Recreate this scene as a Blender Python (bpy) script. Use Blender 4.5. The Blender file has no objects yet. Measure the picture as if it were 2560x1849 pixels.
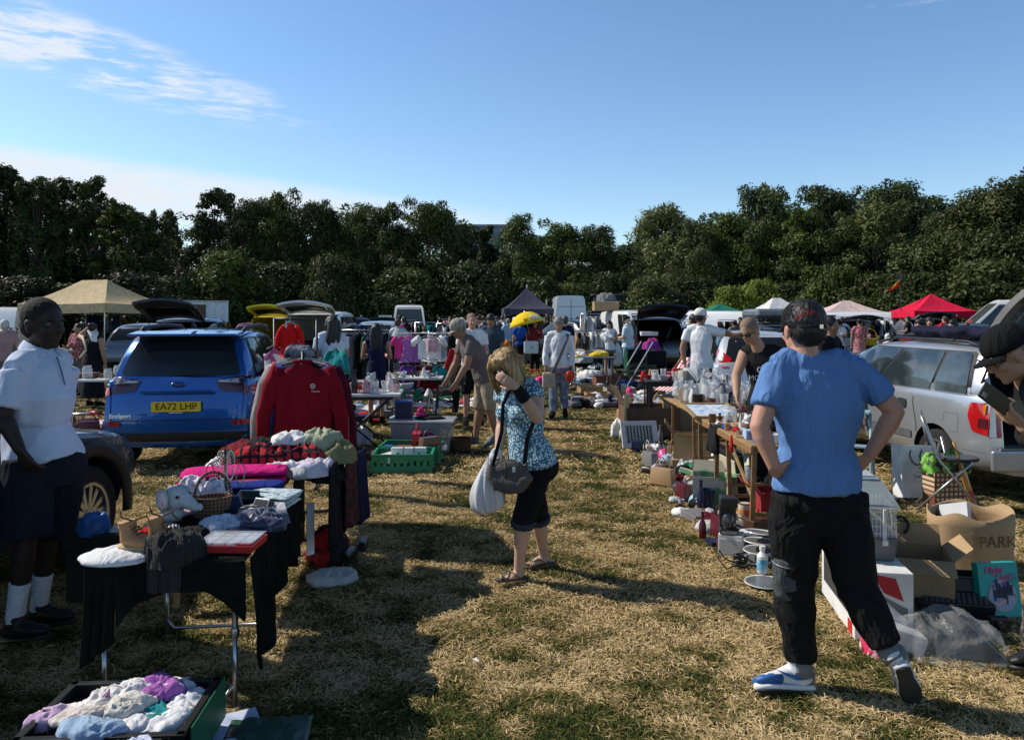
import bpy,bmesh,math,random
import numpy as np
from mathutils import Vector,Matrix,noise
from mathutils.bvhtree import BVHTree
R=math.radians
SC=bpy.context.scene
COL=SC.collection
FPX,HOR,EYE=1900.0,790.0,1.75
def P(px,py,Y):
 return Vector(((px-1280)/FPX*Y,Y,EYE-(py-HOR)/FPX*Y))
def G(px,py):
 Y=FPX*EYE/(py-HOR)
 return Vector(((px-1280)/FPX*Y,Y,0))
def GX(px,Y,z=0.0):
 return Vector(((px-1280)/FPX*Y,Y,z))
# ---------------------------------------------------------------- materials
MATS={}
def M(name,c=(.5,.5,.5),r=.7,metal=0.,c2=None,pat='noise',sc=6.,bump=0.,bsc=40.,spec=.4,alpha=1.,trans=0.,coat=0.,thr=(.4,.6),emit=0.,var=.12,stretch=(1,1,1),sheen=0.,fold=None):
 if name in MATS:return MATS[name]
 m=bpy.data.materials.new(name);m.use_nodes=True
 nt=m.node_tree;N=nt.nodes;L=nt.links
 b=N['Principled BSDF']
 b.inputs['Roughness'].default_value=r;b.inputs['Metallic'].default_value=metal
 b.inputs['Specular IOR Level'].default_value=spec
 b.inputs['Coat Weight'].default_value=coat
 b.inputs['Alpha'].default_value=alpha
 b.inputs['Transmission Weight'].default_value=trans
 b.inputs['Sheen Weight'].default_value=sheen
 tc=N.new('ShaderNodeTexCoord');mp=N.new('ShaderNodeMapping')
 mp.inputs['Scale'].default_value=stretch
 L.new(tc.outputs['Object'],mp.inputs[0])
 V=mp.outputs[0]
 if c2 is None:
  c2=tuple(x*(1-2.2*var)for x in c);ca=tuple(min(1,x*(1+var))for x in c);t0,t1=.25,.75;p='noise'
 else:ca=c;t0,t1=thr;p=pat
 if p=='noise':
  t=N.new('ShaderNodeTexNoise');t.inputs['Scale'].default_value=sc;t.inputs['Detail'].default_value=5
  o=t.outputs[0]
 elif p=='voronoi':
  t=N.new('ShaderNodeTexVoronoi');t.inputs['Scale'].default_value=sc;o=t.outputs['Distance']
 elif p=='cells':
  t=N.new('ShaderNodeTexVoronoi');t.inputs['Scale'].default_value=sc
  s=N.new('ShaderNodeSeparateColor');L.new(t.outputs['Color'],s.inputs[0]);o=s.outputs[0]
 elif p=='stripe' or p=='stripez':
  t=N.new('ShaderNodeTexWave');t.inputs['Scale'].default_value=sc;t.inputs['Distortion'].default_value=.4
  t.bands_direction='Z' if p=='stripez' else 'X';o=t.outputs['Fac']
 elif p=='check':
  a=N.new('ShaderNodeTexWave');a.inputs['Scale'].default_value=sc;a.bands_direction='X'
  d=N.new('ShaderNodeTexWave');d.inputs['Scale'].default_value=sc;d.bands_direction='Z'
  q=N.new('ShaderNodeMath');q.operation='MAXIMUM'
  L.new(a.outputs['Fac'],q.inputs[0]);L.new(d.outputs['Fac'],q.inputs[1]);t=a;o=q.outputs[0]
  L.new(V,d.inputs['Vector'])
 L.new(V,t.inputs['Vector'])
 cr=N.new('ShaderNodeValToRGB');cr.color_ramp.elements[0].position=t0;cr.color_ramp.elements[1].position=t1
 cr.color_ramp.elements[0].color=(*ca,1);cr.color_ramp.elements[1].color=(*c2,1)
 L.new(o,cr.inputs[0]);L.new(cr.outputs[0],b.inputs['Base Color'])
 if emit:L.new(cr.outputs[0],b.inputs['Emission Color']);b.inputs['Emission Strength'].default_value=emit
 if fold:
  f=N.new('ShaderNodeTexNoise');f.inputs['Scale'].default_value=fold[0];f.inputs['Detail'].default_value=3;f.inputs['Distortion'].default_value=1.1
  fm=N.new('ShaderNodeMapping');fm.inputs['Scale'].default_value=fold[1];fm.inputs['Rotation'].default_value=(.0,.25,0);L.new(tc.outputs['Object'],fm.inputs[0]);L.new(fm.outputs[0],f.inputs['Vector'])
  fr=N.new('ShaderNodeMath');fr.operation='SUBTRACT';fr.inputs[1].default_value=.5;L.new(f.outputs[0],fr.inputs[0]);fa=N.new('ShaderNodeMath');fa.operation='ABSOLUTE';L.new(fr.outputs[0],fa.inputs[0])
  fb=N.new('ShaderNodeBump');fb.invert=True;fb.inputs['Strength'].default_value=fold[3];fb.inputs['Distance'].default_value=fold[2];L.new(fa.outputs[0],fb.inputs['Height']);L.new(fb.outputs[0],b.inputs['Normal'])
 if bump:
  n=N.new('ShaderNodeTexNoise');n.inputs['Scale'].default_value=bsc;n.inputs['Detail'].default_value=6
  L.new(V,n.inputs['Vector'])
  bp=N.new('ShaderNodeBump');bp.inputs['Strength'].default_value=bump;bp.inputs['Distance'].default_value=.01
  L.new(n.outputs[0],bp.inputs['Height'])
  if fold:L.new(fb.outputs[0],bp.inputs['Normal'])
  L.new(bp.outputs[0],b.inputs['Normal'])
 MATS[name]=m;return m
def cloth(name,c,**k):
 k.setdefault('fold',(5.,(1,1,.45),.06,.7));k.setdefault('r',.9);k.setdefault('bump',.35);k.setdefault('bsc',60.);k.setdefault('spec',.15)
 return M('cloth_'+name,c,**k)
# ---------------------------------------------------------------- objects
def tag(o,label=None,cat=None,group=None,kind=None):
 if label:o['label']=label
 if cat:o['category']=cat
 if group:o['group']=group
 if kind:o['kind']=kind
 return o
def empty(name,loc=(0,0,0),label=None,cat=None,group=None,rz=0):
 o=bpy.data.objects.new(name,None);COL.objects.link(o);o.location=loc;o.rotation_euler=(0,0,rz)
 o.empty_display_size=.1
 return tag(o,label,cat,group)
def link(name,me,mat=None,parent=None,smooth=False):
 if mat is not None and not me.materials:
  for x in(mat if isinstance(mat,(list,tuple))else[mat]):me.materials.append(x)
 if smooth:me.shade_smooth()
 o=bpy.data.objects.new(name,me);COL.objects.link(o)
 if parent:o.parent=parent
 return o
def copy_tree(o,parent=None):
 c=o.copy();COL.objects.link(c);c.parent=parent
 for ch in list(o.children):copy_tree(ch,c)
 return c
def evalmesh(me,mods):
 o=bpy.data.objects.new('temporary',me);COL.objects.link(o)
 for typ,kw in mods:
  m=o.modifiers.new(typ,typ)
  for k,v in kw.items():setattr(m,k,v)
 dg=bpy.context.evaluated_depsgraph_get();dg.update()
 out=bpy.data.meshes.new_from_object(o.evaluated_get(dg),depsgraph=dg)
 bpy.data.objects.remove(o)
 return out
class MB:
 def __init__(s):s.v=[];s.f=[]
 def add(s,v,f):
  n=len(s.v);s.v+=[tuple(p)for p in v];s.f+=[tuple(i+n for i in q)for q in f];return s
 def box(s,c,d,rot=None,taper=1.,skew=None):
  x,y,z=d[0]/2,d[1]/2,d[2]/2;t=taper
  v=[Vector(p)for p in((-x*t,-y*t,-z),(x*t,-y*t,-z),(x*t,y*t,-z),(-x*t,y*t,-z),(-x,-y,z),(x,-y,z),(x,y,z),(-x,y,z))]
  if rot is not None:v=[rot@p for p in v]
  c=Vector(c)
  return s.add([p+c for p in v],[(0,3,2,1),(4,5,6,7),(0,1,5,4),(1,2,6,5),(2,3,7,6),(3,0,4,7)])
 def quad(s,a,b,c,d):return s.add([a,b,c,d],[(0,1,2,3)])
 def ring(s,pts,rad,n=8,cap=True,hint=None):
  pts=[Vector(p)for p in pts];vs=[];k=len(pts)
  prev=Vector(hint)if hint is not None else None
  for i,p in enumerate(pts):
   t=(pts[min(i+1,k-1)]-pts[max(i-1,0)])
   t=t.normalized()if t.length>1e-9 else Vector((0,0,1))
   if prev is None:prev=Vector((1,0,0))if abs(t.x)<.8 else Vector((0,1,0))
   u=(prev-t*prev.dot(t))
   u=u.normalized()if u.length>1e-6 else t.orthogonal().normalized()
   w=t.cross(u);prev=u if hint is None else Vector(hint)
   r=rad[i]if isinstance(rad,(list,tuple))else rad
   rx,ry=(r if isinstance(r,(list,tuple))else(r,r))
   for j in range(n):
    a=2*math.pi*j/n
    vs.append(p+u*math.cos(a)*rx+w*math.sin(a)*ry)
  fs=[(i*n+j,i*n+(j+1)%n,(i+1)*n+(j+1)%n,(i+1)*n+j)for i in range(k-1)for j in range(n)]
  if cap:fs+=[tuple(range(n-1,-1,-1)),tuple((k-1)*n+j for j in range(n))]
  return s.add(vs,fs)
 def tube(s,pts,r,n=6):return s.ring(pts,r,n)
 def cyl(s,a,b,r,r2=None,n=12):return s.ring([a,b],[r,r if r2 is None else r2],n)
 def lathe(s,prof,c=(0,0,0),n=16,rot=None,cap=True):
  c=Vector(c);vs=[]
  for r,z in prof:
   for j in range(n):
    a=2*math.pi*j/n;p=Vector((r*math.cos(a),r*math.sin(a),z))
    if rot is not None:p=rot@p
    vs.append(p+c)
  k=len(prof)
  fs=[(i*n+j,i*n+(j+1)%n,(i+1)*n+(j+1)%n,(i+1)*n+j)for i in range(k-1)for j in range(n)]
  if cap and prof[0][0]>1e-4:fs.append(tuple(range(n-1,-1,-1)))
  if cap and prof[-1][0]>1e-4:fs.append(tuple((k-1)*n+j for j in range(n)))
  return s.add(vs,fs)
 def ell(s,c,r,rot=None,n=12,m=8):
  prof=[(math.sin(math.pi*i/m),-math.cos(math.pi*i/m))for i in range(m+1)]
  vs=[];c=Vector(c)
  for q,z in prof[1:-1]:
   for j in range(n):
    a=2*math.pi*j/n
    p=Vector((q*math.cos(a)*r[0],q*math.sin(a)*r[1],z*r[2]))
    vs.append((rot@p if rot is not None else p)+c)
  k=m-1
  lo=Vector((0,0,-r[2]));hi=Vector((0,0,r[2]))
  vs+=[(rot@lo if rot is not None else lo)+c,(rot@hi if rot is not None else hi)+c]
  fs=[(i*n+j,i*n+(j+1)%n,(i+1)*n+(j+1)%n,(i+1)*n+j)for i in range(k-1)for j in range(n)]
  fs+=[(k*n,(j+1)%n,j)for j in range(n)]+[(k*n+1,(k-1)*n+j,(k-1)*n+(j+1)%n)for j in range(n)]
  return s.add(vs,fs)
 def mesh(s,name='m'):
  me=bpy.data.meshes.new(name);me.from_pydata(s.v,[],s.f);me.update();return me
 def build(s,name,mat,parent=None,smooth=False,bevel=0,org=None,loc=None):
  if org is not None:s.v=[(p[0]-org[0],p[1]-org[1],p[2]-org[2])for p in s.v]
  me=s.mesh(name)
  if bevel:me=evalmesh(me,[('BEVEL',dict(width=bevel,segments=2,limit_method='ANGLE',angle_limit=R(40)))])
  if smooth=='auto':
   me.shade_smooth();me.set_sharp_from_angle(angle=R(35));smooth=False
  o=link(name,me,mat,parent,smooth)
  if loc is not None:o.location=loc
  return o
def np_mesh(name,verts,faces4,mat,parent=None,attr=None):
 me=bpy.data.meshes.new(name);nv=len(verts);nf=len(faces4);k=faces4 .shape[1]
 me.vertices.add(nv);me.vertices.foreach_set('co',verts.astype(np.float32).ravel())
 me.loops.add(nf*k);me.loops.foreach_set('vertex_index',faces4 .astype(np.int32).ravel())
 me.polygons.add(nf);me.polygons.foreach_set('loop_start',np.arange(0,nf*k,k,dtype=np.int32))
 me.update(calc_edges=True)
 if attr is not None:
  a=me.attributes.new('tone','FLOAT','POINT');a.data.foreach_set('value',attr.astype(np.float32))
 return link(name,me,mat,parent)
def text_mesh(body,size,mat,loc,rot,parent=None,name='lettering',extrude=.0015,align='CENTER',arc=None,spacing=1.,shear=0.):
 cu=bpy.data.curves.new('text','FONT');cu.body=body;cu.size=size;cu.extrude=extrude
 cu.align_x=align;cu.align_y='CENTER';cu.space_character=spacing;cu.shear=shear
 o=bpy.data.objects.new('text',cu);COL.objects.link(o)
 dg=bpy.context.evaluated_depsgraph_get();dg.update()
 me=bpy.data.meshes.new_from_object(o.evaluated_get(dg),depsgraph=dg);bpy.data.objects.remove(o)
 me.materials.clear()
 T=Matrix.Translation(Vector(loc))@rot.to_4x4()
 if arc:
  for v in me.vertices:
   a=v.co.x/arc;rr=arc+v.co.y
   v.co=Vector((math.sin(a)*rr,math.cos(a)*rr-arc,v.co.z))
 me.transform(T)
 return link(name,me,mat,parent)
def text_proj(body,size,mat,c,nrm,up,bvh,parent,name='lettering',off=.004,**k):
 n=Vector(nrm).normalized();u=Vector(up);u=(u-n*u.dot(n)).normalized();x=u.cross(n)
 o=text_mesh(body,size,mat,c,Matrix((x,u,n)).transposed(),parent,name,extrude=0,**k)
 bm=bmesh.new();bm.from_mesh(o.data)
 bmesh.ops.subdivide_edges(bm,edges=[e for e in bm.edges if e.calc_length()>size*.3],cuts=1)
 bmesh.ops.triangulate(bm,faces=bm.faces)
 for v in bm.verts:
  h=bvh.ray_cast(v.co+n*.3,-n)
  if h[0]is not None:v.co=h[0]+n*off
 bm.to_mesh(o.data);bm.free();return o
def frame(x,y=None,z=None):
 pass
def rotz(a):return Matrix.Rotation(a,3,'Z')
def rotx(a):return Matrix.Rotation(a,3,'X')
def roty(a):return Matrix.Rotation(a,3,'Y')
# ================================================================ camera, sun, sky
SUN_AZ,SUN_EL=R(17),R(41)
to_sun=Vector((-math.cos(SUN_AZ)*math.cos(SUN_EL),math.sin(SUN_AZ)*math.cos(SUN_EL),math.sin(SUN_EL)))
cam=bpy.data.cameras.new('camera');co=bpy.data.objects.new('camera',cam);COL.objects.link(co);SC.camera=co
co.location=(0,0,EYE);co.rotation_euler=(R(90),0,0)
cam.sensor_width=36;cam.lens=36*FPX/2560;cam.shift_y=-(924.5-HOR)/2560;cam.clip_end=3000;cam.clip_start=.05
sl=bpy.data.lights.new('sun','SUN');so=bpy.data.objects.new('sun',sl);COL.objects.link(so)
sl.energy=5.0;sl.angle=R(.5);sl.color=(1.,.93,.82)
so.rotation_euler=to_sun.to_track_quat('Z','Y').to_euler();so.location=(-20,10,30)
SC.view_settings.view_transform='Standard';SC.view_settings.look='None';SC.view_settings.exposure=0
SC.render.film_transparent=False
SC.cycles.max_bounces=5;SC.cycles.diffuse_bounces=2;SC.cycles.transparent_max_bounces=10
SC.cycles.use_denoising=True
W=bpy.data.worlds.new('World');SC.world=W;W.use_nodes=True
nt=W.node_tree;N=nt.nodes;L=nt.links;N.clear()
out=N.new('ShaderNodeOutputWorld');sky=N.new('ShaderNodeTexSky');sky.sky_type='NISHITA';sky.sun_disc=False
sky.sun_elevation=SUN_EL;sky.sun_rotation=math.atan2(to_sun.x,to_sun.y);sky.air_density=1.;sky.dust_density=.35;sky.ozone_density=2.2;sky.altitude=50
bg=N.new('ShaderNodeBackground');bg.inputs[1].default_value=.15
hs=N.new('ShaderNodeHueSaturation');hs.inputs['Saturation'].default_value=1.14;hs.inputs['Value'].default_value=1.12
L.new(sky.outputs[0],hs.inputs['Color'])
geo=N.new('ShaderNodeTexCoord')
sep=N.new('ShaderNodeSeparateXYZ');L.new(geo.outputs['Generated'],sep.inputs[0])
def mth(op,a,b=None,c=None,clamp=False):
 n=N.new('ShaderNodeMath');n.operation=op;n.use_clamp=clamp
 for i,x in enumerate((a,b,c)):
  if x is None:continue
  if isinstance(x,(int,float)):n.inputs[i].default_value=x
  else:L.new(x,n.inputs[i])
 return n.outputs[0]
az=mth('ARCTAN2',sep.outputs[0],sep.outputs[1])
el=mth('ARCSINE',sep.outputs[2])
zen=N.new('ShaderNodeMapRange');zen.interpolation_type='SMOOTHSTEP';zen.inputs[1].default_value=R(25);zen.inputs[2].default_value=R(58);zen.inputs[3].default_value=1.;zen.inputs[4].default_value=.20  # added dimming of the sky above the frame, to cut ambient fill
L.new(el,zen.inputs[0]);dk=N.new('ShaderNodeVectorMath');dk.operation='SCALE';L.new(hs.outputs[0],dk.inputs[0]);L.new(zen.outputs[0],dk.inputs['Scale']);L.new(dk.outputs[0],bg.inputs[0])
def band(c_az,c_el,slope,w_az,w_el,curve=0.):
 da=mth('SUBTRACT',az,c_az)
 d=mth('SUBTRACT',mth('SUBTRACT',el,c_el),mth('ADD',mth('MULTIPLY',da,slope),mth('MULTIPLY',mth('MULTIPLY',da,da),curve)))
 q=mth('ADD',mth('POWER',mth('ABSOLUTE',mth('DIVIDE',da,w_az)),2.),mth('POWER',mth('ABSOLUTE',mth('DIVIDE',d,w_el)),2.))
 return mth('SUBTRACT',1.,q,clamp=True)
def streak(scale,rot,stretch,detail=9,rough=.62,dist=0.):
 cx=N.new('ShaderNodeCombineXYZ');L.new(az,cx.inputs[0]);L.new(el,cx.inputs[1])
 mp=N.new('ShaderNodeMapping');mp.inputs['Rotation'].default_value=(0,0,rot);mp.inputs['Scale'].default_value=(1,stretch,1)
 mp.vector_type='TEXTURE' if False else 'POINT'
 L.new(cx.outputs[0],mp.inputs[0])
 n=N.new('ShaderNodeTexNoise');n.inputs['Scale'].default_value=scale;n.inputs['Detail'].default_value=detail
 n.inputs['Roughness'].default_value=rough;n.inputs['Distortion'].default_value=dist
 L.new(mp.outputs[0],n.inputs['Vector']);return n.outputs[0]
def ramp(x,a,b):
 n=N.new('ShaderNodeMapRange');n.interpolation_type='SMOOTHSTEP';n.inputs[1].default_value=a;n.inputs[2].default_value=b
 L.new(x,n.inputs[0]);return n.outputs[0]
s1=streak(6.,R(17),5.5,dist=.35);s2=streak(17.,R(24),6.5,dist=.6);s3=streak(3.2,R(8),8.)
stm=mth('ADD',mth('MULTIPLY',s1,.5),mth('MULTIPLY',s2,.5))
c1=mth('MULTIPLY',band(-.57,.302,-.19,.36,.046),ramp(stm,.38,.64))
c1=mth('MULTIPLY',ramp(c1,.02,.70),.9)
b2=band(-.62,.150,-.035,.72,.044,-.02)
c2_=mth('MULTIPLY',ramp(b2,.0,.9),mth('ADD',.75,mth('MULTIPLY',ramp(stm,.40,.62),.5)))
b4=mth('MULTIPLY',band(-.10,.118,-.02,.25,.018),ramp(s3,.42,.62))
c4=mth('MULTIPLY',b4,.8)
c3=mth('MULTIPLY',mth('MULTIPLY',band(.55,.37,.1,.16,.03),ramp(stm,.48,.66)),.35)
mask=mth('MAXIMUM',mth('MAXIMUM',c1,mth('MULTIPLY',c2_,1.)),mth('MAXIMUM',c3,c4),clamp=True)
bg2=N.new('ShaderNodeBackground');bg2 .inputs[0].default_value=(.86,.92,1.,1);bg2 .inputs[1].default_value=.95
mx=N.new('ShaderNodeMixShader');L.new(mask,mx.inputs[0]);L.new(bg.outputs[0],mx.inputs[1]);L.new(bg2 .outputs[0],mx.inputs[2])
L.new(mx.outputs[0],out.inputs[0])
# ================================================================ ground with dry and green patches
rng=np.random.default_rng(7)
_T=rng.random((256,256))
def vnoise(x,y):
 xi=np.floor(x).astype(int);yi=np.floor(y).astype(int);fx=x-xi;fy=y-yi
 fx=fx*fx*(3-2*fx);fy=fy*fy*(3-2*fy)
 a=_T[xi%256,yi%256];b=_T[(xi+1)%256,yi%256];c=_T[xi%256,(yi+1)%256];d=_T[(xi+1)%256,(yi+1)%256]
 return(a*(1-fx)+b*fx)*(1-fy)+(c*(1-fx)+d*fx)*fy
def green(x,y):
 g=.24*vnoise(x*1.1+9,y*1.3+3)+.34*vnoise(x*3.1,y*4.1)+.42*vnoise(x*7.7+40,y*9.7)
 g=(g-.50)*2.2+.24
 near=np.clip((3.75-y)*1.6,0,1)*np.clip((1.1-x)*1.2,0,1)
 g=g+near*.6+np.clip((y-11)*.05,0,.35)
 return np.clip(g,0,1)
def lump(x,y):return .022*(vnoise(x*1.7+5,y*1.7)-.5)+.014*(vnoise(x*6.3,y*6.3)-.5)
def axis(a,b,near_a,near_b,step,grow):
 v=list(np.arange(near_a,near_b,step));s=step;p=near_b
 while p<b:v.append(p);s*=grow;p+=s
 s=step;p=near_a-step
 while p>a:v.insert(0,p);s*=grow;p-=s
 return np.array(v)
gx=axis(-700,700,-7,7,.06,1.09);gy=axis(-60,900,2.2,13,.06,1.09)
XX,YY=np.meshgrid(gx,gy);nx,ny=len(gx),len(gy)
amp=np.clip(1.2-np.hypot(XX,YY)/40,0,1)
ZZ=lump(XX,YY)*amp-.012
vv=np.stack([XX.ravel(),YY.ravel(),ZZ.ravel()],1)
i=np.arange(nx-1)[None,:]+nx*np.arange(ny-1)[:,None];i=i.ravel()
ff=np.stack([i,i+1,i+1+nx,i+nx],1)
def tone_mat(name,far=False):
 m=bpy.data.materials.new(name);m.use_nodes=True;t=m.node_tree;n=t.nodes;l=t.links;b=n['Principled BSDF']
 b.inputs['Roughness'].default_value=.95;b.inputs['Specular IOR Level'].default_value=.08
 at=n.new('ShaderNodeAttribute');at.attribute_name='tone'
 cr=n.new('ShaderNodeValToRGB');e=cr.color_ramp.elements
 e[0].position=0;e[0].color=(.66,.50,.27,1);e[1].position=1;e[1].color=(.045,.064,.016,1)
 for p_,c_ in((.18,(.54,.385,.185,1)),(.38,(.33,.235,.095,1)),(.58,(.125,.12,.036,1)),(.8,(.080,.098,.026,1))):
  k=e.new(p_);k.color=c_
 if far:
  tc=n.new('ShaderNodeTexCoord')
  mp=n.new('ShaderNodeMapping');mp.inputs['Scale'].default_value=(1,1,1);l.new(tc.outputs['Object'],mp.inputs[0])
  f=n.new('ShaderNodeTexNoise');f.inputs['Scale'].default_value=55;f.inputs['Detail'].default_value=8;f.inputs['Roughness'].default_value=.75
  l.new(mp.outputs[0],f.inputs['Vector'])
  f2=n.new('ShaderNodeTexNoise');f2 .inputs['Scale'].default_value=2.3;f2 .inputs['Detail'].default_value=8;f2 .inputs['Roughness'].default_value=.7
  l.new(mp.outputs[0],f2 .inputs['Vector'])
  a=n.new('ShaderNodeMath');a.operation='MULTIPLY_ADD';l.new(f.outputs[0],a.inputs[0]);a.inputs[1].default_value=1.7;a.inputs[2].default_value=-1.0
  a3=n.new('ShaderNodeMath');a3 .operation='MULTIPLY_ADD';l.new(f2 .outputs[0],a3 .inputs[0]);a3 .inputs[1].default_value=.8;l.new(a.outputs[0],a3 .inputs[2])
  a2=n.new('ShaderNodeMath');a2 .operation='ADD';l.new(a3 .outputs[0],a2 .inputs[0]);l.new(at.outputs['Fac'],a2 .inputs[1]);a2 .use_clamp=True
  l.new(a2 .outputs[0],cr.inputs[0])
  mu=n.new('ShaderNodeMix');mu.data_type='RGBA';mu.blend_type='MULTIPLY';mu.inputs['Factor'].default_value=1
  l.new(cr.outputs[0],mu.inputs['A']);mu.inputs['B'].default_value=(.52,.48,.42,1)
  l.new(mu.outputs['Result'],b.inputs['Base Color'])
  bp=n.new('ShaderNodeBump');bp.inputs['Strength'].default_value=1;bp.inputs['Distance'].default_value=.03
  l.new(f.outputs[0],bp.inputs['Height']);l.new(bp.outputs[0],b.inputs['Normal'])
 else:
  l.new(at.outputs['Fac'],cr.inputs[0]);l.new(cr.outputs[0],b.inputs['Base Color'])
 return m
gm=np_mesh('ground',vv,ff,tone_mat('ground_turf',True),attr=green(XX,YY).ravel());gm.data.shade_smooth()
tag(gm,kind='structure')
def blades(n,y0,y1,power,ln,wd,lift,seed,name):
 r=np.random.default_rng(seed)
 y=y0+(y1-y0)*r.random(n)**power
 x=(r.random(n)*2-1)*(y*.70+.35)
 g=green(x,y)+r.normal(0,.30,n)
 lng=ln*r.uniform(.45,1.45,n)*np.where(g>.55,.8,1.1)
 az_=r.random(n)*2*np.pi;tilt=np.clip(np.abs(r.normal(0,lift,n))+np.where(g>.55,.28,.03),0,1.35)
 d=np.stack([np.cos(az_)*np.cos(tilt),np.sin(az_)*np.cos(tilt),np.sin(tilt)],1)*lng[:,None]
 z=lump(x,y)*np.clip(1.2-np.hypot(x,y)/40,0,1)-.012+r.random(n)*.014
 p=np.stack([x,y,z],1)
 s=np.stack([-np.sin(az_),np.cos(az_),r.normal(0,.35,n)],1)*(wd*r.uniform(.6,1.4,n))[:,None]
 mid=p+d*.55+np.array([0,0,1])*(lng*.10)[:,None];tip=p+d;tip[:,2]=np.maximum(tip[:,2]-lng*.12,z+.001)
 V=np.stack([p-s,p+s,mid+s*.8,mid-s*.8,tip],1).reshape(-1,3)
 k=np.arange(n)[:,None]*5
 F=np.concatenate([k+np.array([[0,1,2]]),k+np.array([[0,2,3]]),k+np.array([[3,2,4]])],0)
 o=np_mesh(name,V,F,MATS.get('blade')or MATS.setdefault('blade',tone_mat('grass_blade')),attr=np.repeat(np.clip(g,0,1),5))
 return o
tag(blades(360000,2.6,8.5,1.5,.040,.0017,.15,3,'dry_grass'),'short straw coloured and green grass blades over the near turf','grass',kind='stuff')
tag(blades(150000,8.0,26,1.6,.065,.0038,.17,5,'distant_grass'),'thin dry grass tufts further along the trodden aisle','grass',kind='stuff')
# ================================================================ trees
def leaf_mat(name,c,c2,sc=.7):
 m=bpy.data.materials.new(name);m.use_nodes=True;t=m.node_tree;n=t.nodes;l=t.links;b=n['Principled BSDF']
 b.inputs['Roughness'].default_value=.55;b.inputs['Specular IOR Level'].default_value=.25
 tc=n.new('ShaderNodeTexCoord');f=n.new('ShaderNodeTexNoise');f.inputs['Scale'].default_value=sc;f.inputs['Detail'].default_value=4
 l.new(tc.outputs['Object'],f.inputs['Vector'])
 oi=n.new('ShaderNodeObjectInfo')
 cr=n.new('ShaderNodeValToRGB');cr.color_ramp.elements[0].position=.38;cr.color_ramp.elements[1].position=.62
 cr.color_ramp.elements[0].color=(*c,1);cr.color_ramp.elements[1].color=(*c2,1)
 l.new(f.outputs[0],cr.inputs[0])
 hs_=n.new('ShaderNodeHueSaturation');mr=n.new('ShaderNodeMapRange');mr.inputs[3].default_value=.7;mr.inputs[4].default_value=1.25
 l.new(oi.outputs['Random'],mr.inputs[0]);l.new(mr.outputs[0],hs_.inputs['Value']);l.new(cr.outputs[0],hs_.inputs['Color'])
 l.new(hs_.outputs[0],b.inputs['Base Color'])
 tr=n.new('ShaderNodeBsdfTranslucent');mxx=n.new('ShaderNodeMixShader');mxx.inputs[0].default_value=.22
 l.new(hs_.outputs[0],tr.inputs[0]);l.new(b.outputs[0],mxx.inputs[1]);l.new(tr.outputs[0],mxx.inputs[2])
 l.new(mxx.outputs[0],n['Material Output'].inputs[0]);return m
LEAF={'dark':leaf_mat('leaf_dark',(.030,.048,.014),(.060,.088,.022)),'mid':leaf_mat('leaf_mid',(.040,.068,.014),(.110,.150,.028)),'olive':leaf_mat('leaf_olive',(.050,.066,.018),(.095,.110,.034)),'willow':leaf_mat('leaf_willow',(.095,.115,.040),(.150,.165,.060)),'yellow':leaf_mat('leaf_yellow',(.12,.17,.022),(.20,.24,.035)),'pale':leaf_mat('leaf_pale',(.30,.34,.12),(.42,.42,.18)),'brown':leaf_mat('leaf_brown',(.034,.036,.015),(.022,.030,.010))}
bark=M('bark',(.07,.055,.04),.9,bump=.8,bsc=6)
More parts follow.
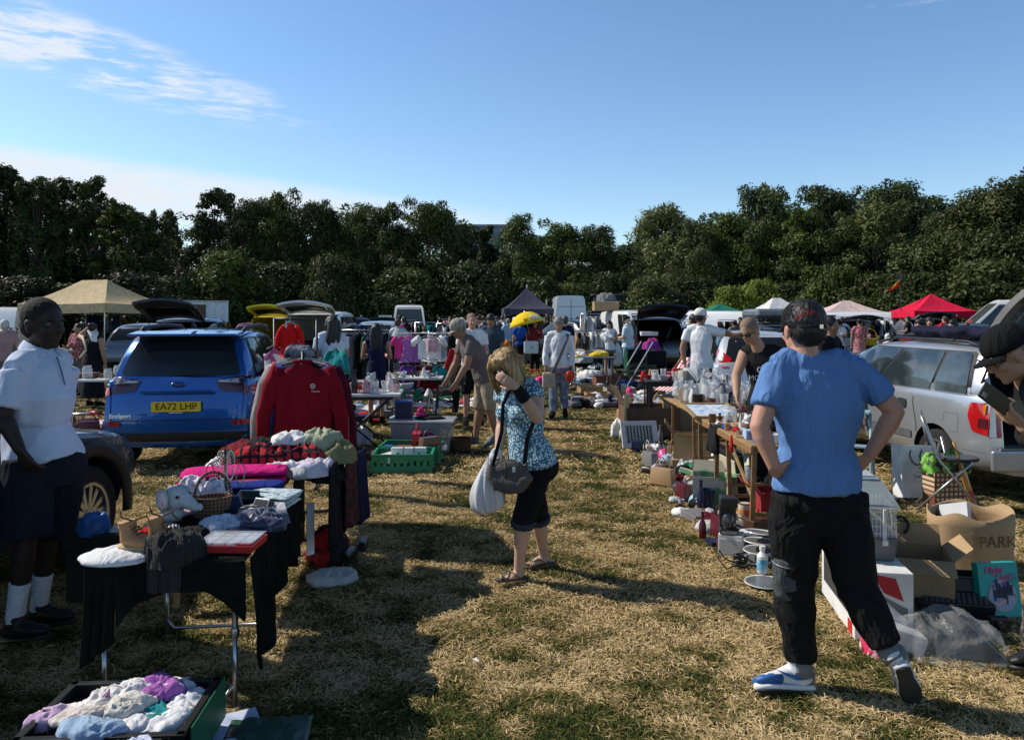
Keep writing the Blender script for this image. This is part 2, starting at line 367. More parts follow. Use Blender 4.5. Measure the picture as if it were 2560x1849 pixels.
def tree_mesh(seed,h,w,style='round',leaves=9000,size=.17,low=.04):
 r=np.random.default_rng(seed)
 nb=int(80 if style!='column' else 70)
 blobs=[]
 for i in range(nb):
  t=r.random()**.8
  zc=h*(low+(1-low)*(t*.97))
  if style=='round':env=math.sin(math.pi*min(1,.28+.70*t))**.6
  elif style=='column':env=(1-t)**.55*.9+.12
  elif style=='bush':env=math.cos(t*1.35)
  else:env=math.sin(math.pi*min(1,.1+.86*t))**.5
  a=r.random()*2*math.pi;rad=w*.5*env*math.sqrt(r.uniform(.25,1))*.86
  br=w*(.075+.12*r.random()**1.3)*(.75 if style=='column' else 1)*(1-.35*t)
  blobs.append((rad*math.cos(a),rad*math.sin(a),min(zc,h-br*.5),br))
 top=[]
 for i in range(7):top.append((r.normal(0,w*.13),r.normal(0,w*.13),h*r.uniform(.88,1.),w*r.uniform(.04,.08)))
 blobs+=top
 B=np.array(blobs);wts=B[:,3]**2;wts/=wts.sum()
 k=r.choice(len(B),leaves,p=wts)
 dirs=r.normal(0,1,(leaves,3));dirs/=np.linalg.norm(dirs,axis=1)[:,None]
 dirs[:,2]=np.where(dirs[:,2]<-.75,-dirs[:,2]*.6,dirs[:,2])
 rr=B[k,3]*r.uniform(.55,1.12,leaves)**.7
 rr*=1+.28*np.sin(dirs[:,0]*5+k)*np.cos(dirs[:,1]*6+k*2)
 c=B[k,:3]+dirs*rr[:,None]*np.array([1.1,1.1,.85 if style!='column' else 1.3])
 if style=='willow':c[:,2]-=np.abs(r.normal(0,.5,leaves));
 n_=dirs+r.normal(0,.55,(leaves,3));n_[:,2]+=.35;n_/=np.linalg.norm(n_,axis=1)[:,None]
 u=np.cross(n_,r.normal(0,1,(leaves,3)));u/=np.linalg.norm(u,axis=1)[:,None];v=np.cross(n_,u)
 s=(size*r.uniform(.5,1.3,leaves))[:,None]
 st=2.6 if style=='willow' else 1.15
 V=np.stack([c-u*s*st,c-v*s*.55,c+u*s*st,c+v*s*.55],1).reshape(-1,3)
 F=np.arange(leaves*4).reshape(-1,4)
 tb=MB();rd=random.Random(seed)
 lean=Vector((rd.uniform(-.3,.3),rd.uniform(-.3,.3),0))
 tb.ring([(0,0,-.3),(0,0,h*.1),lean*.5+Vector((0,0,h*.35)),lean+Vector((0,0,h*.62)),lean+Vector((.1,0,h*.9))],[w*.035+.12,w*.03+.08,w*.022+.05,.09,.03],8)
 for b_ in blobs[:22]:
  z0=max(h*.12,b_[2]*rd.uniform(.5,.75))
  p0=Vector((lean.x*z0/h,lean.y*z0/h,z0));p1=Vector(b_[:3])
  tb.tube([p0,p0 .lerp(p1,.5)+Vector((0,0,-.15)),p1],[.085,.05,.02],5)
 return V,F,tb.mesh('trunk')
VAR={}
def variant(key,*a,**k):
 V,F,tm=tree_mesh(*a,**k);tm.materials.append(bark)
 o=np_mesh('crown',V,F,None);me=o.data;bpy.data.objects.remove(o);VAR[key]=(me,tm)
for s_ in range(3):variant(('round',s_),10+s_,12.,9.5,'round',30000,.125)
for s_ in range(2):variant(('column',s_),20+s_,13.,5.6,'column',15000,.13,low=.02)
for s_ in range(2):variant(('bush',s_),30+s_,4.,6.,'bush',14000,.09,low=.02)
variant(('willow',0),41,12.,9.,'willow',17000,.13)
LM={}
def tree(px,top,Y,w,kind,leaf,label,vi=0,rz=0.,name='broadleaf_tree',group='trees around the edge of the field',zb=0.):
 h=EYE+(HOR-top)/FPX*Y
 root=empty(name,GX(px,Y,zb),label,'tree' if name!='bush' else 'bush',group,rz)
 me,tm=VAR[(kind,vi)]
 k=(kind,vi,leaf)
 if k not in LM:
  LM[k]=me.copy();LM[k].materials.clear();LM[k].materials.append(LEAF[leaf])
 c=bpy.data.objects.new('crown',LM[k]);t=bpy.data.objects.new('trunk',tm)
 H0,W0={'round':(12,9.5),'column':(13,4.9),'bush':(4,6),'willow':(12,9)}[kind]
 for o in(c,t):COL.objects.link(o);o.parent=root;o.scale=(w/W0,w/W0,h/H0)
 return root
BACK=[(-260,455,60,10),(-120,470,62,9),(60,470,64,9),(235,505,66,9),(400,570,72,9),(560,545,66,10),(700,520,68,10),(850,545,70,10),(980,560,70,9),(1110,545,70,9),(1225,620,72,9),(1330,580,72,9),(1450,600,72,9),(1560,640,74,10),(1600,600,74,9),(1750,560,70,10),(1850,540,68,10),(1980,520,66,11),(2120,500,66,12),(2250,480,64,11),(2400,520,62,11),(2560,480,60,12),(2720,440,60,12)]
for i,(px,top,Y,w)in enumerate(BACK):
 tree(px,top+8,Y+5,w*1.4,'round','dark','dark tree in the rear rank, %s'%['above the left edge','behind the leftmost tall trees','behind the spindly trees by the tan gazebo','behind the spindly trees right of the tan gazebo','in the dip above the box truck','above the white box truck','above the yellow tailgate','above the white raised tailgate','left of the tall crown at centre left','behind the tall crown at centre left','below the grey roof on the skyline','just right of the grey roof','above the dark pointed gazebo','in the gap left of the willow','hidden behind the willow','right of the willow','below the pale topped tree','behind the man in the black cap','right above the black cap','left of the skyline notch at right','below the skyline notch at right','above the open silver car','beyond the right edge'][i],vi=i%3,rz=i*1.3)
FRONT=[(-170,400,52,5.5,'column','dark',0),(-60,395,50,5.5,'column','dark',1),(20,412,52,5.0,'column','dark',0),(95,450,51,5.,'column','dark',1),(165,437,53,4.6,'column','dark',0),(235,452,52,4.6,'column','dark',1),(300,505,50,5.4,'column','mid',0),(365,540,54,4.6,'column','dark',1),(420,520,56,3.4,'column','olive',0),(540,478,58,5.6,'column','dark',1),(610,510,57,5.6,'round','dark',0),(690,487,58,6.6,'round','mid',1),(790,505,58,6.4,'round','dark',2),(900,520,58,6.6,'round','mid',0),(975,512,57,6.,'round','dark',1),(1075,508,56,7.,'round','mid',2),(1150,570,60,4.,'column','dark',0),(1215,570,62,3.6,'column','dark',1),(1295,548,60,5.5,'round','mid',0),(1405,562,60,7.4,'round','mid',1),(1500,566,60,5.6,'round','dark',2),(1665,518,60,7.6,'willow','willow',0),(1820,535,57,7.,'round','mid',2),(1905,478,57,7.5,'round','dark',0),(2050,468,57,8.,'round','dark',1),(1925,473,59,3.6,'round','pale',1),(2240,458,57,9.,'round','dark',2),(2190,520,52,8.5,'round','olive',0),(2010,525,54,7.,'round','mid',1),(2390,520,48,7.6,'round','olive',1),(2470,470,46,8.,'round','olive',2),(2610,430,44,9.,'round','dark',0),(1745,560,56,5,'round','olive',0)]
FL=['slim dark tree standing beyond the left edge','slim dark tree cut by the left edge','tallest slim dark tree at the left end of the wood','slim dark tree above the man in the polo shirt','slim dark tree with a twin tipped top left of the tan gazebo','pointed slim dark tree above the tan gazebo','mid green slim tree right behind the tan gazebo roof','shorter slim dark tree right of the tan gazebo','thin olive birch-like tree drooping against the cloud','dark tree with a small knob-like top left of centre','dark rounded tree right of the knob topped one','mid green feathery tree over the yellow and white tailgates','dark rounded tree above the woman with long black hair','mid green feathery tree left of the tall crown','dark rounded tree touching the left of the tall crown','tall bright topped feathery tree left of the grey roof','small dark pointed tree in front of the grey roof, left one','small dark pointed tree in front of the grey roof, right one','light green tree just right of the grey roof','broad mid green tree above the dark pointed gazebo','dark rounded tree before the gap in the skyline','yellowish willow with trailing twigs at centre right','mid green tree right of the willow','dark tall tree below the pale flowering crown','dark tall tree above the black cap','small pale yellow crown poking from the dark skyline','broadest dark crown, left of the notch in the skyline','olive broad tree behind the flag','mid green tree above the pale pink gazebo','olive tree right of the notch in the skyline','large olive tree above the red gazebo','tallest dark tree at the right edge','olive tree tucked between the willow and the mid green tree']
for i,(px,top,Y,w,kd,lf,vi)in enumerate(FRONT):
 tree(px,top,Y,w,kd,lf,FL[i],vi=vi,rz=i*2.1)
BU=[(60,700,44,8,'brown','low brownish scrub left of the tan gazebo'),(330,690,42,7,'brown','brownish bramble scrub right of the tan gazebo roof'),(430,700,47,7,'dark','dark scrub above the open dark tailgate'),(560,640,50,7,'mid','tall green bush right of the box truck'),(700,665,52,8,'dark','dark bush above the yellow tailgate'),(860,660,52,8,'dark','dark bush behind the white raised tailgate'),(820,650,50,5,'olive','olive leafy shoot in front of the black shade at left'),(1010,680,52,9,'dark','dark bush above the small white van'),(1180,670,52,9,'dark','dark bush left of the dark pointed gazebo'),(1340,700,52,8,'dark','dark bush behind the dark pointed gazebo'),(1430,715,52,6,'mid','mid green bush beside the tall white van'),(1620,700,50,6,'olive','olive bush behind the open black tailgate'),(1835,722,46,4.6,'yellow','bright yellow green bush above the green gazebo'),(1905,705,47,4.2,'yellow','bright yellow green bush left of the white gazebo'),(2090,672,48,6,'mid','round mid green bush behind the pale pink gazebo'),(2210,690,46,8,'olive','olive bush between the pale pink and red gazebos'),(2330,690,44,8,'dark','dark bush behind the red gazebo'),(2480,660,42,8,'olive','olive bush behind the high roofed van at right'),(1520,690,54,8,'dark','dark bush above the white van with the box on its roof'),(1730,700,52,8,'dark','dark bush behind the man in the white cap'),(1990,710,52,8,'dark','dark bush above the black cap'),(200,715,47,9,'dark','dark scrub behind the tan gazebo'),(-90,700,44,8,'dark','dark scrub at the left edge behind the white van'),(2620,690,42,8,'dark','dark bush beyond the right edge')]
for i,(px,top,Y,w,lf,lb)in enumerate(BU):
 tree(px,top,Y,w,'bush',lf,lb,vi=i%2,rz=i*1.7,name='bush',group='bushes at the foot of the wood')
b=empty('building',GX(1205,130),'long grey flat roofed building showing over the tree tops','building')
MB().box((0,8,8.5),(8.4,16,17.0)).build('wall',M('building_wall',(.20,.25,.32),.7),b)
MB().box((0,8,17.2),(8.9,16.6,.4)).build('roof',M('building_roof',(.26,.31,.38),.6),b)
for k in range(5):MB().box((-3.4+k*1.7,-.03,15.2),(1.3,.06,1.4)).build('window',M('far_pane',(.05,.07,.09),.2),b)
b=empty('flat_roofed_shed',GX(1600,50),'low dark flat roofed shed in the shade of the wood','shed')
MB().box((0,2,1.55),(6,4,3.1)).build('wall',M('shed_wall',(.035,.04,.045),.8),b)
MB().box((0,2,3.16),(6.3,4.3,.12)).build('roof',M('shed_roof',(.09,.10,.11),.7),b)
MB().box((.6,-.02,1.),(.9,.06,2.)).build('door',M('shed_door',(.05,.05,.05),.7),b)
# ================================================================ vehicles
def paint(name,c,metal=.35):return M('paint_'+name,c,.32,metal,var=.03,coat=.8,spec=.5)
GLASS=M('car_glass',(.012,.015,.018),.06,spec=.8,var=.0)
GLASS_L=M('car_glass_light',(.05,.065,.075),.08,spec=.9,var=.0)
RUB=M('rubber',(.018,.018,.018),.85);PLA=M('black_plastic',(.02,.02,.022),.55)
INT=M('car_interior',(.012,.012,.013),.9);CHR=M('chrome',(.7,.7,.7),.18,1.,var=.02)
ALU=M('alloy',(.55,.56,.58),.3,.9,var=.03);REDL=M('red_lens',(.42,.008,.01),.12,var=.1,coat=.8)
CLRL=M('clear_lens',(.55,.56,.58),.12,.2,c2=(.15,.15,.16),sc=25,coat=.8);SMOKE=M('smoked_lens',(.07,.012,.014),.12,coat=.8)
AMB=M('amber_lens',(.6,.16,.01),.15);WPL=M('white_plate',(.75,.75,.72),.5);YPL=M('yellow_plate',(.80,.56,.02),.45,var=.03)
INK=M('black_ink',(.01,.01,.01),.6);SILV=M('silver_trim',(.5,.5,.52),.3,.8)
def interp(t,tab):
 for(a,va),(b,vb)in zip(tab,tab[1:]):
  if t<=b:return va+(vb-va)*max(0,(t-a))/(b-a)
 return tab[-1][1]
def lower_mesh(s):
 """lower body: rows along the length, half section mirrored"""
 n=26;L2=s['L']/2;rows=[]
 for i in range(n+1):
  u=i/n;su=.5-.5*math.cos(math.pi*u);row=[]
  yc=-L2+2*L2*su
  zt=interp(yc,s['top']);zb=s['zb']+s.get('lift',.10)*(max(0,abs(yc)-L2+.5)/.5)
  endw=1-s.get('plan',.10)*(max(0,abs(yc)-(L2-.55))/.55)**2.2
  w=s['W']/2*endw
  wt=s.get('wt',.93)
  sec=[(0,zb),(w*.86,zb),(w*.985,zb+.10),(w*1.0,zb+.30),(w*.995,zb+(zt-zb)*.60),(w*.985,zb+(zt-zb)*.80),(w*(wt+.02),zt-.035),(w*wt,zt),(w*.55,zt+s.get('crown',.03)),(0,zt+s.get('crown',.03)+.012)]
  for x,z in sec:
   tz=(z-s['zb'])/max(.01,s['top'][0][1]-s['zb'])
   yr=-L2+interp(max(0,tz),s['rear']);yf=L2-interp(max(0,min(1.2,tz)),s['front'])
   row.append(Vector((x,yr+(yf-yr)*su,z)))
  rows.append([Vector((-p.x,p.y,p.z))for p in row[-2:0:-1]]+row)
 k=len(rows[0]);m=MB();vs=[p for r in rows for p in r]
 fs=[(i*k+j,i*k+(j+1)%k,(i+1)*k+(j+1)%k,(i+1)*k+j)for i in range(n)for j in range(k)]
 h=(k+1)//2-1
 def cap(b,flip):
  out=[]
  c0=len(s_left)
 s_left=rows[0][:len(rows[0])-10]
 nl=len(s_left)
 R_=list(range(nl,k));L_=[nl]+list(range(nl-1,-1,-1))+[k-1]
 for b,flip in((0,False),(n*k,True)):
  for q in range(len(R_)-1):
   f=[b+R_[q],b+R_[q+1],b+L_[q+1],b+L_[q]]
   f=[x for z_,x in enumerate(f)if x not in f[:z_]]
   if len(f)>2:fs.append(tuple(f if flip else f[::-1]))
 m.add(vs,fs);return m
def green_mesh(s):
 """cabin: base outline at the belt, narrower roof outline, crowned"""
 g=s['cab'];m=MB();n=14;secs=[]
 for i in range(n+1):
  u=i/n;row=[]
  for t in(0,.12,.5,.86,.97,1.0):
   zc=g['z0']+(g['z1']-g['z0'])*t
   yr=interp(t,g['rear']);yf=interp(t,g['front']);y=yr+(yf-yr)*u
   e=1-g.get('round',.10)*(abs(2*u-1)**4)
   w=(g['w0']+(g['w1']-g['w0'])*t**1.25)*e
   if t>=.97:w*=(.955 if t<1 else .86)
   zr=zc-(g.get('arch',.05)*(abs(2*u-1)**2.5)*t)
   row.append(Vector((w,y,zr)))
  zt=row[-1].z;row.append(Vector((row[-1].x*.5,row[-1].y,zt+.022)));row.append(Vector((0,row[-1].y,zt+.028)))
  row.insert(0,Vector((0,row[0].y,g['z0'])))
  secs.append([Vector((-p.x,p.y,p.z))for p in row[-2:0:-1]]+row)
 k=len(secs[0]);vs=[p for r in secs for p in r]
 fs=[(i*k+j,i*k+(j+1)%k,(i+1)*k+(j+1)%k,(i+1)*k+j)for i in range(n)for j in range(k)]
 nl=len(secs[0])-9;R_=list(range(nl,k));L_=[nl]+list(range(nl-1,-1,-1))+[k-1]
 for b,flip in((0,False),(n*k,True)):
  for q in range(len(R_)-1):
   f=[b+R_[q],b+R_[q+1],b+L_[q+1],b+L_[q]]
   f=[x for z_,x in enumerate(f)if x not in f[:z_]]
   if len(f)>2:fs.append(tuple(f if flip else f[::-1]))
 return m.add(vs,fs)
DIRS={'R':(Vector((-1,0,0)),lambda u,v:Vector((6,u,v))),'L':(Vector((1,0,0)),lambda u,v:Vector((-6,u,v))),'B':(Vector((0,1,0)),lambda u,v:Vector((u,-9,v))),'F':(Vector((0,-1,0)),lambda u,v:Vector((u,9,v))),'T':(Vector((0,0,-1)),lambda u,v:Vector((u,v,6)))}
def decal(bvhs,side,poly,mat,name,parent,off=.006,grid=.09,smooth=True,rnd=0):
 d,org=DIRS[side];bm=bmesh.new()
 if rnd:
  pts=[]
  k=len(poly)
  for i in range(k):
   a,b,c=Vector(poly[i-1]),Vector(poly[i]),Vector(poly[(i+1)%k])
   r1=min(rnd,(a-b).length*.45,(c-b).length*.45)
   p0=b+(a-b).normalized()*r1;p2=b+(c-b).normalized()*r1
   for t in(0,.25,.5,.75,1):pts.append(p0 .lerp(b,t).lerp(b.lerp(p2,t),t))
  poly=pts
 vs=[bm.verts.new((p[0],p[1],0))for p in poly];bm.faces.new(vs)
 xs=[p[0]for p in poly];ys=[p[1]for p in poly]
 for ax,a,b in((0,min(xs),max(xs)),(1,min(ys),max(ys))):
  v=a+grid
  while v<b-.01:
   no=(1,0,0)if ax==0 else(0,1,0);co_=(v,0,0)if ax==0 else(0,v,0)
   bmesh.ops.bisect_plane(bm,geom=bm.verts[:]+bm.edges[:]+bm.faces[:],plane_co=co_,plane_no=no);v+=grid
 last=None;bad=[]
 for v in bm.verts:
  o=org(v.co.x,v.co.y);best=None
  for bv in bvhs:
   h=bv.ray_cast(o,d)
   if h[0]is not None and(best is None or h[3]<best[1]):best=(h[0],h[3],h[1])
  if best is None:bad.append(v);continue
  n_=best[2]if best[2].dot(d)<0 else-best[2]
  v.co=best[0]+(-d*.6+n_*.4).normalized()*off
 bmesh.ops.delete(bm,geom=bad,context='VERTS')
 me=bpy.data.meshes.new(name);bm.to_mesh(me);bm.free()
 return link(name,me,mat,parent,smooth)
def line(bvhs,side,pts,w,mat,name,parent,off=.004):
 """a thin strip along a polyline on the surface"""
 d,org=DIRS[side];P2=[]
 for a,b in zip(pts,pts[1:]):
  a,b=Vector(a),Vector(b);k=max(1,int((b-a).length/.08))
  P2+=[a.lerp(b,i/k)for i in range(k)]
 P2 .append(Vector(pts[-1]));m=MB();V=[]
 for i,p in enumerate(P2):
  t=(P2[min(i+1,len(P2)-1)]-P2[max(i-1,0)]).normalized();nn=Vector((-t.y,t.x))*w/2
  for q in(p+nn,p-nn):
   o=org(q.x,q.y);best=None
   for bv in bvhs:
    h=bv.ray_cast(o,d)
    if h[0]is not None and(best is None or h[3]<best[1]):best=(h[0],h[3])
   V.append(best[0]-d*off if best else None)
 for i in range(0,len(V)-2,2):
  if all(v is not None for v in V[i:i+4]):m.quad(V[i],V[i+1],V[i+3],V[i+2])
 return m.build(name,mat,parent)if m.v else None
def wheel(parent,x,y,r,w=.2,spokes=5,side=1,rim=ALU,hub=True,name='wheel'):
 e=MB()
 e.lathe([(r*.62,-w/2+.01),(r*.70,-w/2),(r*.93,-w/2),(r,-w/2+.03),(r,w/2-.03),(r*.93,w/2),(r*.70,w/2),(r*.62,w/2-.01)],(0,0,0),40,roty(R(90)),cap=False)
 wo=e.build(name,RUB,parent,'auto');wo.location=(x,y,r)
 q=MB();R_=r*.66;sx=side
 rot=roty(R(90*sx))
 q.lathe([(R_*.90,w/2-.05),(R_*.92,w/2-.004),(R_,w/2-.002),(R_*1.03,w/2+.006),(R_*1.05,w/2-.03)],(0,0,0),40,rot,cap=False)
 if spokes:
  for i in range(spokes):
   a=2*math.pi*i/spokes
   u=rot@Vector((math.cos(a),math.sin(a),0));t=rot@Vector((-math.sin(a),math.cos(a),0));n_=rot@Vector((0,0,1))
   for sg in(-1,1):
    c0=n_*(w/2-.012);a0=u*R_*.14+t*sg*.004+c0;b0=u*R_*.94+t*sg*R_*.20+n_*(w/2-.022)
    wd=t*R_*.065;wd2=t*R_*.095
    q.add([a0-wd,a0+wd,b0+wd2,b0-wd2,a0-wd-n_*.03,a0+wd-n_*.03,b0+wd2-n_*.03,b0-wd2-n_*.03],[(0,1,2,3),(7,6,5,4),(0,4,5,1),(1,5,6,2),(2,6,7,3),(3,7,4,0)])
 else:
  q.lathe([(.001,w/2-.005),(R_*.5,w/2+.002),(R_*.9,w/2-.015)],(0,0,0),24,rot)
 q.lathe([(R_*.17,w/2-.05),(R_*.17,w/2-.006),(R_*.001,w/2-.002)],(0,0,0),16,rot)
 q.build('rim',rim,wo,'auto')
 z=MB();z.lathe([(R_*.93,w/2-.06),(.001,w/2-.075)],(0,0,0),24,rot);z.build('brake',PLA,wo)
 return wo
def car(name,label,loc,rz,spec,body_mat,cat='car',group=None,detail=1,opened=False,glass=GLASS,wheels=True,cavity=None):
 root=empty(name,loc,label,cat,group,rz)
 s=spec;L2=s['L']/2
 lm=lower_mesh(s).mesh();gm_=green_mesh(s).mesh()
 sub=[('SUBSURF',dict(levels=1,render_levels=1))]if detail else[]
 if sub:lm=evalmesh(lm,sub);gm_=evalmesh(gm_,sub)
 for q in(lm,gm_):q.materials.clear();q.materials.append(body_mat)
 cut=MB()
 for y in s['axles']:
  for sx in(-1,1):cut.cyl((sx*(s['W']/2+.1),y,s['rw']+.01),(sx*(s['W']/2-.26),y,s['rw']+.01),s['rw']*1.17,n=28)
 cut2=MB()
 if cavity:
  x0,z0,z1,dep=cavity;ya=-L2-.3
  cut.box((0,(ya-L2+dep)/2,(z0+z1)/2),(2*x0,dep-L2-ya,z1-z0));cut2 .box((0,(ya-L2+dep)/2,(z0+z1)/2),(2*x0*.998,dep-L2-ya-.002,z1-z0-.002))
 def boolean(me,c):
  cm=c.mesh();cm.materials.append(INT);co_=bpy.data.objects.new('cutter',cm);COL.objects.link(co_)
  r_=evalmesh(me,[('BOOLEAN',dict(object=co_,operation='DIFFERENCE',solver='EXACT',material_mode='TRANSFER'))])
  bpy.data.objects.remove(co_);return r_
 lm=boolean(lm,cut)
 if cavity:gm_=boolean(gm_,cut2)
 for q in(lm,gm_):q.shade_smooth();q.set_sharp_from_angle(angle=R(38))
 bo=link('body',lm,None,root);ro=link('cabin',gm_,None,root)
 bv=[]
 for q in(lm,gm_):
  bm=bmesh.new();bm.from_mesh(q);bv.append(BVHTree.FromBMesh(bm));bm.free()
 g=s['cab']
 def cy(t,which):return interp(t,g[which])
 H=g['z1']-g['z0']
 def zt(t):return g['z0']+H*t
 if s.get('win',True):
  t0,t1=.08,.84
  nwin=s.get('nwin',3);ya,yb=cy(t0,'rear')+s.get('cpil',.30),cy(t0,'front')-.16
  ua,ub=cy(t1,'rear')+s.get('cpil',.30)*.8,cy(t1,'front')-.10
  cuts=s.get('cuts',[0,.2,.58,1])
  for side in('L','R'):
   if detail:decal(bv[1:],side,[(ya-.03,zt(t0)-.02),(yb+.03,zt(t0)-.02),(ub+.01,zt(t1)+.015),(ua-.03,zt(t1)+.015)],PLA,'window_surround',root,.004,rnd=.06)
   for a,b in zip(cuts,cuts[1:]):
    m_=.022
    A=ya+(yb-ya)*a+m_;B=ya+(yb-ya)*b-m_;C=ua+(ub-ua)*b-m_;D=ua+(ub-ua)*a+m_
    decal(bv[1:],side,[(A,zt(t0)),(B,zt(t0)),(C,zt(t1)),(D,zt(t1))],glass,'window',root,.010,rnd=.05)
   if detail:line(bv[1:],side,[(ya-.03,zt(t0)-.02),(yb+.03,zt(t0)-.02)],.03,PLA,'window_trim',root,.008)
  decal(bv[1:],'F',[(-g['w0']*.86,zt(.06)),(g['w0']*.86,zt(.06)),(g['w1']*.84,zt(.88)),(-g['w1']*.84,zt(.88))],GLASS_L,'windscreen',root,rnd=.06)
  if not cavity and s.get('rearwin',True):
   decal(bv[1:],'B',[(-g['w0']*.80,zt(.12)),(g['w0']*.80,zt(.12)),(g['w1']*.82,zt(.84)),(-g['w1']*.82,zt(.84))],glass,'rear_window',root,rnd=.07)
 for y in s['axles']:
  for sx in(-1,1):
   if wheels:wheel(root,sx*(s['W']/2-.115),y,s['rw'],spokes=s.get('spokes',5),side=sx)
 if s.get('lamps',True):
  zl=s.get('zlamp',.85)
  for sx in(-1,1):
   lam=decal(bv,'B',[(sx*s['W']*.37,zl-.10),(sx*s['W']*.475,zl-.12),(sx*s['W']*.478,zl+.15),(sx*s['W']*.40,zl+.13)][::sx],REDL,'tail_light',root,rnd=.03)
   decal(bv,'F',[(sx*s['W']*.28,s['zb']+.46),(sx*s['W']*.46,s['zb']+.50),(sx*s['W']*.45,s['zb']+.64),(sx*s['W']*.32,s['zb']+.58)][::sx],CLRL,'headlight',root,rnd=.04)
  for sx in(-1,1):
   m=MB();m.ell((sx*(g['w0']+.12),cy(0,'front')-.32,zt(0)+.09),(.10,.06,.075),n=10,m=6);m.box((sx*(g['w0']+.02),cy(0,'front')-.32,zt(0)+.05),(.16,.05,.03));m.build('mirror',body_mat if detail else PLA,root,True)
 return root,bv,bo,ro
def tailgate(parent,w,ln,hinge,ang,outer,glassy=True,thick=.06,mat_in=PLA,glass=GLASS,curve=.10,plate=None,name='tailgate'):
 """raised tailgate: hinge point (x=0), ang above horizontal, built as a curved panel with an inner frame and a window"""
 d=Vector((0,-math.cos(ang),math.sin(ang)));n_=Vector((0,math.sin(ang),math.cos(ang)))
 h=Vector(hinge);k=8;kx=8
 def pt(u,v,t):
  ww=w/2*(1-.10*(1-v)**2-.10*max(0,v-.75)*4)
  c=-.10*u*u-curve*(v**2.2)
  return h+Vector((u*ww,0,0))+d*(ln*v)+n_*(c+t)
 def panel(t0,t1,us,vs):
  m=MB();A=[[pt(u,v,t0)for u in us]for v in vs];B=[[pt(u,v,t1)for u in us]for v in vs]
  a,b=len(vs),len(us);V=[p for r in A for p in r]+[p for r in B for p in r];o=a*b
  f=[]
  for i in range(a-1):
   for j in range(b-1):
    q=(i*b+j,i*b+j+1,(i+1)*b+j+1,(i+1)*b+j);f.append(q[::-1]);f.append(tuple(x+o for x in q))
  for i in range(a-1):f.append((i*b,(i+1)*b,(i+1)*b+o,i*b+o));f.append((i*b+b-1,i*b+b-1+o,(i+1)*b+b-1+o,(i+1)*b+b-1))
  for j in range(b-1):f.append((j,j+o,j+1+o,j+1));f.append(((a-1)*b+j,(a-1)*b+j+1,(a-1)*b+j+1+o,(a-1)*b+j+o))
  return m.add(V,f)
 us=[-1+2*i/kx for i in range(kx+1)]
 lower=[.60+.40*i/5 for i in range(6)];top=[0,.04,.08]
 o=panel(0,thick,us,lower).build(name,outer,parent,'auto')
 panel(0,thick,us,top).build('hinge_panel',outer,o,'auto')
 for sg in(-1,1):panel(0,thick,[sg,sg*.86][::sg],[.08+.52*i/5 for i in range(6)]).build('pillar',outer,o,'auto')
 panel(-.012,-.002,[u*.93 for u in us],[.63,.7,.8,.88,.95]).build('liner',mat_in,o,'auto')
 if glassy:panel(.02,.035,[u*.86 for u in us],[.08+.52*i/5 for i in range(6)]).build('rear_window',glass,o,True)
 for sg in(-1,1):MB().tube([pt(sg*.92,.38,-.01),h+Vector((sg*w*.44,.10,-.55))],.012).build('gas_strut',PLA,o)
 return o
SUV=dict(L=4.05,W=1.76,zb=.24,lift=.03,axles=(-1.28,1.24),rw=.335,wt=.95,plan=.13,crown=.02,zlamp=.98,top=[(-2.03,1.04),(-.9,1.03),(.7,.99),(1.2,.97),(1.8,.88),(2.03,.74)],rear=[(0,.06),(.2,.0),(.45,.02),(.7,.05),(1.,.11),(1.3,.12)],front=[(0,.10),(.3,.0),(.6,.03),(.9,.16),(1.2,.3)],cab=dict(z0=1.0,z1=1.57,w0=.825,w1=.645,rear=[(0,-1.93),(.5,-1.82),(.9,-1.66),(1,-1.50)],front=[(0,1.02),(.5,.62),(.9,.25),(1,.05)],arch=.055))
HATCH=dict(L=4.2,W=1.78,zb=.24,axles=(-1.33,1.32),rw=.315,wt=.94,plan=.14,crown=.02,zlamp=.90,top=[(-2.1,.96),(-.9,.95),(.7,.91),(1.2,.88),(1.8,.76),(2.1,.62)],rear=[(0,.08),(.25,.0),(.55,.03),(.8,.08),(1.,.16),(1.3,.18)],front=[(0,.10),(.3,.0),(.6,.03),(.9,.2),(1.2,.35)],cab=dict(z0=.91,z1=1.45,w0=.80,w1=.60,rear=[(0,-1.96),(.5,-1.78),(.9,-1.50),(1,-1.32)],front=[(0,1.15),(.5,.68),(.9,.28),(1,.08)],arch=.06))
MPV=dict(L=4.05,W=1.72,zb=.22,lift=.03,axles=(-1.27,1.24),rw=.30,wt=.95,plan=.10,crown=.02,lamps=False,top=[(-2.02,1.0),(-.9,1.0),(.7,.98),(1.15,.96),(1.75,.82),(2.02,.66)],rear=[(0,.02),(.3,.0),(.5,.03),(.8,.05),(1.,.06),(1.3,.07)],front=[(0,.08),(.3,.0),(.6,.03),(.9,.16),(1.2,.3)],cpil=.28,cuts=[0,.20,.575,1.],cab=dict(z0=.95,z1=1.47,w0=.805,w1=.63,rear=[(0,-1.96),(.5,-1.90),(.9,-1.80),(1,-1.70)],front=[(0,1.30),(.5,.80),(.9,.36),(1,.15)],arch=.04,round=.06))
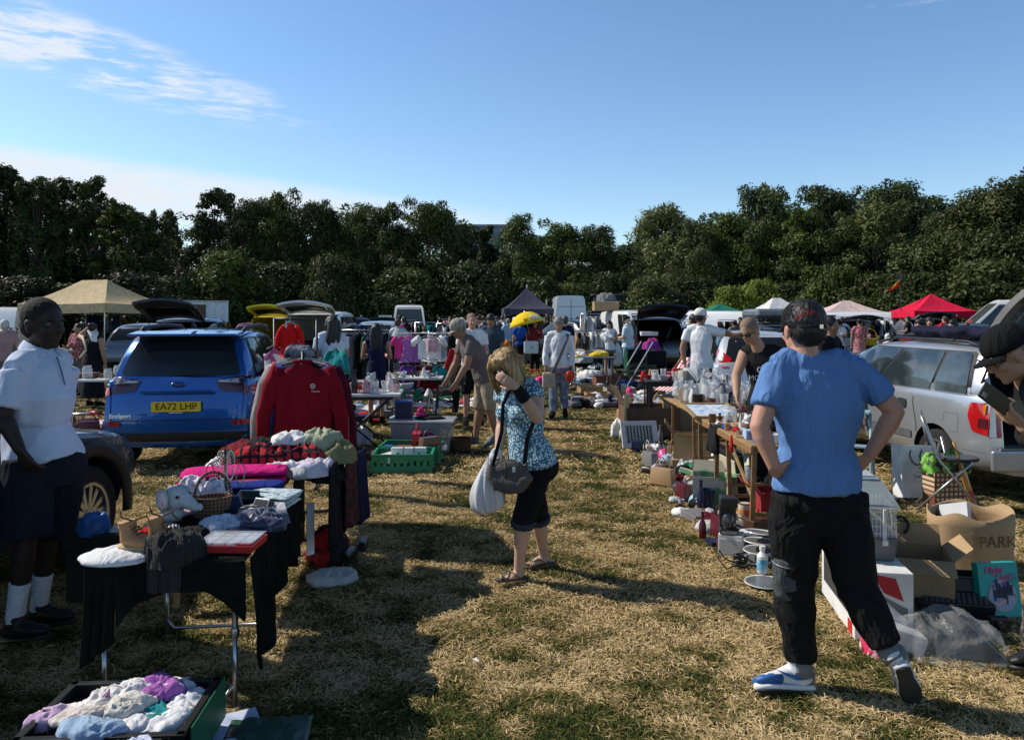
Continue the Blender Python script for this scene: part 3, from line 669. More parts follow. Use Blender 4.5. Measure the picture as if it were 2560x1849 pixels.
VANL=dict(L=5.4,W=2.0,zb=.32,axles=(-1.75,1.75),rw=.35,wt=.97,plan=.08,crown=.01,spokes=0,zlamp=1.15,rearwin=False,cpil=2.9,cuts=[0,.5,1],top=[(-2.7,1.22),(1.1,1.2),(1.9,1.16),(2.4,1.05),(2.7,.86)],rear=[(0,.02),(1.3,.03)],front=[(0,.06),(.3,0),(.9,.12),(1.2,.25)],cab=dict(z0=1.15,z1=2.62,w0=.985,w1=.80,rear=[(0,-2.67),(1,-2.60)],front=[(0,2.15),(.40,1.55),(.55,1.42),(.8,1.1),(1,.75)],arch=.03,round=.03))
def resize(spec,**k):
 s=dict(spec);s['cab']=dict(spec['cab']);s.update({a:b for a,b in k.items()if a not in('z1','w1')})
 for a in('z1','w1'):
  if a in k:s['cab'][a]=k[a]
 return s
# ---- blue SUV at left
BLUE=M('paint_blue',(.008,.095,.36),.30,.55,var=.04,coat=1.)
DV=M('dark_trim',(.03,.03,.035),.4)
hd=R(8)
suv,bvh,bo,ro=car('parked_car','bright blue crossover parked beside the red sweatshirts, its yellow rear plate towards us',(0,0,0),0,SUV,BLUE,group=None,glass=GLASS)
ca=Vector(GX(240,8.45));
suv.location=ca+rotz(hd)@Vector((.86,1.98,0));suv.rotation_euler=(0,0,hd)
sp=MB();sp.add([(-.60,-1.80,1.515),(.60,-1.80,1.515),(.61,-1.45,1.54),(-.61,-1.45,1.54),(-.60,-1.80,1.545),(.60,-1.80,1.545),(.61,-1.45,1.575),(-.61,-1.45,1.575)],[(0,3,2,1),(4,5,6,7),(0,1,5,4),(1,2,6,5),(2,3,7,6),(3,0,4,7)])
sp.build('spoiler',BLUE,suv,bevel=.012)
decal(bvh[1:],'B',[(-.62,1.46),(.62,1.46),(.60,1.51),(-.60,1.51)],PLA,'spoiler_lip',suv,.012)
for sx in(-1,1):
 MB().ring([(sx*.58,-1.42,1.55),(sx*.60,-1.2,1.61),(sx*.60,-.4,1.635),(sx*.58,.25,1.61),(sx*.57,.42,1.55)],[.022,.026,.024,.026,.02],8).build('roof_rail',PLA,suv,True)
 tl=decal(bvh,'B',[(sx*.46,.90),(sx*.66,.88),(sx*.80,.86),(sx*.865,.84),(sx*.865,1.06),(sx*.78,1.07),(sx*.60,1.055),(sx*.40,1.02)][::sx],SMOKE,'rear_lamp',suv,.012,rnd=.02)
 decal(bvh,'B',[(sx*.72,.86),(sx*.855,.85),(sx*.855,.95),(sx*.73,.955)][::sx],REDL,'brake_light',tl,.02,rnd=.012)
 decal(bvh,'B',[(sx*.44,1.00),(sx*.68,.985),(sx*.70,1.04),(sx*.62,1.04),(sx*.42,1.015)][::sx],CLRL,'reversing_light',tl,.02,rnd=.008)
 decal(bvh,'B',[(sx*.72,.975),(sx*.85,.975),(sx*.85,1.05),(sx*.73,1.05)][::sx],CLRL,'indicator',tl,.02,rnd=.008)
 decal(bvh,'B',[(sx*.60,.52),(sx*.80,.53),(sx*.80,.58),(sx*.60,.57)][::sx],REDL,'reflector',suv,.02)
for t in suv.children:
 if t.name.startswith('tail_light'):bpy.data.objects.remove(t);
decal(bvh,'B',[(-.30,.60),(.30,.60),(.36,.86),(-.36,.86)],M('paint_blue_dark',(.01,.10,.36),.3,.55,coat=1.),'plate_recess',suv,.003,rnd=.04)
MB().box((0,-2.02,.90),(.78,.03,.035)).build('tailgate_handle',BLUE,suv,bevel=.01)
pl=MB().box((0,-2.025,.735),(.53,.012,.115)).build('number_plate',YPL,suv,bevel=.003)
text_mesh('EA72 LHP',.105,INK,(0,-2.0335,.735),rotx(R(90)),pl,'plate_letters',spacing=1.02)
MB().box((0,-2.033,.668),(.15,.004,.01)).build('dealer_strip',WPL,pl)
bg_=MB().lathe([(.001,.004),(.9,.004),(1.,0.)],(0,0,0),28).v
mo=MB();mo.lathe([(.07,0),(.07,.006),(.001,.008)],(0,0,0),28);mo.v=[(x,-z,y*.42)for x,y,z in mo.v];mo.f=[f[::-1]for f in mo.f]
bd=mo.build('badge',M('badge_blue',(.01,.04,.2),.3),suv);bd.location=(0,-1.945,.975)
mo=MB();mo.lathe([(.07,.004),(.074,.008),(.078,.004)],(0,0,0),28);mo.v=[(x,-z,y*.42)for x,y,z in mo.v]
mo.build('badge_ring',CHR,bd)
text_mesh('Ford',.05,CHR,(0,-.010,0),rotx(R(90)),bd,'badge_script',shear=.3)
text_proj('EcoSport',.062,CHR,(-.60,-2.1,.64),(0,-1,.05),(0,0,1),bvh[0],suv,'model_lettering',off=.012)
decal(bvh,'B',[(-.86,.26),(.86,.26),(.86,.44),(-.86,.44)],PLA,'bumper_skirt',suv,.014)
line(bvh,'B',[(-.70,.58),(-.72,.95),(-.66,1.04)],.008,INK,'shut_line',suv);line(bvh,'B',[(.70,.58),(.72,.95),(.66,1.04)],.008,INK,'shut_line',suv)
line(bvh,'B',[(-.70,.58),(.70,.58)],.010,INK,'shut_line',suv)
MB().tube([(.02,-1.94,1.10),(.16,-1.955,1.085),(.40,-1.935,1.10)],.014).build('rear_wiper',PLA,suv)
MB().box((.05,-1.94,1.095),(.20,.05,.035)).build('wiper_base',PLA,suv,bevel=.01)
MB().add([(-.02,-1.36,1.62),(.02,-1.36,1.62),(.012,-1.18,1.62),(-.012,-1.18,1.62),(0,-1.38,1.70)],[(0,1,4),(1,2,4),(2,3,4),(3,0,4)]).build('aerial_fin',PLA,suv)
for x in(-.36,-.12,.12,.36):line(bvh[1:],'T',[(x,-1.35),(x,.1)],.012,M('roof_groove',(.01,.03,.09),.5),'roof_rib',suv)
for y0,y1 in((-.42,-.42),(.62,.50)):line(bvh[:1],'R',[(y0,.42),(y1,.98)],.008,INK,'door_line',suv)
line(bvh[:1],'R',[(-.95,.55),(-.95,.60)],.01,INK,'door_line',suv)
for y in(-.28,.80-.2):MB().box((.875,y,.86),(.03,.17,.03)).build('door_handle',BLUE,suv,bevel=.01)
decal(bvh[:1],'R',[(-.85,.28),(.85,.28),(.85,.40),(-.85,.40)],PLA,'sill_trim',suv,.012)
for sx in(-1,1):
 for y in SUV['axles']:
  m=MB();pts=[(sx*.872,y+math.cos(a)*.435,.345+math.sin(a)*.435)for a in[R(-8+196*i/14)for i in range(15)]]
  m.ring(pts,[(.018,.045)]*15,6,hint=(1,0,0)).build('arch_trim',PLA,suv,True)
# ---- dark blue-grey car at far left (front wheel showing)
DK=M('paint_slate',(.045,.075,.095),.3,.5,coat=1.,var=.04)
dsp=resize(SUV,W=1.80,z1=1.58);dsp['rw']=.345;dsp['spokes']=7
dc,db,_,_=car('parked_car','dark slate crossover at the left edge, only its front wheel, wing and headlamp showing',(0,0,0),0,dsp,DK)
dc.location=(-3.02-.90,5.40-1.24,0);dc.rotation_euler=(0,0,R(-3));
for sx in(-1,1):
 for y in dsp['axles']:
  m=MB();pts=[(sx*.895,y+math.cos(a)*.46,.355+math.sin(a)*.46)for a in[R(-10+200*i/16)for i in range(17)]]
  m.ring(pts,[(.02,.06)]*17,6,hint=(1,0,0)).build('arch_trim',PLA,dc,True)
line(db[:1],'R',[(.62,.42),(.55,.98)],.008,INK,'door_line',dc)
# ---- silver people carrier at right with raised tailgate
SIL=M('paint_silver',(.44,.455,.47),.30,.65,var=.02,coat=1.)
mp_,mb,mbo,mro=car('parked_car','silver people carrier with its tailgate raised, folded navy awning on its roof bars',tuple(Vector((4.36,7.0,0))+rotz(R(5))@Vector((.86,2.02,0))),R(5),MPV,SIL,cavity=(.66,.52,1.33,1.55),glass=M('tinted_glass',(.075,.10,.11),.07,c2=(.02,.03,.035),sc=2.2,spec=.9))
rl=decal(mb[:1],'L',[(-2.05,.62),(-1.80,.66),(-1.74,.80),(-1.76,.93),(-2.05,.93)],REDL,'rear_lamp',mp_,.010,rnd=.02)
decal(mb[1:],'L',[(-1.93,1.0),(-1.80,1.0),(-1.84,1.08),(-1.87,1.13),(-1.91,1.14)],REDL,'upper_lens',rl,.012)
decal(mb[:1],'B',[(-.79,.62),(-.68,.62),(-.68,.94),(-.78,.94)],REDL,'lamp_wrap',rl,.012,rnd=.02)
decal(mb,'L',[(-2.04,.70),(-1.86,.70),(-1.86,.79),(-2.04,.79)],SMOKE,'lower_lens',rl,.016,rnd=.015)
decal(mb,'L',[(-2.02,.83),(-1.90,.83),(-1.90,.93),(-2.02,.93)],AMB,'indicator',rl,.016,rnd=.04)
rl=decal(mb[:1],'B',[(.68,.62),(.79,.62),(.78,.94),(.68,.94)],REDL,'rear_lamp',mp_,.012,rnd=.02)
for pts in([(-.98,.28),(-.98,.62),(-.90,.86)],[(-.92,.86),(-.90,.90)],[(.20,.26),(.20,.88)],[(1.15,.40),(1.10,.86)]):
 line(mb[:1],'L',pts,.008,INK,'door_line',mp_)
line(mb[:1],'L',[(-1.62,.62),(-1.42,.62),(-1.42,.80),(-1.62,.80),(-1.62,.62)],.006,M('line_grey',(.15,.15,.16),.6),'fuel_flap',mp_)
decal(mb[:1],'L',[(-.90,.46),(.92,.46),(.92,.54),(-.90,.54)],M('rub_strip',(.10,.10,.105),.5),'rub_strip',mp_,.014)
for y in(-.72,.45):
 h_=decal(mb[:1],'L',[(y-.08,.76),(y+.08,.76),(y+.08,.86),(y-.08,.86)],PLA,'door_handle',mp_,.012,rnd=.03)
line(mb,'L',[(-2.0,.47),(-1.68,.47)],.006,M('line_grey',(.15,.15,.16),.6),'bumper_line',mp_)
bm_=MB().box((0,-2.02,.41),(1.60,.05,.20)).build('bumper_step',SIL,mp_,bevel=.022)
MB().box((0,-1.95,.52),(1.44,.18,.02)).build('sill_plate',M('grey_plastic',(.16,.16,.17),.5),mp_)
MB().box((.1,-2.045,.44),(1.1,.012,.07)).build('step_inset',M('paint_silver_dark',(.36,.37,.39),.35,.6),bm_,bevel=.003)
for sx in(-1,1):MB().ring([(sx*.57,-1.62,1.44),(sx*.58,-1.4,1.495),(sx*.58,-.2,1.505),(sx*.56,.2,1.44)],.016,8).build('roof_rail',PLA,mp_,True)
tailgate(mp_,1.60,1.06,(0,-1.74,1.43),R(56),M('gate_grey',(.17,.17,.165),.5),glass=M('gate_glass',(.10,.13,.16),.06,spec=.9,var=.3),thick=.07,curve=.35,mat_in=M('gate_trim',(.09,.09,.09),.7))
o=MB();o.box((0,.3,.60),(1.2,1.0,.12));tag(o.build('boot_tray',INT,mp_))
NAVY=cloth('navy',(.012,.014,.035),bump=.5)
for k,(dx,nm)in enumerate(((-.36,'nearer'),(-.02,'further'))):
 m=MB();pts=[(dx+.04*math.sin(i),-1.62+i*.145,1.585+.02*math.sin(i*2.1))for i in range(11)]
 m.ring(pts,[(.09+.03*math.sin(i*1.7+k),.055+.014*math.cos(i*2.3))for i in range(11)],12,hint=(1,0,0))
 me=evalmesh(m.mesh(),[('SUBSURF',dict(levels=2,render_levels=2))])
 for v in me.vertices:v.co+=Vector((1,1,1))*.02*noise.noise(v.co*9)
 o=link('folded_awning',me,NAVY,None,True);o.location=mp_.location;o.rotation_euler=mp_.rotation_euler
 tag(o,'navy fabric awning bundle lying on the silver car roof, the %s of two'%nm,'awning','folded awnings on the roof of the silver car')
for y in(-1.2,-.1):MB().tube([(-.60,y,1.51),(.60,y,1.51)],.018).build('roof_bar',PLA,mp_)
# ---- silver hatchback behind the glassware table
foc=resize(HATCH,L=4.35,W=1.82,z1=1.47);foc['lamps']=True;foc['zlamp']=.98
SW=M('paint_white_silver',(.66,.68,.70),.3,.4,coat=1.,var=.02)
fo,fb,_,_=car('parked_car','pale silver hatchback behind the man in the black tank top, kite shaped red tail lamp',(0,0,0),0,foc,SW)
fo.location=GX(1775,12.6)+rotz(R(-7))@Vector((.91,2.15,0));fo.rotation_euler=(0,0,R(-7))
for t in list(fo.children):
 if t.name.startswith('tail_light'):bpy.data.objects.remove(t)
for sx in(-1,1):
 tl=decal(fb,'B',[(sx*.50,1.02),(sx*.62,.90),(sx*.84,.90),(sx*.90,1.10),(sx*.76,1.24)][::sx],REDL,'tail_light',fo,.012,rnd=.02)
 decal(fb,'B',[(sx*.64,1.0),(sx*.76,.99),(sx*.77,1.09),(sx*.67,1.08)][::sx],CLRL,'reversing_light',tl,.02,rnd=.01)
 decal(fb,'L' if sx<0 else 'R',[(-2.12,.86),(-1.90,.98),(-1.80,1.08),(-2.1,1.10)],REDL,'lamp_wrap',tl,.012)
decal(fb[:1],'B',[(-.8,.24),(.8,.24),(.8,.42),(-.8,.42)],PLA,'bumper_skirt',fo,.012)
# ---- background vehicles
def vpaint(n,c,m=.3):return paint(n,c,m)
def rearpos(px,Y,rz,spec):return GX(px,Y)+rotz(rz)@Vector((0,spec['L']/2,0))
def hatch_open(label,px,Y,rz,c,top,w=1.34,glassy=True,ang=R(22),spec=HATCH,inner=PLA,z=None,gate=None,ln=1.1,curve=.1):
 g=spec['cab']
 r_,bv,a,b_=car('parked_car',label,rearpos(px,Y,rz,spec),rz,spec,c,group='cars parked with raised tailgates',detail=0,cavity=(g['w0']-.14,.58,g['z1']-.09,1.2))
 tailgate(r_,w,ln,(0,g['rear'][-1][1]-.10,g['z1']),ang,gate or c,glassy,mat_in=inner,curve=curve)
 return r_
K=.0
LVAN=resize(VANL,L=4.9,W=1.9);LVAN['top']=[(-2.45,1.12),(1.0,1.10),(1.7,1.06),(2.2,.95),(2.45,.8)];LVAN['cab']=dict(VANL['cab'],z0=1.05,z1=1.95,w0=.94,w1=.80,rear=[(0,-2.42),(1,-2.36)],front=[(0,2.0),(.5,1.5),(.9,1.05),(1,.8)])
CVAN=resize(MPV,z1=1.80,W=1.80);CVAN['cab']=dict(MPV['cab'],z1=1.80,w0=.86,w1=.76)
hatch_open('dark navy estate with its wide tailgate raised, right of the tan gazebo',432,18.5,R(4),vpaint('navy',(.02,.025,.045)),760,1.42,spec=resize(SUV,W=1.85,z1=1.70),ang=R(24),gate=vpaint('navy_gate',(.05,.055,.075)),ln=1.25)
hatch_open('yellow small van with raised tailgate, left of the white one',682,25,R(3),vpaint('yellow',(.80,.62,.02),.1),765,1.35,spec=CVAN,ang=R(20),inner=vpaint('yellow',(.8,.62,.02)))
hatch_open('white van with its large tailgate raised behind the red football shirt',775,21.5,R(-1),vpaint('white',(.74,.73,.68),.05),765,1.5,spec=resize(CVAN,W=1.9,z1=1.88),ang=R(18),inner=vpaint('white',(.74,.73,.68)))
hatch_open('black hatchback with raised tailgate, left of the small white van',962,35,R(5),vpaint('black',(.012,.012,.014)),780,1.45,ang=R(16))
hatch_open('large black car with its boot open and a purple bag inside',1652,23.2,R(-2),vpaint('black',(.012,.012,.014)),765,1.52,spec=resize(SUV,W=1.86,z1=1.72),ang=R(20),ln=1.3)
hatch_open('black car with raised tailgate in front of the pale pink gazebo',2150,32,R(-5),vpaint('black',(.012,.012,.014)),785,1.4,ang=R(12),spec=resize(SUV,z1=1.62))
hatch_open('black car with raised tailgate under the red gazebo',2335,32,R(-8),vpaint('black',(.012,.012,.014)),780,1.45,ang=R(16),spec=resize(SUV,z1=1.68))
def simple(name,label,px,Y,rz,spec,c,cat='car',group='cars parked across the field',**k):
 return car(name,label,rearpos(px,Y,rz,spec),rz,spec,c,cat,group,detail=0,**k)
v,bv,_,_=simple('delivery_van','tall white van seen from behind, right of the dark pointed gazebo',1428,44,R(2),resize(VANL,z1=2.95,W=2.05),vpaint('van_white',(.62,.68,.74),.05),'van','white vans')
line(bv,'B',[(0,.5),(0,2.75)],.03,PLA,'door_gap',v);line(bv,'B',[(-.75,2.3),(.75,2.3)],.03,M('line_grey',(.15,.15,.16),.6),'door_crease',v);decal(bv,'B',[(-.06,1.45),(.10,1.45),(.10,1.62),(-.06,1.62)],INK,'door_lock',v)
MB().box((-1.06,2.0,1.9),(.06,.5,1.8)).build('open_door',vpaint('van_white',(.62,.68,.74)),v)
v,bv,_,_=simple('delivery_van','white panel van parked facing us with a cardboard box on its roof',1547,31,R(190),resize(LVAN,z1=1.96),vpaint('van_white2',(.76,.76,.76),.05),'van','white vans')
v,bv,_,_=simple('delivery_van','small white high roofed van beside the far clothes rails',1022,47,R(188),resize(LVAN,z1=2.4),vpaint('van_white2',(.76,.76,.76)),'van','white vans')
MB().box((1.35,1.2,1.25),(.75,.08,1.1)).build('open_door',M('door_frame_white',(.7,.7,.7),.4),v)
v,bv,_,_=simple('delivery_van','white van with its side door slid open at the left edge',70,31,R(75),resize(VANL,L=4.6,z1=2.1),vpaint('van_white2',(.76,.76,.76)),'van','white vans')
decal(bv,'R',[(-.6,.5),(.6,.5),(.6,1.9),(-.6,1.9)],INT,'doorway',v)
v,bv,_,_=simple('delivery_van','high roofed white van behind the open silver car at right',2730,32,R(72),resize(VANL,z1=2.45),vpaint('van_white2',(.76,.76,.76)),'van','white vans')
v,bv,_,_=simple('delivery_van','white van half hidden between the green gazebo and the white cap',1785,33,R(80),resize(LVAN,z1=1.98),vpaint('van_white2',(.76,.76,.76)),'van','white vans')
v,bv,_,_=simple('delivery_van','white van partly hidden by far clothes left of the red gazebo',2235,36,R(60),resize(LVAN,z1=1.95),vpaint('van_white2',(.76,.76,.76)),'van','white vans')
v,bv,_,_=simple('delivery_van','white pickup cab glimpsed right of the blue and white umbrella',1880,31,R(50),resize(LVAN,z1=1.95),vpaint('van_white2',(.76,.76,.76)),'van','white vans')
simple('parked_car','red hatchback parked in front of the red gazebo',2490,27,R(80),resize(HATCH,L=3.9),vpaint('red',(.55,.01,.03),.1))
simple('parked_car','dark blue saloon behind the red hatchback',2300,42,R(80),HATCH,vpaint('bluegrey',(.05,.07,.10)))
simple('parked_car','grey blue car behind the tan gazebo legs',318,23.5,R(3),resize(HATCH,z1=1.5),vpaint('greyblue',(.10,.13,.17)))
simple('parked_car','dark red car glimpsed left of the yellow tailgate',622,33,R(10),HATCH,vpaint('maroon',(.20,.01,.03)))
simple('parked_car','light grey blue hatchback behind the clothes rail with dark dresses',926,23,R(-4),resize(HATCH,W=1.76,z1=1.58),vpaint('ice',(.42,.48,.54)))
simple('parked_car','dark blue people carrier left of the light grey blue hatchback',882,29,R(12),resize(MPV,z1=1.68),vpaint('deep_blue',(.02,.03,.09)))
simple('parked_car','grey blue estate carrying a grey roof box, behind the black tank top',1960,21.5,R(-5),resize(HATCH,W=1.8,z1=1.53),vpaint('steel',(.10,.14,.19)))
simple('parked_car','silver blue hatchback right of the open black car',1718,24.5,R(-15),resize(HATCH,z1=1.46),vpaint('ice2',(.30,.36,.42)))
simple('parked_car','dark teal car in front of the high roofed van at right',2440,24,R(-20),resize(HATCH,z1=1.5),vpaint('teal',(.04,.08,.10)))
simple('parked_car','blue grey hatchback behind the girl in the dark hat',2090,27,R(-12),resize(HATCH,z1=1.5),vpaint('ice3',(.12,.16,.21)))
simple('parked_car','black hatchback beside the rail of pale shirts left of the white van',1505,26,R(30),resize(HATCH,z1=1.62),vpaint('black',(.012,.012,.014)))
rb=empty('roof_box',GX(1955,21.5,1.56)+Vector((.1,1.7,0)),'grey plastic roof box strapped on top of the grey blue estate','roof box',rz=R(-5))
m=MB();m.box((0,0,.30),(.95,2.0,.22),taper=1.08);m.build('lid',M('roofbox_grey',(.16,.18,.20),.3,coat=.4),rb,bevel=.08)
MB().box((0,0,.14),(1.,2.02,.10),taper=.9).build('base',M('roofbox_dark',(.06,.065,.07),.5),rb,bevel=.03)
for y in(-.6,.6):
 MB().box((0,y,.05),(1.2,.05,.03)).build('crossbar',PLA,rb)
 for x in(-.5,.5):MB().box((x,y,.02),(.06,.08,.08)).build('mount',PLA,rb)
bt=empty('box_truck',GX(512,40),'white box truck with roller side, behind the dark open tailgate','truck',rz=R(22))
WB=M('truck_white',(.68,.74,.78),.5)
MB().box((0,1.4,1.55),(2.3,4.0,2.0)).build('cargo_box',WB,bt,bevel=.03)
MB().box((0,-.63,2.52),(2.34,.06,.08)).build('top_rail',M('truck_rail',(.5,.52,.54),.5),bt)
MB().box((-.4,-.62,1.5),(.9,.03,1.7)).build('open_doorway',M('truck_dark',(.10,.08,.05),.8),bt)
MB().box((0,4.2,1.3),(1.9,1.5,1.6)).build('cab',WB,bt,bevel=.15)
MB().box((0,4.97,1.6),(1.6,.02,.6)).build('windscreen',GLASS,bt)
for x in(-.9,.9):
 for y in(.4,3.9):wheel(bt,x,y,.38,spokes=0,side=1 if x>0 else-1)
# ================================================================ people
def skin(name,c):return M('skin_'+name,c,.55,spec=.3,bump=.15,bsc=180,var=.06)
SK={'light':skin('light',(.52,.33,.24)),'tan':skin('tan',(.40,.23,.15)),'olive':skin('olive',(.30,.165,.10)),'dark':skin('dark',(.030,.018,.013)),'red':skin('red',(.52,.27,.19))}
HAIR={'black':M('hair_black',(.012,.011,.012),.5,bump=.8,bsc=60,stretch=(1,1,.2)),'brown':M('hair_brown',(.06,.035,.02),.5,bump=.8,bsc=60,stretch=(1,1,.2)),'blonde':M('hair_blonde',(.46,.31,.14),.45,c2=(.20,.115,.045),sc=60,stretch=(1,1,.07),bump=.9,bsc=90),'grey':M('hair_grey',(.30,.29,.27),.6,c2=(.12,.11,.10),sc=40,bump=.8,bsc=60),'stubble':M('hair_stubble',(.10,.08,.065),.8,c2=(.28,.18,.13),sc=200),'white':M('hair_white',(.55,.54,.52),.6,bump=.6)}
def V3(*a):return Vector(a)
def lerp(a,b,t):return a.lerp(b,t)
def remesh(mb,vox,sm=2,disp=None):
 me=evalmesh(mb.mesh(),[('REMESH',dict(mode='VOXEL',voxel_size=vox)),('SMOOTH',dict(iterations=sm,factor=.5))])
 if disp:
  me.update();amp,sc,st=disp;nn=[v.normal.copy()for v in me.vertices]
  for v,n_ in zip(me.vertices,nn):
   p=Vector((v.co.x*sc*st[0],v.co.y*sc*st[1],v.co.z*sc*st[2]))
   w=noise.noise(p+noise.noise_vector(p*.6)*.7);w=1-abs(w)*2.4
   v.co+=n_*amp*w
 me.materials.clear();return me
def head_parts(mb,c,f,up,s,k=1.,big=1.):
 """skull, face, jaw, nose, brow, ears around centre c looking along f"""
 f=(f-up*f.dot(up)*0).normalized();side=f.cross(up).normalized();up=side.cross(f).normalized()
 Rm=Matrix((side,f,up)).transposed();s*=big
 def e(o,r,q=12,m=9):mb.ell(c+Rm@(Vector(o)*s),Vector(r)*s,Rm,q,m)
 e((0,-.012,.030),(.077,.096,.092),18,12)
 e((0,.022,-.030),(.060,.066,.084),16,10)
 e((0,.040,-.070),(.042,.045,.040))
 e((0,.070,-.094),(.022,.018,.018))
 e((0,.075,.030),(.048,.016,.013))
 for q in(-1,1):
  e((q*.038,.060,-.022),(.022,.024,.022));e((q*.079,-.004,-.008),(.010,.020,.034));e((q*.083,-.014,.006),(.008,.014,.018))
 P0=[Vector(p)*s for p in((0,.080,.022),(0,.096,-.005),(0,.106,-.026),(0,.084,-.038))]
 mb.ring([c+Rm@p for p in P0],[(.009*s,.010*s),(.012*s,.012*s),(.017*s,.012*s),(.012*s,.008*s)],8,hint=side)
 e((0,.083,-.056),(.024,.012,.008));e((0,.080,-.068),(.022,.012,.008))
 return Rm
def face_features(root,c,f,up,s,org,skin_m,lips=None,glasses=None,brows='black'):
 side=f.cross(up).normalized();up=side.cross(f).normalized();Rm=Matrix((side,f,up)).transposed()
 def at(o):return c+Rm@(Vector(o)*s)-org
 for q in(-1,1):
  if not glasses:
   o=MB().ell(at((q*.032,.072,.006)),(.013*s,)*3,None,10,8).build('eye',M('eye_white',(.6,.57,.53),.25),root,True);MB().ell(at((q*.032,.0825,.006)),(.0055*s,.0045*s,.0055*s),Rm,8,6).build('pupil',M('pupil',(.02,.012,.008),.2),o,True)
  MB().ring([at((q*.016,.088,.026)),at((q*.034,.087,.031)),at((q*.052,.076,.024))],[.0035*s,.0045*s,.002*s],6).build('eyebrow',HAIR[brows],root,True)
 if lips:MB().ring([at((-.022,.084,-.061)),at((0,.097,-.059)),at((.022,.084,-.061))],[(.003*s,.003*s),(.008*s,.006*s),(.003*s,.003*s)],8).build('lips',lips,root,True)
 if glasses:
  g=MB()
  for q in(-1,1):
   g.ring([at((q*.010,.100,.004)),at((q*.034,.100,.004)),at((q*.060,.086,.006))],[(.012*s,.003),(.020*s,.003),(.014*s,.003)],10,hint=up)
   g.tube([at((q*.062,.084,.012)),at((q*.078,.03,.012)),at((q*.084,-.02,.006))],.0028*s,5)
  g.tube([at((-.012,.103,.010)),at((.012,.103,.010))],.003*s,5)
  g.build('sunglasses',glasses,root,True)
 return Rm
def hand_parts(mb,w,tip,palm_n,s,curl=.5,side=1,spread=.15,detail=True):
 """palm, four bent fingers, thumb. w wrist, tip = direction towards the fingers, palm_n = palm normal"""
 d=tip.normalized();n_=(palm_n-d*palm_n.dot(d)).normalized();x=d.cross(n_).normalized()*side
 mb.ring([w-d*.015*s,w+d*.02*s,w+d*.055*s,w+d*.088*s],[(.026*s,.018*s),(.033*s,.017*s),(.041*s,.015*s),(.039*s,.012*s)],12,hint=x)
 if not detail:
  mb.ring([w+d*.08*s,w+d*.12*s+n_*.01,w+d*.16*s+n_*.04*curl],[(.036*s,.011*s),(.032*s,.010*s),(.018*s,.008*s)],10,hint=x)
  mb.ring([w+d*.03*s+x*.03*s,w+d*.08*s+x*.055*s+n_*.01*s],[.012*s,.009*s],8);return
 for i,(o,ln)in enumerate(((.030,.074),(.010,.082),(-.011,.076),(-.030,.060))):
  a=w+d*.082*s+x*o*s;c_=curl if not isinstance(curl,(list,tuple))else curl[i]
  fd=(d+x*o*spread*6).normalized();pts=[a-fd*.02*s,a];ang=0
  for j,seg in enumerate((.45,.32,.23)):
   ang+=c_*(.75 if j==0 else .95)
   pts.append(pts[-1]+(fd*math.cos(ang)+n_*math.sin(ang))*ln*seg*s*1.05)
  mb.ring(pts,[.0095*s,.0098*s,.0088*s,.0082*s,.0065*s],8)
 a=w+d*.025*s+x*.030*s
 mb.ring([a,a+(x*.8+d*.7+n_*.25).normalized()*.035*s,a+(x*.8+d*.7+n_*.25).normalized()*.035*s+(x*.35+d+n_*.4).normalized()*.03*s,a+(x*.8+d*.7+n_*.25).normalized()*.035*s+(x*.3+d+n_*.5).normalized()*.055*s],[.014*s,.0125*s,.010*s,.008*s],8)
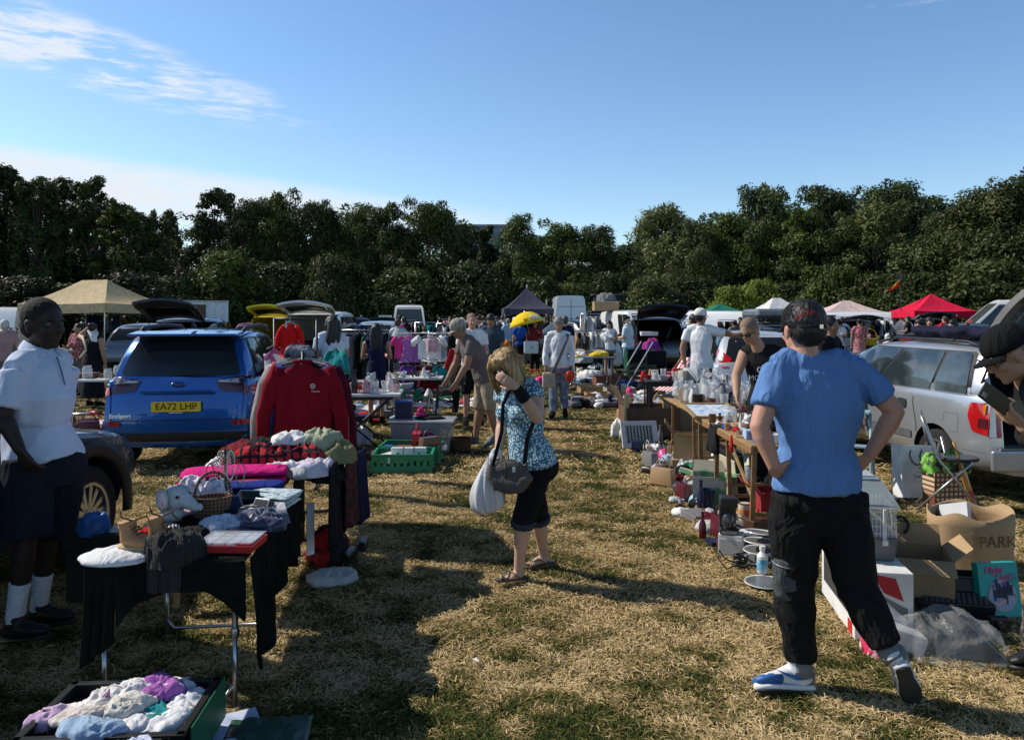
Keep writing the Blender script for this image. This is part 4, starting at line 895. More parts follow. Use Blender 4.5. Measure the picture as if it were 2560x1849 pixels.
def figure(J,label,org,skin_m,s=1.,bulk=1.,vox=.02,top=None,bottom=None,hair=None,shoes=None,face=None,hands=True,group=None,rz=0,female=False,hat=None,belly=0.,chestw=1.,disp=True,headk=1.,socks=None,curl=(.5,.5),palms=None):
 """J joints (Vectors, world or local); every mesh is stored relative to org"""
 root=empty('person',org,label,'person',group,rz)
 o_=Vector((0,0,0))if rz or J.get('local')else Vector(org)
 J={k:(v-o_ if isinstance(v,Vector)and k not in('face','fwd','up')else v)for k,v in J.items()}
 fwd=J['fwd'].normalized();sd=(J['shR']-J['shL']).normalized();up=J.get('up',V3(0,0,1));fc=J['face'].normalized()
 hs=(J['hipR']-J['hipL']).normalized();pel=(J['hipL']+J['hipR'])/2;che=lerp((J['shL']+J['shR'])/2,pel,.28);wai=J.get('waist',lerp(che,pel,.55)+fwd*.0)
 nb=J['neck'];hd=J['head'];b=bulk
 detail=vox<.013
 def torso(m,inf,hem=None,topcut=False,bw=1.):
  pts=[];rad=[]
  if hem is not None:pts+=[lerp(pel,wai,-hem)];rad+=[(.166*b*s*bw+inf*1.1+.012,.118*b*s*bw+inf*1.1+.016+belly*.4)]
  else:pts+=[pel-V3(0,0,.05*s)];rad+=[(.135*b*s+inf,.10*b*s+inf)]
  pts+=[pel+(wai-pel)*max(.25,.25-(hem or 0)),wai+fwd*belly*.4,lerp(wai,che,.5)+fwd*belly*.2,che,lerp(che,nb,.45),lerp(che,nb,.78),nb]
  wf=.82 if female else .95
  hx=.012 if hem is not None else 0.
  rad+=[(.162*b*s+inf+hx,.118*b*s+inf+hx+belly*.5),(.140*wf*b*s+inf*1.2,.105*b*s+inf+belly*.8),(.150*b*s*(wf+.05)+inf*1.1,.112*b*s+inf+belly*.5),(.165*b*s*chestw+inf,.120*b*s+inf),(.150*b*s*chestw+inf,.10*b*s+inf),(.095*b*s+inf,.072*s+inf*.8),(.058*s+inf*.5,.058*s+inf*.5)]
  m.ring(pts,rad,22,hint=sd)
  for q in('L','R'):
   m.ring([lerp(nb,che,.18),lerp(nb,J['sh'+q],.55),J['sh'+q]],[(.058*s+inf*.6,.052*s+inf*.6),(.052*b*s+inf,.056*b*s+inf),(.046*b*s+inf,.052*b*s+inf)],12,hint=fwd)
  if female:
   for q in(-1,1):m.ell(lerp(che,wai,.12)+sd*q*.075*s+fwd*.095*b*s,V3(.062,.055,.058)*s*b+V3(inf,inf,inf),None,14,10)
 def arm(m,q,inf,t=2.,flare=0.,cap=0.):
  S,E_,W_=J['sh'+q],J['el'+q],J['wr'+q]
  P_=[S,lerp(S,E_,.35),lerp(S,E_,.85),E_,lerp(E_,W_,.25),lerp(E_,W_,.7),W_]
  r_=[.056,.051,.044,.041,.043,.033,.027];tt=[0,.35,.85,1,1.25,1.7,2.]
  pts,rad=[],[]
  for p,r,x in zip(P_,r_,tt):
   if x>t+1e-6:break
   pts.append(p);rad.append(r*b*s+inf+flare*x/max(t,.1))
  if tt[len(pts)-1]<t-1e-6 and len(pts)<7:
   i=len(pts);u=(t-tt[i-1])/(tt[i]-tt[i-1]);pts.append(lerp(P_[i-1],P_[i],u));rad.append((r_[i-1]+(r_[i]-r_[i-1])*u)*b*s+inf+flare)
  m.ring(pts,rad,14)
 def leg(m,q,inf,t=2.,flare=0.,thick=1.):
  H_,K_,A_=J['hip'+q],J['kn'+q],J['an'+q]
  P_=[H_+V3(0,0,.05*s),lerp(H_,K_,.12),lerp(H_,K_,.55),K_,lerp(K_,A_,.28),lerp(K_,A_,.7),A_]
  r_=[.082,.086,.070,.052,.054,.039,.034];tt=[0,.12,.55,1,1.28,1.7,2.];pts,rad=[],[]
  for p,r,x in zip(P_,r_,tt):
   if x>t+1e-6:break
   pts.append(p);rad.append(r*b*s*thick+inf+flare*x/t)
  if tt[len(pts)-1]<t-1e-6:
   i=len(pts);u=(t-tt[i-1])/(tt[i]-tt[i-1]);pts.append(lerp(P_[i-1],P_[i],u));rad.append((r_[i-1]+(r_[i]-r_[i-1])*u)*b*s*thick+inf+flare)
  m.ring(pts,rad,16,hint=hs)
 m=MB();torso(m,0)
 m.ring([nb-V3(0,0,.03),lerp(nb,hd,.35),lerp(nb,hd,.75)],[.066*s*(b**.5),.056*s*(b**.4),.054*s],14)
 for q in 'LR':
  arm(m,q,0);leg(m,q,0)
  A_,T_=J['an'+q],J['to'+q]
  if shoes:m.ring([A_+V3(0,0,.01),A_+V3(0,0,-.03*s)],[.034*s,.030*s],12);i=0 if q=='L' else 1
  hz=A_+V3(0,0,-.03*s)-(T_-A_)*.15
  if not shoes:m.ring([A_+V3(0,0,.01),A_+V3(0,0,-.035*s),lerp(A_,T_,.5)+V3(0,0,-.01*s),T_],[.036*s,(.036*s,.036*s),(.040*s,.026*s),(.034*s,.014*s)],12,hint=hs)
  if not shoes:m.ell(hz,V3(.032,.036,.032)*s)
  i=0 if q=='L' else 1
  if hands:
   W_=J['wr'+q];dr=J.get('ha'+q);dr=(dr-W_)if dr is not None else(W_-J['el'+q])
   pn=(palms or{}).get(q)or(-sd if q=='R' else sd)
   hand_parts(m,W_,dr,pn,s,curl[i],side=(1 if q=='L' else-1),detail=detail)
 head_parts(m,hd,fc,up,s,big=headk)
 me=remesh(m,vox,2);body=link('body',me,skin_m,root,True)
 dd=(lambda a,sc,st=(1,1,1):(a,sc,st))if detail else(lambda*a:None)
 if top:
  k=dict(inf=.012,hem=.1,sleeve=.62,flare=.004,mat=None,wr=.006,name='shirt');k.update(top)
  if not detail:k['inf']=max(k['inf'],vox*1.1)
  m=MB();torso(m,k['inf'],k['hem'],bw=k.get('bw',1.))
  if k['sleeve']>0:
   for q in 'LR':arm(m,q,k['inf']*.75,k['sleeve'],k['flare'])
  me=remesh(m,max(vox,.009),9 if detail else 4,dd(k['wr'],8,(1,1,.6)))
  link(k['name'],me,k['mat'],root,True)
  if k.get('collar'):
   c=MB();c.ring([lerp(nb,hd,-.10),lerp(nb,hd,.10),lerp(nb,hd,.26)],[(.094*s,.094*s),(.080*s,.080*s),(.066*s,.066*s)],18)
   link('collar',remesh(c,.008,1),k['mat'],root,True)
 if bottom:
  k=dict(inf=.014,t=1.9,flare=.012,mat=None,wr=.006,name='trousers',thick=1.);k.update(bottom)
  if not detail:k['inf']=max(k['inf'],vox*.9)
  m=MB()
  if k['name']in('skirt','dress','long_skirt'):
   kn=(J['knL']+J['knR'])/2;an=(J['anL']+J['anR'])/2;en=lerp(pel,kn,k['t'])if k['t']<=1 else lerp(kn,an,k['t']-1)
   m.ring([wai+V3(0,0,.02),pel+V3(0,0,.04),lerp(pel,en,.5),en],[(.135*b*s+k['inf'],.11*b*s+k['inf']),(.17*b*s+k['inf'],.13*b*s+k['inf']),(.18*b*s+k['flare'],.15*b*s+k['flare']),(.18*b*s+k['flare']*2,.16*b*s+k['flare']*2)],20,hint=hs)
  else:
   m.ring([wai*.35+pel*.65,pel+V3(0,0,.02),pel-V3(0,0,.06*s),pel-V3(0,0,.11*s)],[(.150*b*s+k['inf'],.108*b*s+k['inf']+belly*.3),(.168*b*s+k['inf'],.122*b*s+k['inf']+belly*.2),(.160*b*s+k['inf'],.118*b*s+k['inf']),(.13*b*s+k['inf'],.10*b*s+k['inf'])],20,hint=hs)
   if female or k.get('seat'):
    for q in(-1,1):m.ell(pel+hs*q*.075*s-fwd*.05*b*s-V3(0,0,.02),V3(.085,.09,.10)*s*b+V3(k['inf'],k['inf'],k['inf']),None,14,10)
   for q in 'LR':leg(m,q,k['inf'],k['t'],k['flare'],k['thick'])
  me=remesh(m,max(vox,.009),2,dd(k['wr'],7,(1,1,.8)))
  link(k['name'],me,k['mat'],root,True)
  if k.get('cuff'):
   c=MB()
   for q in 'LR':
    H_,K_,A_=J['hip'+q],J['kn'+q],J['an'+q];t=k['t']-1
    c.ring([lerp(K_,A_,t-.10),lerp(K_,A_,t-.09),lerp(K_,A_,t+.03),lerp(K_,A_,t+.035)],[.05*b*s,.052*b*s+k['inf']+k['flare']+.008,.051*b*s+k['inf']+k['flare']+.007,.04*b*s],18)
   link('cuffs',remesh(c,.008,1,dd(.002,20)),k.get('cuffmat',k['mat']),root,True)
 if shoes:
  for q in 'LR':
   A_,T_=J['an'+q],J['to'+q];d=(T_-A_);m=MB();h=shoes.get('h',.0)
   hl=J.get('he'+q,A_+V3(0,0,-.06*s)-d.normalized()*.05);tp=T_
   ax=(tp-hl).normalized();sN=hs.cross(ax).normalized();sN=sN if sN.dot(A_-hl)>0 else-sN
   sx=ax.cross(sN).normalized();L_=(tp-hl).length
   pr=[(-.02,.032,.034),(.08,.040,.046),(.35,.041,.046),(.62,.047,.031),(.88,.044,.022),(1.05,.024,.013)]
   m.ring([hl+ax*L_*t+sN*(hh+.022)*s for t,ww,hh in pr],[(ww*s,hh*s)for t,ww,hh in pr],16,hint=sx)
   m.ring([hl+ax*L_*.16+sN*.05,lerp(hl,A_,.8)+ax*.01,A_+(A_-hl).normalized()*(.015+h)],[(.040*s,.062*s),(.044*s,.058*s),(.044*s,.050*s)],14,hint=sx)
   m.ring([hl+ax*L_*.30+sN*.06,hl+ax*L_*.55+sN*.042],[(.036*s,.036*s),(.036*s,.022*s)],12,hint=sx)
   so_=link('shoe',remesh(m,max(vox*.8,.006),1),shoes['mat'],root,True)
   m=MB();pr=[(-.03,.020),(0,.034),(.3,.036),(.65,.050),(.9,.043),(1.08,.016)]
   m.ring([hl+ax*L_*t+sN*.010*s for t,ww in pr],[(ww*s,.016*s)for t,ww in pr],16,hint=sx)
   m.build('sole',shoes.get('sole',shoes['mat']),so_,True)
   if shoes.get('out'):
    m=MB();m.ring([hl+ax*L_*t-sN*.006*s for t,ww in pr],[(ww*s*.93,.006*s)for t,ww in pr],16,hint=sx);m.build('outsole',shoes['out'],so_,True)
   J['sh_frame'+q]=(hl,ax,sN,sx,L_,so_)
 if socks:
  for q in 'LR':
   K_,A_=J['kn'+q],J['an'+q];m=MB();m.ring([lerp(K_,A_,socks['t']),lerp(K_,A_,.8),A_,A_-V3(0,0,.03)],[.050*s,.045*s,.044*s,.046*s],16)
   link('sock',remesh(m,.008,1,(.002,40,(.2,.2,2))),socks['mat'],root,True)
 if hair:
  side=fc.cross(up).normalized();u2=side.cross(fc).normalized();Rm=Matrix((side,fc,u2)).transposed();m=MB();k=s*headk
  def e(o,r):m.ell(hd+Rm@(Vector(o)*k),Vector(r)*k,Rm,16,12)
  st=hair.get('style','short')
  if st in('short','crop'):
   th=.006 if st=='crop' else .012
   e((0,-.022,.042),(.077+th,.092+th,.086+th));e((0,-.050,.0),(.070+th*.6,.062+th,.075))
  elif st=='long':
   e((0,-.018,.040),(.092,.108,.098))
   ln=hair.get('len',.30)
   for q in(-.05,0,.05):m.ring([hd+Rm@(V3(q,-.06,.05)*k),hd+Rm@(V3(q*1.3,-.085,-.08)*k),nb-fwd*.085*s+sd*q*1.2-V3(0,0,ln*.35),nb-fwd*.10*s+sd*q-V3(0,0,ln*.75)],[.05*k,.052*k,.045*k,.018*k],10)
   for q in(-1,1):m.ring([hd+Rm@(V3(q*.062,.01,.06)*k),hd+Rm@(V3(q*.086,-.005,-.02)*k),hd+Rm@(V3(q*.080,-.02,-.11)*k)],[.030*k,.028*k,.018*k],10)
  elif st=='bob':
   e((0,-.014,.046),(.094,.108,.094))
   for q in(-1,1):m.ring([hd+Rm@(V3(q*.055,.03,.10)*k),hd+Rm@(V3(q*.090,.038,.03)*k),hd+Rm@(V3(q*.100,.030,-.09)*k),hd+Rm@(V3(q*.094,.035,-.19)*k)],[(.05*k,.03*k),(.055*k,.024*k),(.055*k,.022*k),(.028*k,.012*k)],12,hint=fc)
   m.ring([hd+Rm@(V3(0,-.05,.06)*k),hd+Rm@(V3(0,-.090,-.02)*k),hd+Rm@(V3(0,-.080,-.13)*k)],[(.085*k,.04*k),(.098*k,.042*k),(.080*k,.022*k)],14,hint=side)
   m.ring([hd+Rm@(V3(-.062,.070,.068)*k),hd+Rm@(V3(0,.094,.074)*k),hd+Rm@(V3(.062,.070,.068)*k)],[(.012*k,.030*k),(.014*k,.036*k),(.012*k,.030*k)],10,hint=fc)
  elif st=='bun':
   e((0,-.020,.040),(.088,.100,.094));e((0,-.10,.09),(.045,.045,.045))
  me=remesh(m,max(vox*.7,.006),1,(.003 if st!='crop' else .001,38 if st in('long','bob')else 60,(1,1,.18 if st in('long','bob')else 1))if detail else None)
  link('hair',me,hair['mat'],root,True)
 if hat:
  side=fc.cross(up).normalized();u2=side.cross(fc).normalized();Rm=Matrix((side,fc,u2)).transposed();k=s*headk;m=MB()
  hk=hat.get('style','cap');fr=-1 if hat.get('backwards')else 1
  m.ell(hd+Rm@(V3(0,-.014,.050)*k),V3(.090,.108,.090)*k,Rm,24,14)
  m.v=[tuple(Vector(p))for p in m.v]
  cut_z=.018 if hk!='flat' else .03
  for i_,p in enumerate(m.v):
   q=Rm.transposed()@(Vector(p)-hd)/k
   if q.z<cut_z:q=V3(q.x*.99,q.y*.99,cut_z+(q.z-cut_z)*.12);m.v[i_]=tuple(hd+Rm@(q*k))
  ho=m.build('cap' if hk!='hat' else 'hat',hat['mat'],root,True)
  m=MB()
  if hk=='hat':
   m.lathe([(.085*k,.012*k),(.15*k,-.006*k),(.155*k,-.008*k),(.15*k,-.012*k),(.08*k,.004*k)],hd+Rm@(V3(0,-.012,.03)*k),28,Rm)
  else:
   ys=[0,.25,.5,.75,1]
   for a_,z_ in((1,0),(-1,-.005)):
    pass
   pts=[]
   for j in range(9):
    a=-1+2*j/8
    for t in(0,.5,1):
     x_=math.sin(a*1.12)*(.078+.004*t);y_=fr*(math.cos(a*1.12)*.092+t*.066*math.cos(a*1.25))-.010
     pts.append((x_*1.04,y_*1.05,(.034 if hk=='flat' else .024)-.010*t-.016*a*a*t))
   n0=len(pts);V=[hd+Rm@(Vector(p)*k)for p in pts]+[hd+Rm@((Vector(p)-V3(0,0,.005))*k)for p in pts]
   F_=[]
   for j in range(8):
    for t in range(2):
     q=(j*3+t,(j+1)*3+t,(j+1)*3+t+1,j*3+t+1);F_.append(q);F_.append(tuple(x+n0 for x in q[::-1]))
   for j in range(8):F_.append((j*3+2,(j+1)*3+2,(j+1)*3+2+n0,j*3+2+n0))
   m.add(V,F_)
  m.build('peak' if hk!='hat' else 'brim',hat.get('peakmat',hat['mat']),ho,True)
 return root,J,body
def pose(h=1.72,lean=0.,lL=(0,0),lR=(0,0),aL='down',aR='down',head=0.,turn=0.,w=1.,step=.0):
 """local joints facing +Y; L is at -X. lean forward in degrees; step = stride"""
 s=h/1.75;J={'local':1,'fwd':V3(0,1,0),'up':V3(0,math.sin(R(0)),1)}
 pz=.93*s;J['hipL']=V3(-.085*s*w,0,pz-.03);J['hipR']=V3(.085*s*w,0,pz-.03)
 for q,sg in(('L',-1),('R',1)):
  st=step*sg
  J['kn'+q]=V3(sg*.095*s,st*.45+(.03 if st<0 else .0),.49*s);J['an'+q]=V3(sg*.10*s,st,.085*s+(.05 if st<0 else 0));J['to'+q]=V3(sg*.13*s,st+.17*s,.025)
 a=R(lean);T=lambda y,z:V3(0,y*math.cos(a)+(z-pz)*math.sin(a),pz+(z-pz)*math.cos(a)-y*math.sin(a))
 J['waist']=T(0.0,1.10*s);J['neck']=T(0,1.50*s)
 for q,sg in(('L',-1),('R',1)):
  S=T(0,1.435*s)+V3(sg*.185*s*w,0,0);J['sh'+q]=S
  m=aL if q=='L' else aR;u,f_=.29*s,.25*s
  D={'down':(V3(sg*.16,.05,-1),V3(sg*.02,.25,-1)),'bent':(V3(sg*.15,.15,-1),V3(-sg*.25,1,-.05)),'hip':(V3(sg*.75,-.25,-.75),V3(-sg*.85,.35,-.35)),'up':(V3(sg*.8,.45,.15),V3(-sg*.75,.2,.8)),'reach':(V3(sg*.1,.9,-.55),V3(0,1,-.15)),'hold':(V3(sg*.2,.25,-1),V3(-sg*.5,.9,.25)),'back':(V3(sg*.3,-.2,-1),V3(-sg*.2,-.1,-1)),'phone':(V3(sg*.15,.35,-1),V3(-sg*.35,.7,.75)),'side':(V3(sg*1,.15,-.25),V3(sg*1,.3,.05)),'low':(V3(sg*.12,.3,-1),V3(-sg*.1,.6,-1))}[m]
  J['el'+q]=S+D[0].normalized()*u;J['wr'+q]=J['el'+q]+D[1].normalized()*f_
 hf=R(head);J['head']=J['neck']+V3(0,math.sin(a+hf*.5)*.12*s+.012,math.cos(a*.6+hf*.5)*.135*s);tn=R(turn)
 J['face']=V3(math.sin(tn),math.cos(tn),-math.tan(hf));J['up']=V3(0,math.tan(hf)*.9,1).normalized()if head else V3(0,0,1)
 return J,s
# ---------- crowd: (px, feet row or depth, facing degrees (0 = away, 180 = towards us), ...)
CL=lambda n,c,**k:cloth(n,c,**k)
WHITE=CL('white',(.72,.73,.76));BLACK=CL('black',(.012,.012,.014));JEAN=CL('denim',(.07,.12,.22),c2=(.12,.18,.29),sc=18);NAVYC=CL('navy2',(.012,.016,.05));GREY=CL('grey',(.16,.16,.17))
KHAKI=CL('khaki',(.34,.27,.18));REDC=CL('red',(.45,.02,.03));PINK=CL('pink',(.72,.05,.22));TEAL=CL('teal',(.02,.28,.30));GREENC=CL('green',(.03,.16,.07));CREAM=CL('cream',(.60,.55,.44));LBLUE=CL('light_blue',(.22,.42,.66));ROYAL=CL('royal',(.02,.09,.42))
FLOR=CL('floral_pink',(.60,.42,.38),c2=(.30,.06,.08),pat='voronoi',sc=26,thr=(.3,.45));CAMO=CL('camo',(.10,.11,.05),c2=(.04,.04,.02),sc=14,thr=(.48,.52));STRIPE=CL('blue_white_stripe',(.60,.66,.70),c2=(.05,.22,.36),pat='stripez',sc=9,thr=(.45,.55))
PLAIDR=CL('plaid_red',(.35,.03,.04),c2=(.06,.02,.03),pat='check',sc=8,thr=(.7,.8));STRAW=CL('straw',(.48,.38,.2));DREDC=CL('deep_red',(.12,.01,.02));PURP=CL('purple',(.17,.04,.25));MAROON=CL('maroon',(.09,.008,.02))
def crowd(label,px,Y,face,h,skin_k,topm,botm,hairk=('black','short'),bt='trousers',t=1.9,sleeve=.6,vox=None,hat=None,shoes=BLACK,bulk=.94,female=False,group=None,hem=.1,**pk):
 J,s=pose(h,**pk)
 v=vox or(.014 if Y<15 else .02 if Y<26 else .028)
 return figure(J,label,GX(px,Y),SK[skin_k],s,bulk,v,top=dict(mat=topm,sleeve=sleeve,hem=hem)if topm else None,bottom=dict(mat=botm,name=bt,t=t,flare=.02 if bt!='trousers' else .012),hair=dict(mat=HAIR[hairk[0]],style=hairk[1])if hairk else None,shoes=dict(mat=shoes),rz=R(-face)if False else R(face),female=female,hat=hat,group=group)
# ---------- man in the blue T-shirt, seen from behind
TBLUE=CL('tee_blue',(.11,.22,.46),bump=.15,bsc=90,var=.05,fold=(5.5,(1,1,.32),.09,.85))
J=dict(fwd=V3(-.12,1,0),face=V3(-.25,1,-.08),neck=P(2013,888,3.50),head=P(2005,826,3.51),shL=P(1945,925,3.50),shR=P(2143,930,3.54),waist=P(2040,1120,3.50),elL=P(1898,1066,3.42),wrL=P(1936,1168,3.40),haL=P(1965,1190,3.48),elR=P(2238,1028,3.50),wrR=P(2172,1140,3.54),haR=P(2140,1172,3.58),hipL=P(1992,1262,3.50),hipR=P(2098,1262,3.50),knL=P(1985,1488,3.56),anL=P(2005,1668,3.57),toL=P(1900,1722,3.50),heL=P(2030,1727,3.56),knR=P(2142,1470,3.44),anR=P(2226,1632,3.34),toR=P(2284,1752,3.44),heR=P(2256,1668,3.27))
SHW=M('trainer_white',(.72,.73,.74),.5,bump=.1);SHB=M('trainer_blue',(.03,.12,.34),.5,bump=.1);SHG=M('trainer_grey',(.17,.175,.18),.7,bump=.2)
bm_root,BJ,_=figure(J,'man from behind in a plain blue T-shirt and black cap, hands on hips',G(2010,1735),SK['red'],1.03,1.03,.0075,top=dict(mat=TBLUE,inf=.013,hem=-.30,sleeve=.66,flare=.006,wr=.012,bw=1.0),bottom=dict(mat=CL('joggers_black',(.010,.010,.011),bump=.3,bsc=60,fold=(6,(1,1,.7),.10,.9)),inf=.016,t=1.86,flare=.006,wr=.011,thick=1.14),hair=dict(mat=HAIR['black'],style='short'),hat=dict(mat=CL('cap_black',(.012,.012,.013),bump=.2)),shoes=dict(mat=SHW,sole=M('sole_white',(.70,.71,.72),.6),h=.05,out=M('outsole',(.03,.03,.032),.8)),curl=(.5,.5),palms={'L':V3(.4,1,0),'R':V3(-.4,1,0)},belly=.02,chestw=1.17)
for q in 'LR':
 hl,ax,sN,sx,L_,so_=BJ['sh_frame'+q]
 m=MB();m.ring([hl+ax*L_*t+sN*(hh+.021)for t,ww,hh in((.62,.047,.031),(.84,.0465,.024),(.95,.042,.0195),(1.07,.025,.013))],[(ww*1.05,hh*(1.0 if t<.7 else 1.06))for t,ww,hh in((.62,.047,.031),(.84,.0465,.024),(.95,.042,.0195),(1.07,.025,.013))],16,hint=sx)
 m.build('toe_cap',SHB,so_,True)
 m=MB();m.ring([hl+ax*L_*t+sN*(hh+.024)for t,ww,hh in((-.04,.034,.036),(.08,.043,.050),(.22,.044,.050))],[(ww*1.06,hh*1.06)for t,ww,hh in((-.04,.034,.036),(.08,.043,.050),(.22,.044,.050))],16,hint=sx)
 m.build('heel_panel',SHG,so_,True)
 A_=BJ['an'+q];up_=(BJ['kn'+q]-A_).normalized();m=MB();m.ring([lerp(hl,A_,.6)+ax*.02,A_+ax*.006,A_+up_*.05],[(.046,.058),(.050,.056),(.053,.055)],18,hint=sx);m.build('collar',SHG,so_,True)
 for sg in(-1,1):
  pts=[(.16,.030),(.30,.018),(.46,.022),(.62,.040),(.76,.062),(.60,.050),(.44,.040),(.30,.040)]
  V_=[hl+ax*L_*t+sN*(h_+.018)+sx*sg*(.0435+.006*math.sin(t*3)-(h_-.02)*.16+.012)for t,h_ in pts]
  MB().add(V_,[(0,1,2,6,7),(2,3,5,6),(3,4,5)]).build('side_mark',SHB,so_)
 m=MB()
 for i in range(5):
  c_=hl+ax*L_*(.36+.08*i)+sN*(.098-i*.010)
  m.tube([c_-sx*.022,c_+sN*.006,c_+sx*.022],.0035,5)
 m.build('laces',SHW,so_,True)
H_,K_,A_=BJ['hipL'],BJ['knL'],BJ['anL'];m=MB()
m.ring([lerp(H_,K_,.50)+V3(-.034,-.012,0),lerp(H_,K_,.56)+V3(-.034,-.012,0),lerp(H_,K_,.95)+V3(-.030,-.012,0),lerp(H_,K_,1.0)+V3(-.026,-.012,0)],[(.066,.070),(.074,.078),(.066,.068),(.055,.055)],18)
link('cargo_pocket',remesh(m,.008,1,(.004,14,(1,1,1))),CL('slate',(.075,.085,.09),bump=.2),bm_root,True)
m=MB();m.ring([lerp(H_,K_,.60)+V3(-.036,-.014,0),lerp(H_,K_,.605)+V3(-.036,-.014,0)],[(.0765,.0805)]*2,24);m.build('pocket_zip',M('zip_grey',(.2,.21,.22),.4),bm_root,True)
capo=[c for c in bm_root.children if c.name.startswith('cap')and not c.name.startswith('cargo')][0]
hc=BJ['head'];fdir=BJ['face'].normalized();bmc=bmesh.new();bmc.from_mesh(capo.data);cbv=BVHTree.FromBMesh(bmc);bmc.free()
text_proj('DSQUARED2',.026,M('red_thread',(.55,.015,.012),.6),hc+V3(.016,-.03,.066),(-.10,-.97,.22),(0,0,1),cbv,capo,'cap_lettering',off=.003,arc=.10,spacing=1.05)
m=MB()
n_=V3(.03,-1,.1).normalized()
arch=[(math.cos(R(180*i/10))*.042,math.sin(R(180*i/10))*.040+.012)for i in range(11)]
V_=[]
for x_,z_ in arch+[(-.042,.006),(.042,.006)]:
 h_=cbv.ray_cast(hc+V3(x_+.012,-.4,z_+.012),V3(0,1,0));V_.append((h_[0]+V3(0,-.003,0))if h_[0]is not None else hc+V3(x_,-.11,z_))
m.add(V_,[tuple(range(13))]);m.build('strap_opening',HAIR['black'],capo)
m=MB();m.tube([hc+V3(-.05,-.108,.020),hc+V3(.012,-.124,.018),hc+V3(.068,-.104,.020)],.006,6);m.build('strap',MATS['cloth_cap_black'],capo,True)
MB().box(hc+V3(.040,-.122,.020),(.016,.006,.018)).build('buckle',CHR,capo)
# ---------- blonde woman with sunglasses, hand raised to her hair
BLOUSE=M('cloth_floral_blue',(.50,.66,.72),.85,c2=(.05,.14,.21),pat='voronoi',sc=64,thr=(.38,.52),bump=.2,bsc=30)
f_=V3(-.75,-.66,0);rt=V3(-.66,.75,0)
shL=P(1338,974,5.02);hipL=P(1350,1160,5.05)
J=dict(fwd=f_,face=V3(-.55,-.75,-.38),up=V3(-.18,-.22,1).normalized(),neck=P(1299,955,5.10),head=P(1265,918,5.02),shL=shL,shR=shL+rt*.32+V3(0,0,-.02),waist=P(1316,1090,5.10),elL=P(1345,1046,4.90),wrL=P(1290,966,4.80),haL=P(1256,946,4.80),elR=P(1256,1062,5.22),wrR=P(1246,1122,5.12),haR=P(1244,1140,5.08),hipL=hipL,hipR=hipL+rt*.15,knL=P(1308,1298,5.0),anL=P(1297,1423,5.04),toL=P(1262,1451,4.96),heL=P(1312,1446,5.06),knR=P(1346,1288,5.22),anR=P(1359,1386,5.33),toR=P(1322,1412,5.26),heR=P(1378,1402,5.37))
wm,WJ,wbody=figure(J,'blonde woman in sunglasses and a blue floral top, hand raised to her face',G(1300,1440),SK['light'],.93,1.06,.0065,top=dict(mat=BLOUSE,inf=.010,hem=.10,sleeve=.34,flare=.008,wr=.007),bottom=dict(mat=CL('capri_black',(.008,.008,.010),bump=.3,bsc=25),inf=.010,t=1.12,flare=.012,wr=.004,cuff=True,cuffmat=CL('turnup',(.035,.045,.06))),hair=dict(mat=HAIR['blonde'],style='bob'),female=True,curl=(.32,.8),palms={'L':V3(.3,.9,.2)},headk=1.0)
face_features(wm,WJ['head'],WJ['face'],WJ['up'],.93,V3(0,0,0),None,lips=M('lips',(.45,.16,.14),.4),glasses=M('shades',(.02,.008,.006),.08,spec=.9),brows='brown')
m=MB();m.ring([lerp(WJ['wrL'],WJ['elL'],.02),lerp(WJ['wrL'],WJ['elL'],.3),lerp(WJ['wrL'],WJ['elL'],.40)],[.033,.041,.045],16);link('wrist_band',remesh(m,.007,1),BLACK,wm,True)
for q in 'LR':
 hl,tp=WJ['he'+q],WJ['to'+q];ax=(tp-hl).normalized();sx=ax.cross(V3(0,0,1)).normalized();base=V3(hl.x,hl.y,.012-0)
 m=MB();m.ring([base+ax*t for t in(-.03,0,.08,.16,.21,.235)],[(.02,.010),(.034,.011),(.036,.011),(.046,.011),(.040,.011),(.018,.009)],16,hint=sx)
 fl=m.build('flip_flop',M('sandal',(.05,.045,.035),.7),wm,True)
 a=base+ax*.185+V3(0,0,.018)
 m=MB()
 for sg in(-1,1):m.ring([a+V3(0,0,.008),base+ax*.13+sx*sg*.030+V3(0,0,.052),base+ax*.075+sx*sg*.040+V3(0,0,.016)],[(.004,.003),(.011,.0035),(.010,.003)],8)
 m.build('thong_strap',M('sandal_strap',(.10,.10,.075),.6),fl,True)
 m=MB()
 for i in range(5):m.ell(base+ax*(.215-.009*i if i else .218)+sx*(.026-.0135*i)*(1 if q=='R' else-1)+V3(0,0,.020),(.0075+(.004 if i==0 else 0),.010,.0075),None,8,6)
 m.build('toes',SK['light'],wm,True)
hr_=[c for c in wm.children if c.name.startswith('hair')][0];k=.93;hd=WJ['head'];fc=WJ['face'].normalized();sd_=fc.cross(WJ['up']).normalized();u2=sd_.cross(fc).normalized();Rm=Matrix((sd_,fc,u2)).transposed();m=MB();rs=random.Random(4)
for i in range(230):
 a=rs.uniform(R(28),R(332));x_,y_=math.sin(a),math.cos(a);ln=.19 if abs(x_)>.5 else .15;g=rs.uniform(.99,1.07);pts=[]
 for t in(0.,.25,.5,.72,.88,1.0):
  if t<.55:q=t/.5*R(88);pts.append(V3(x_*math.sin(q)*.098*g,-.014+y_*math.sin(q)*.110*g,.046+math.cos(q)*.097*g))
  else:w_=(t-.5)/.5;pts.append(V3(x_*(.099*g+rs.uniform(-.004,.006)),-.014+y_*(.108*g-.012*w_),.04-w_*(ln+.03)+rs.uniform(-.01,.01)))
 m.ring([hd+Rm@(p*k)for p in pts],[(.0022,.0012),(.004,.0016),(.0045,.0018),(.004,.0016),(.003,.0014),(.0008,.0008)],5)
m.build('hair_strands',HAIR['blonde'],hr_,True)
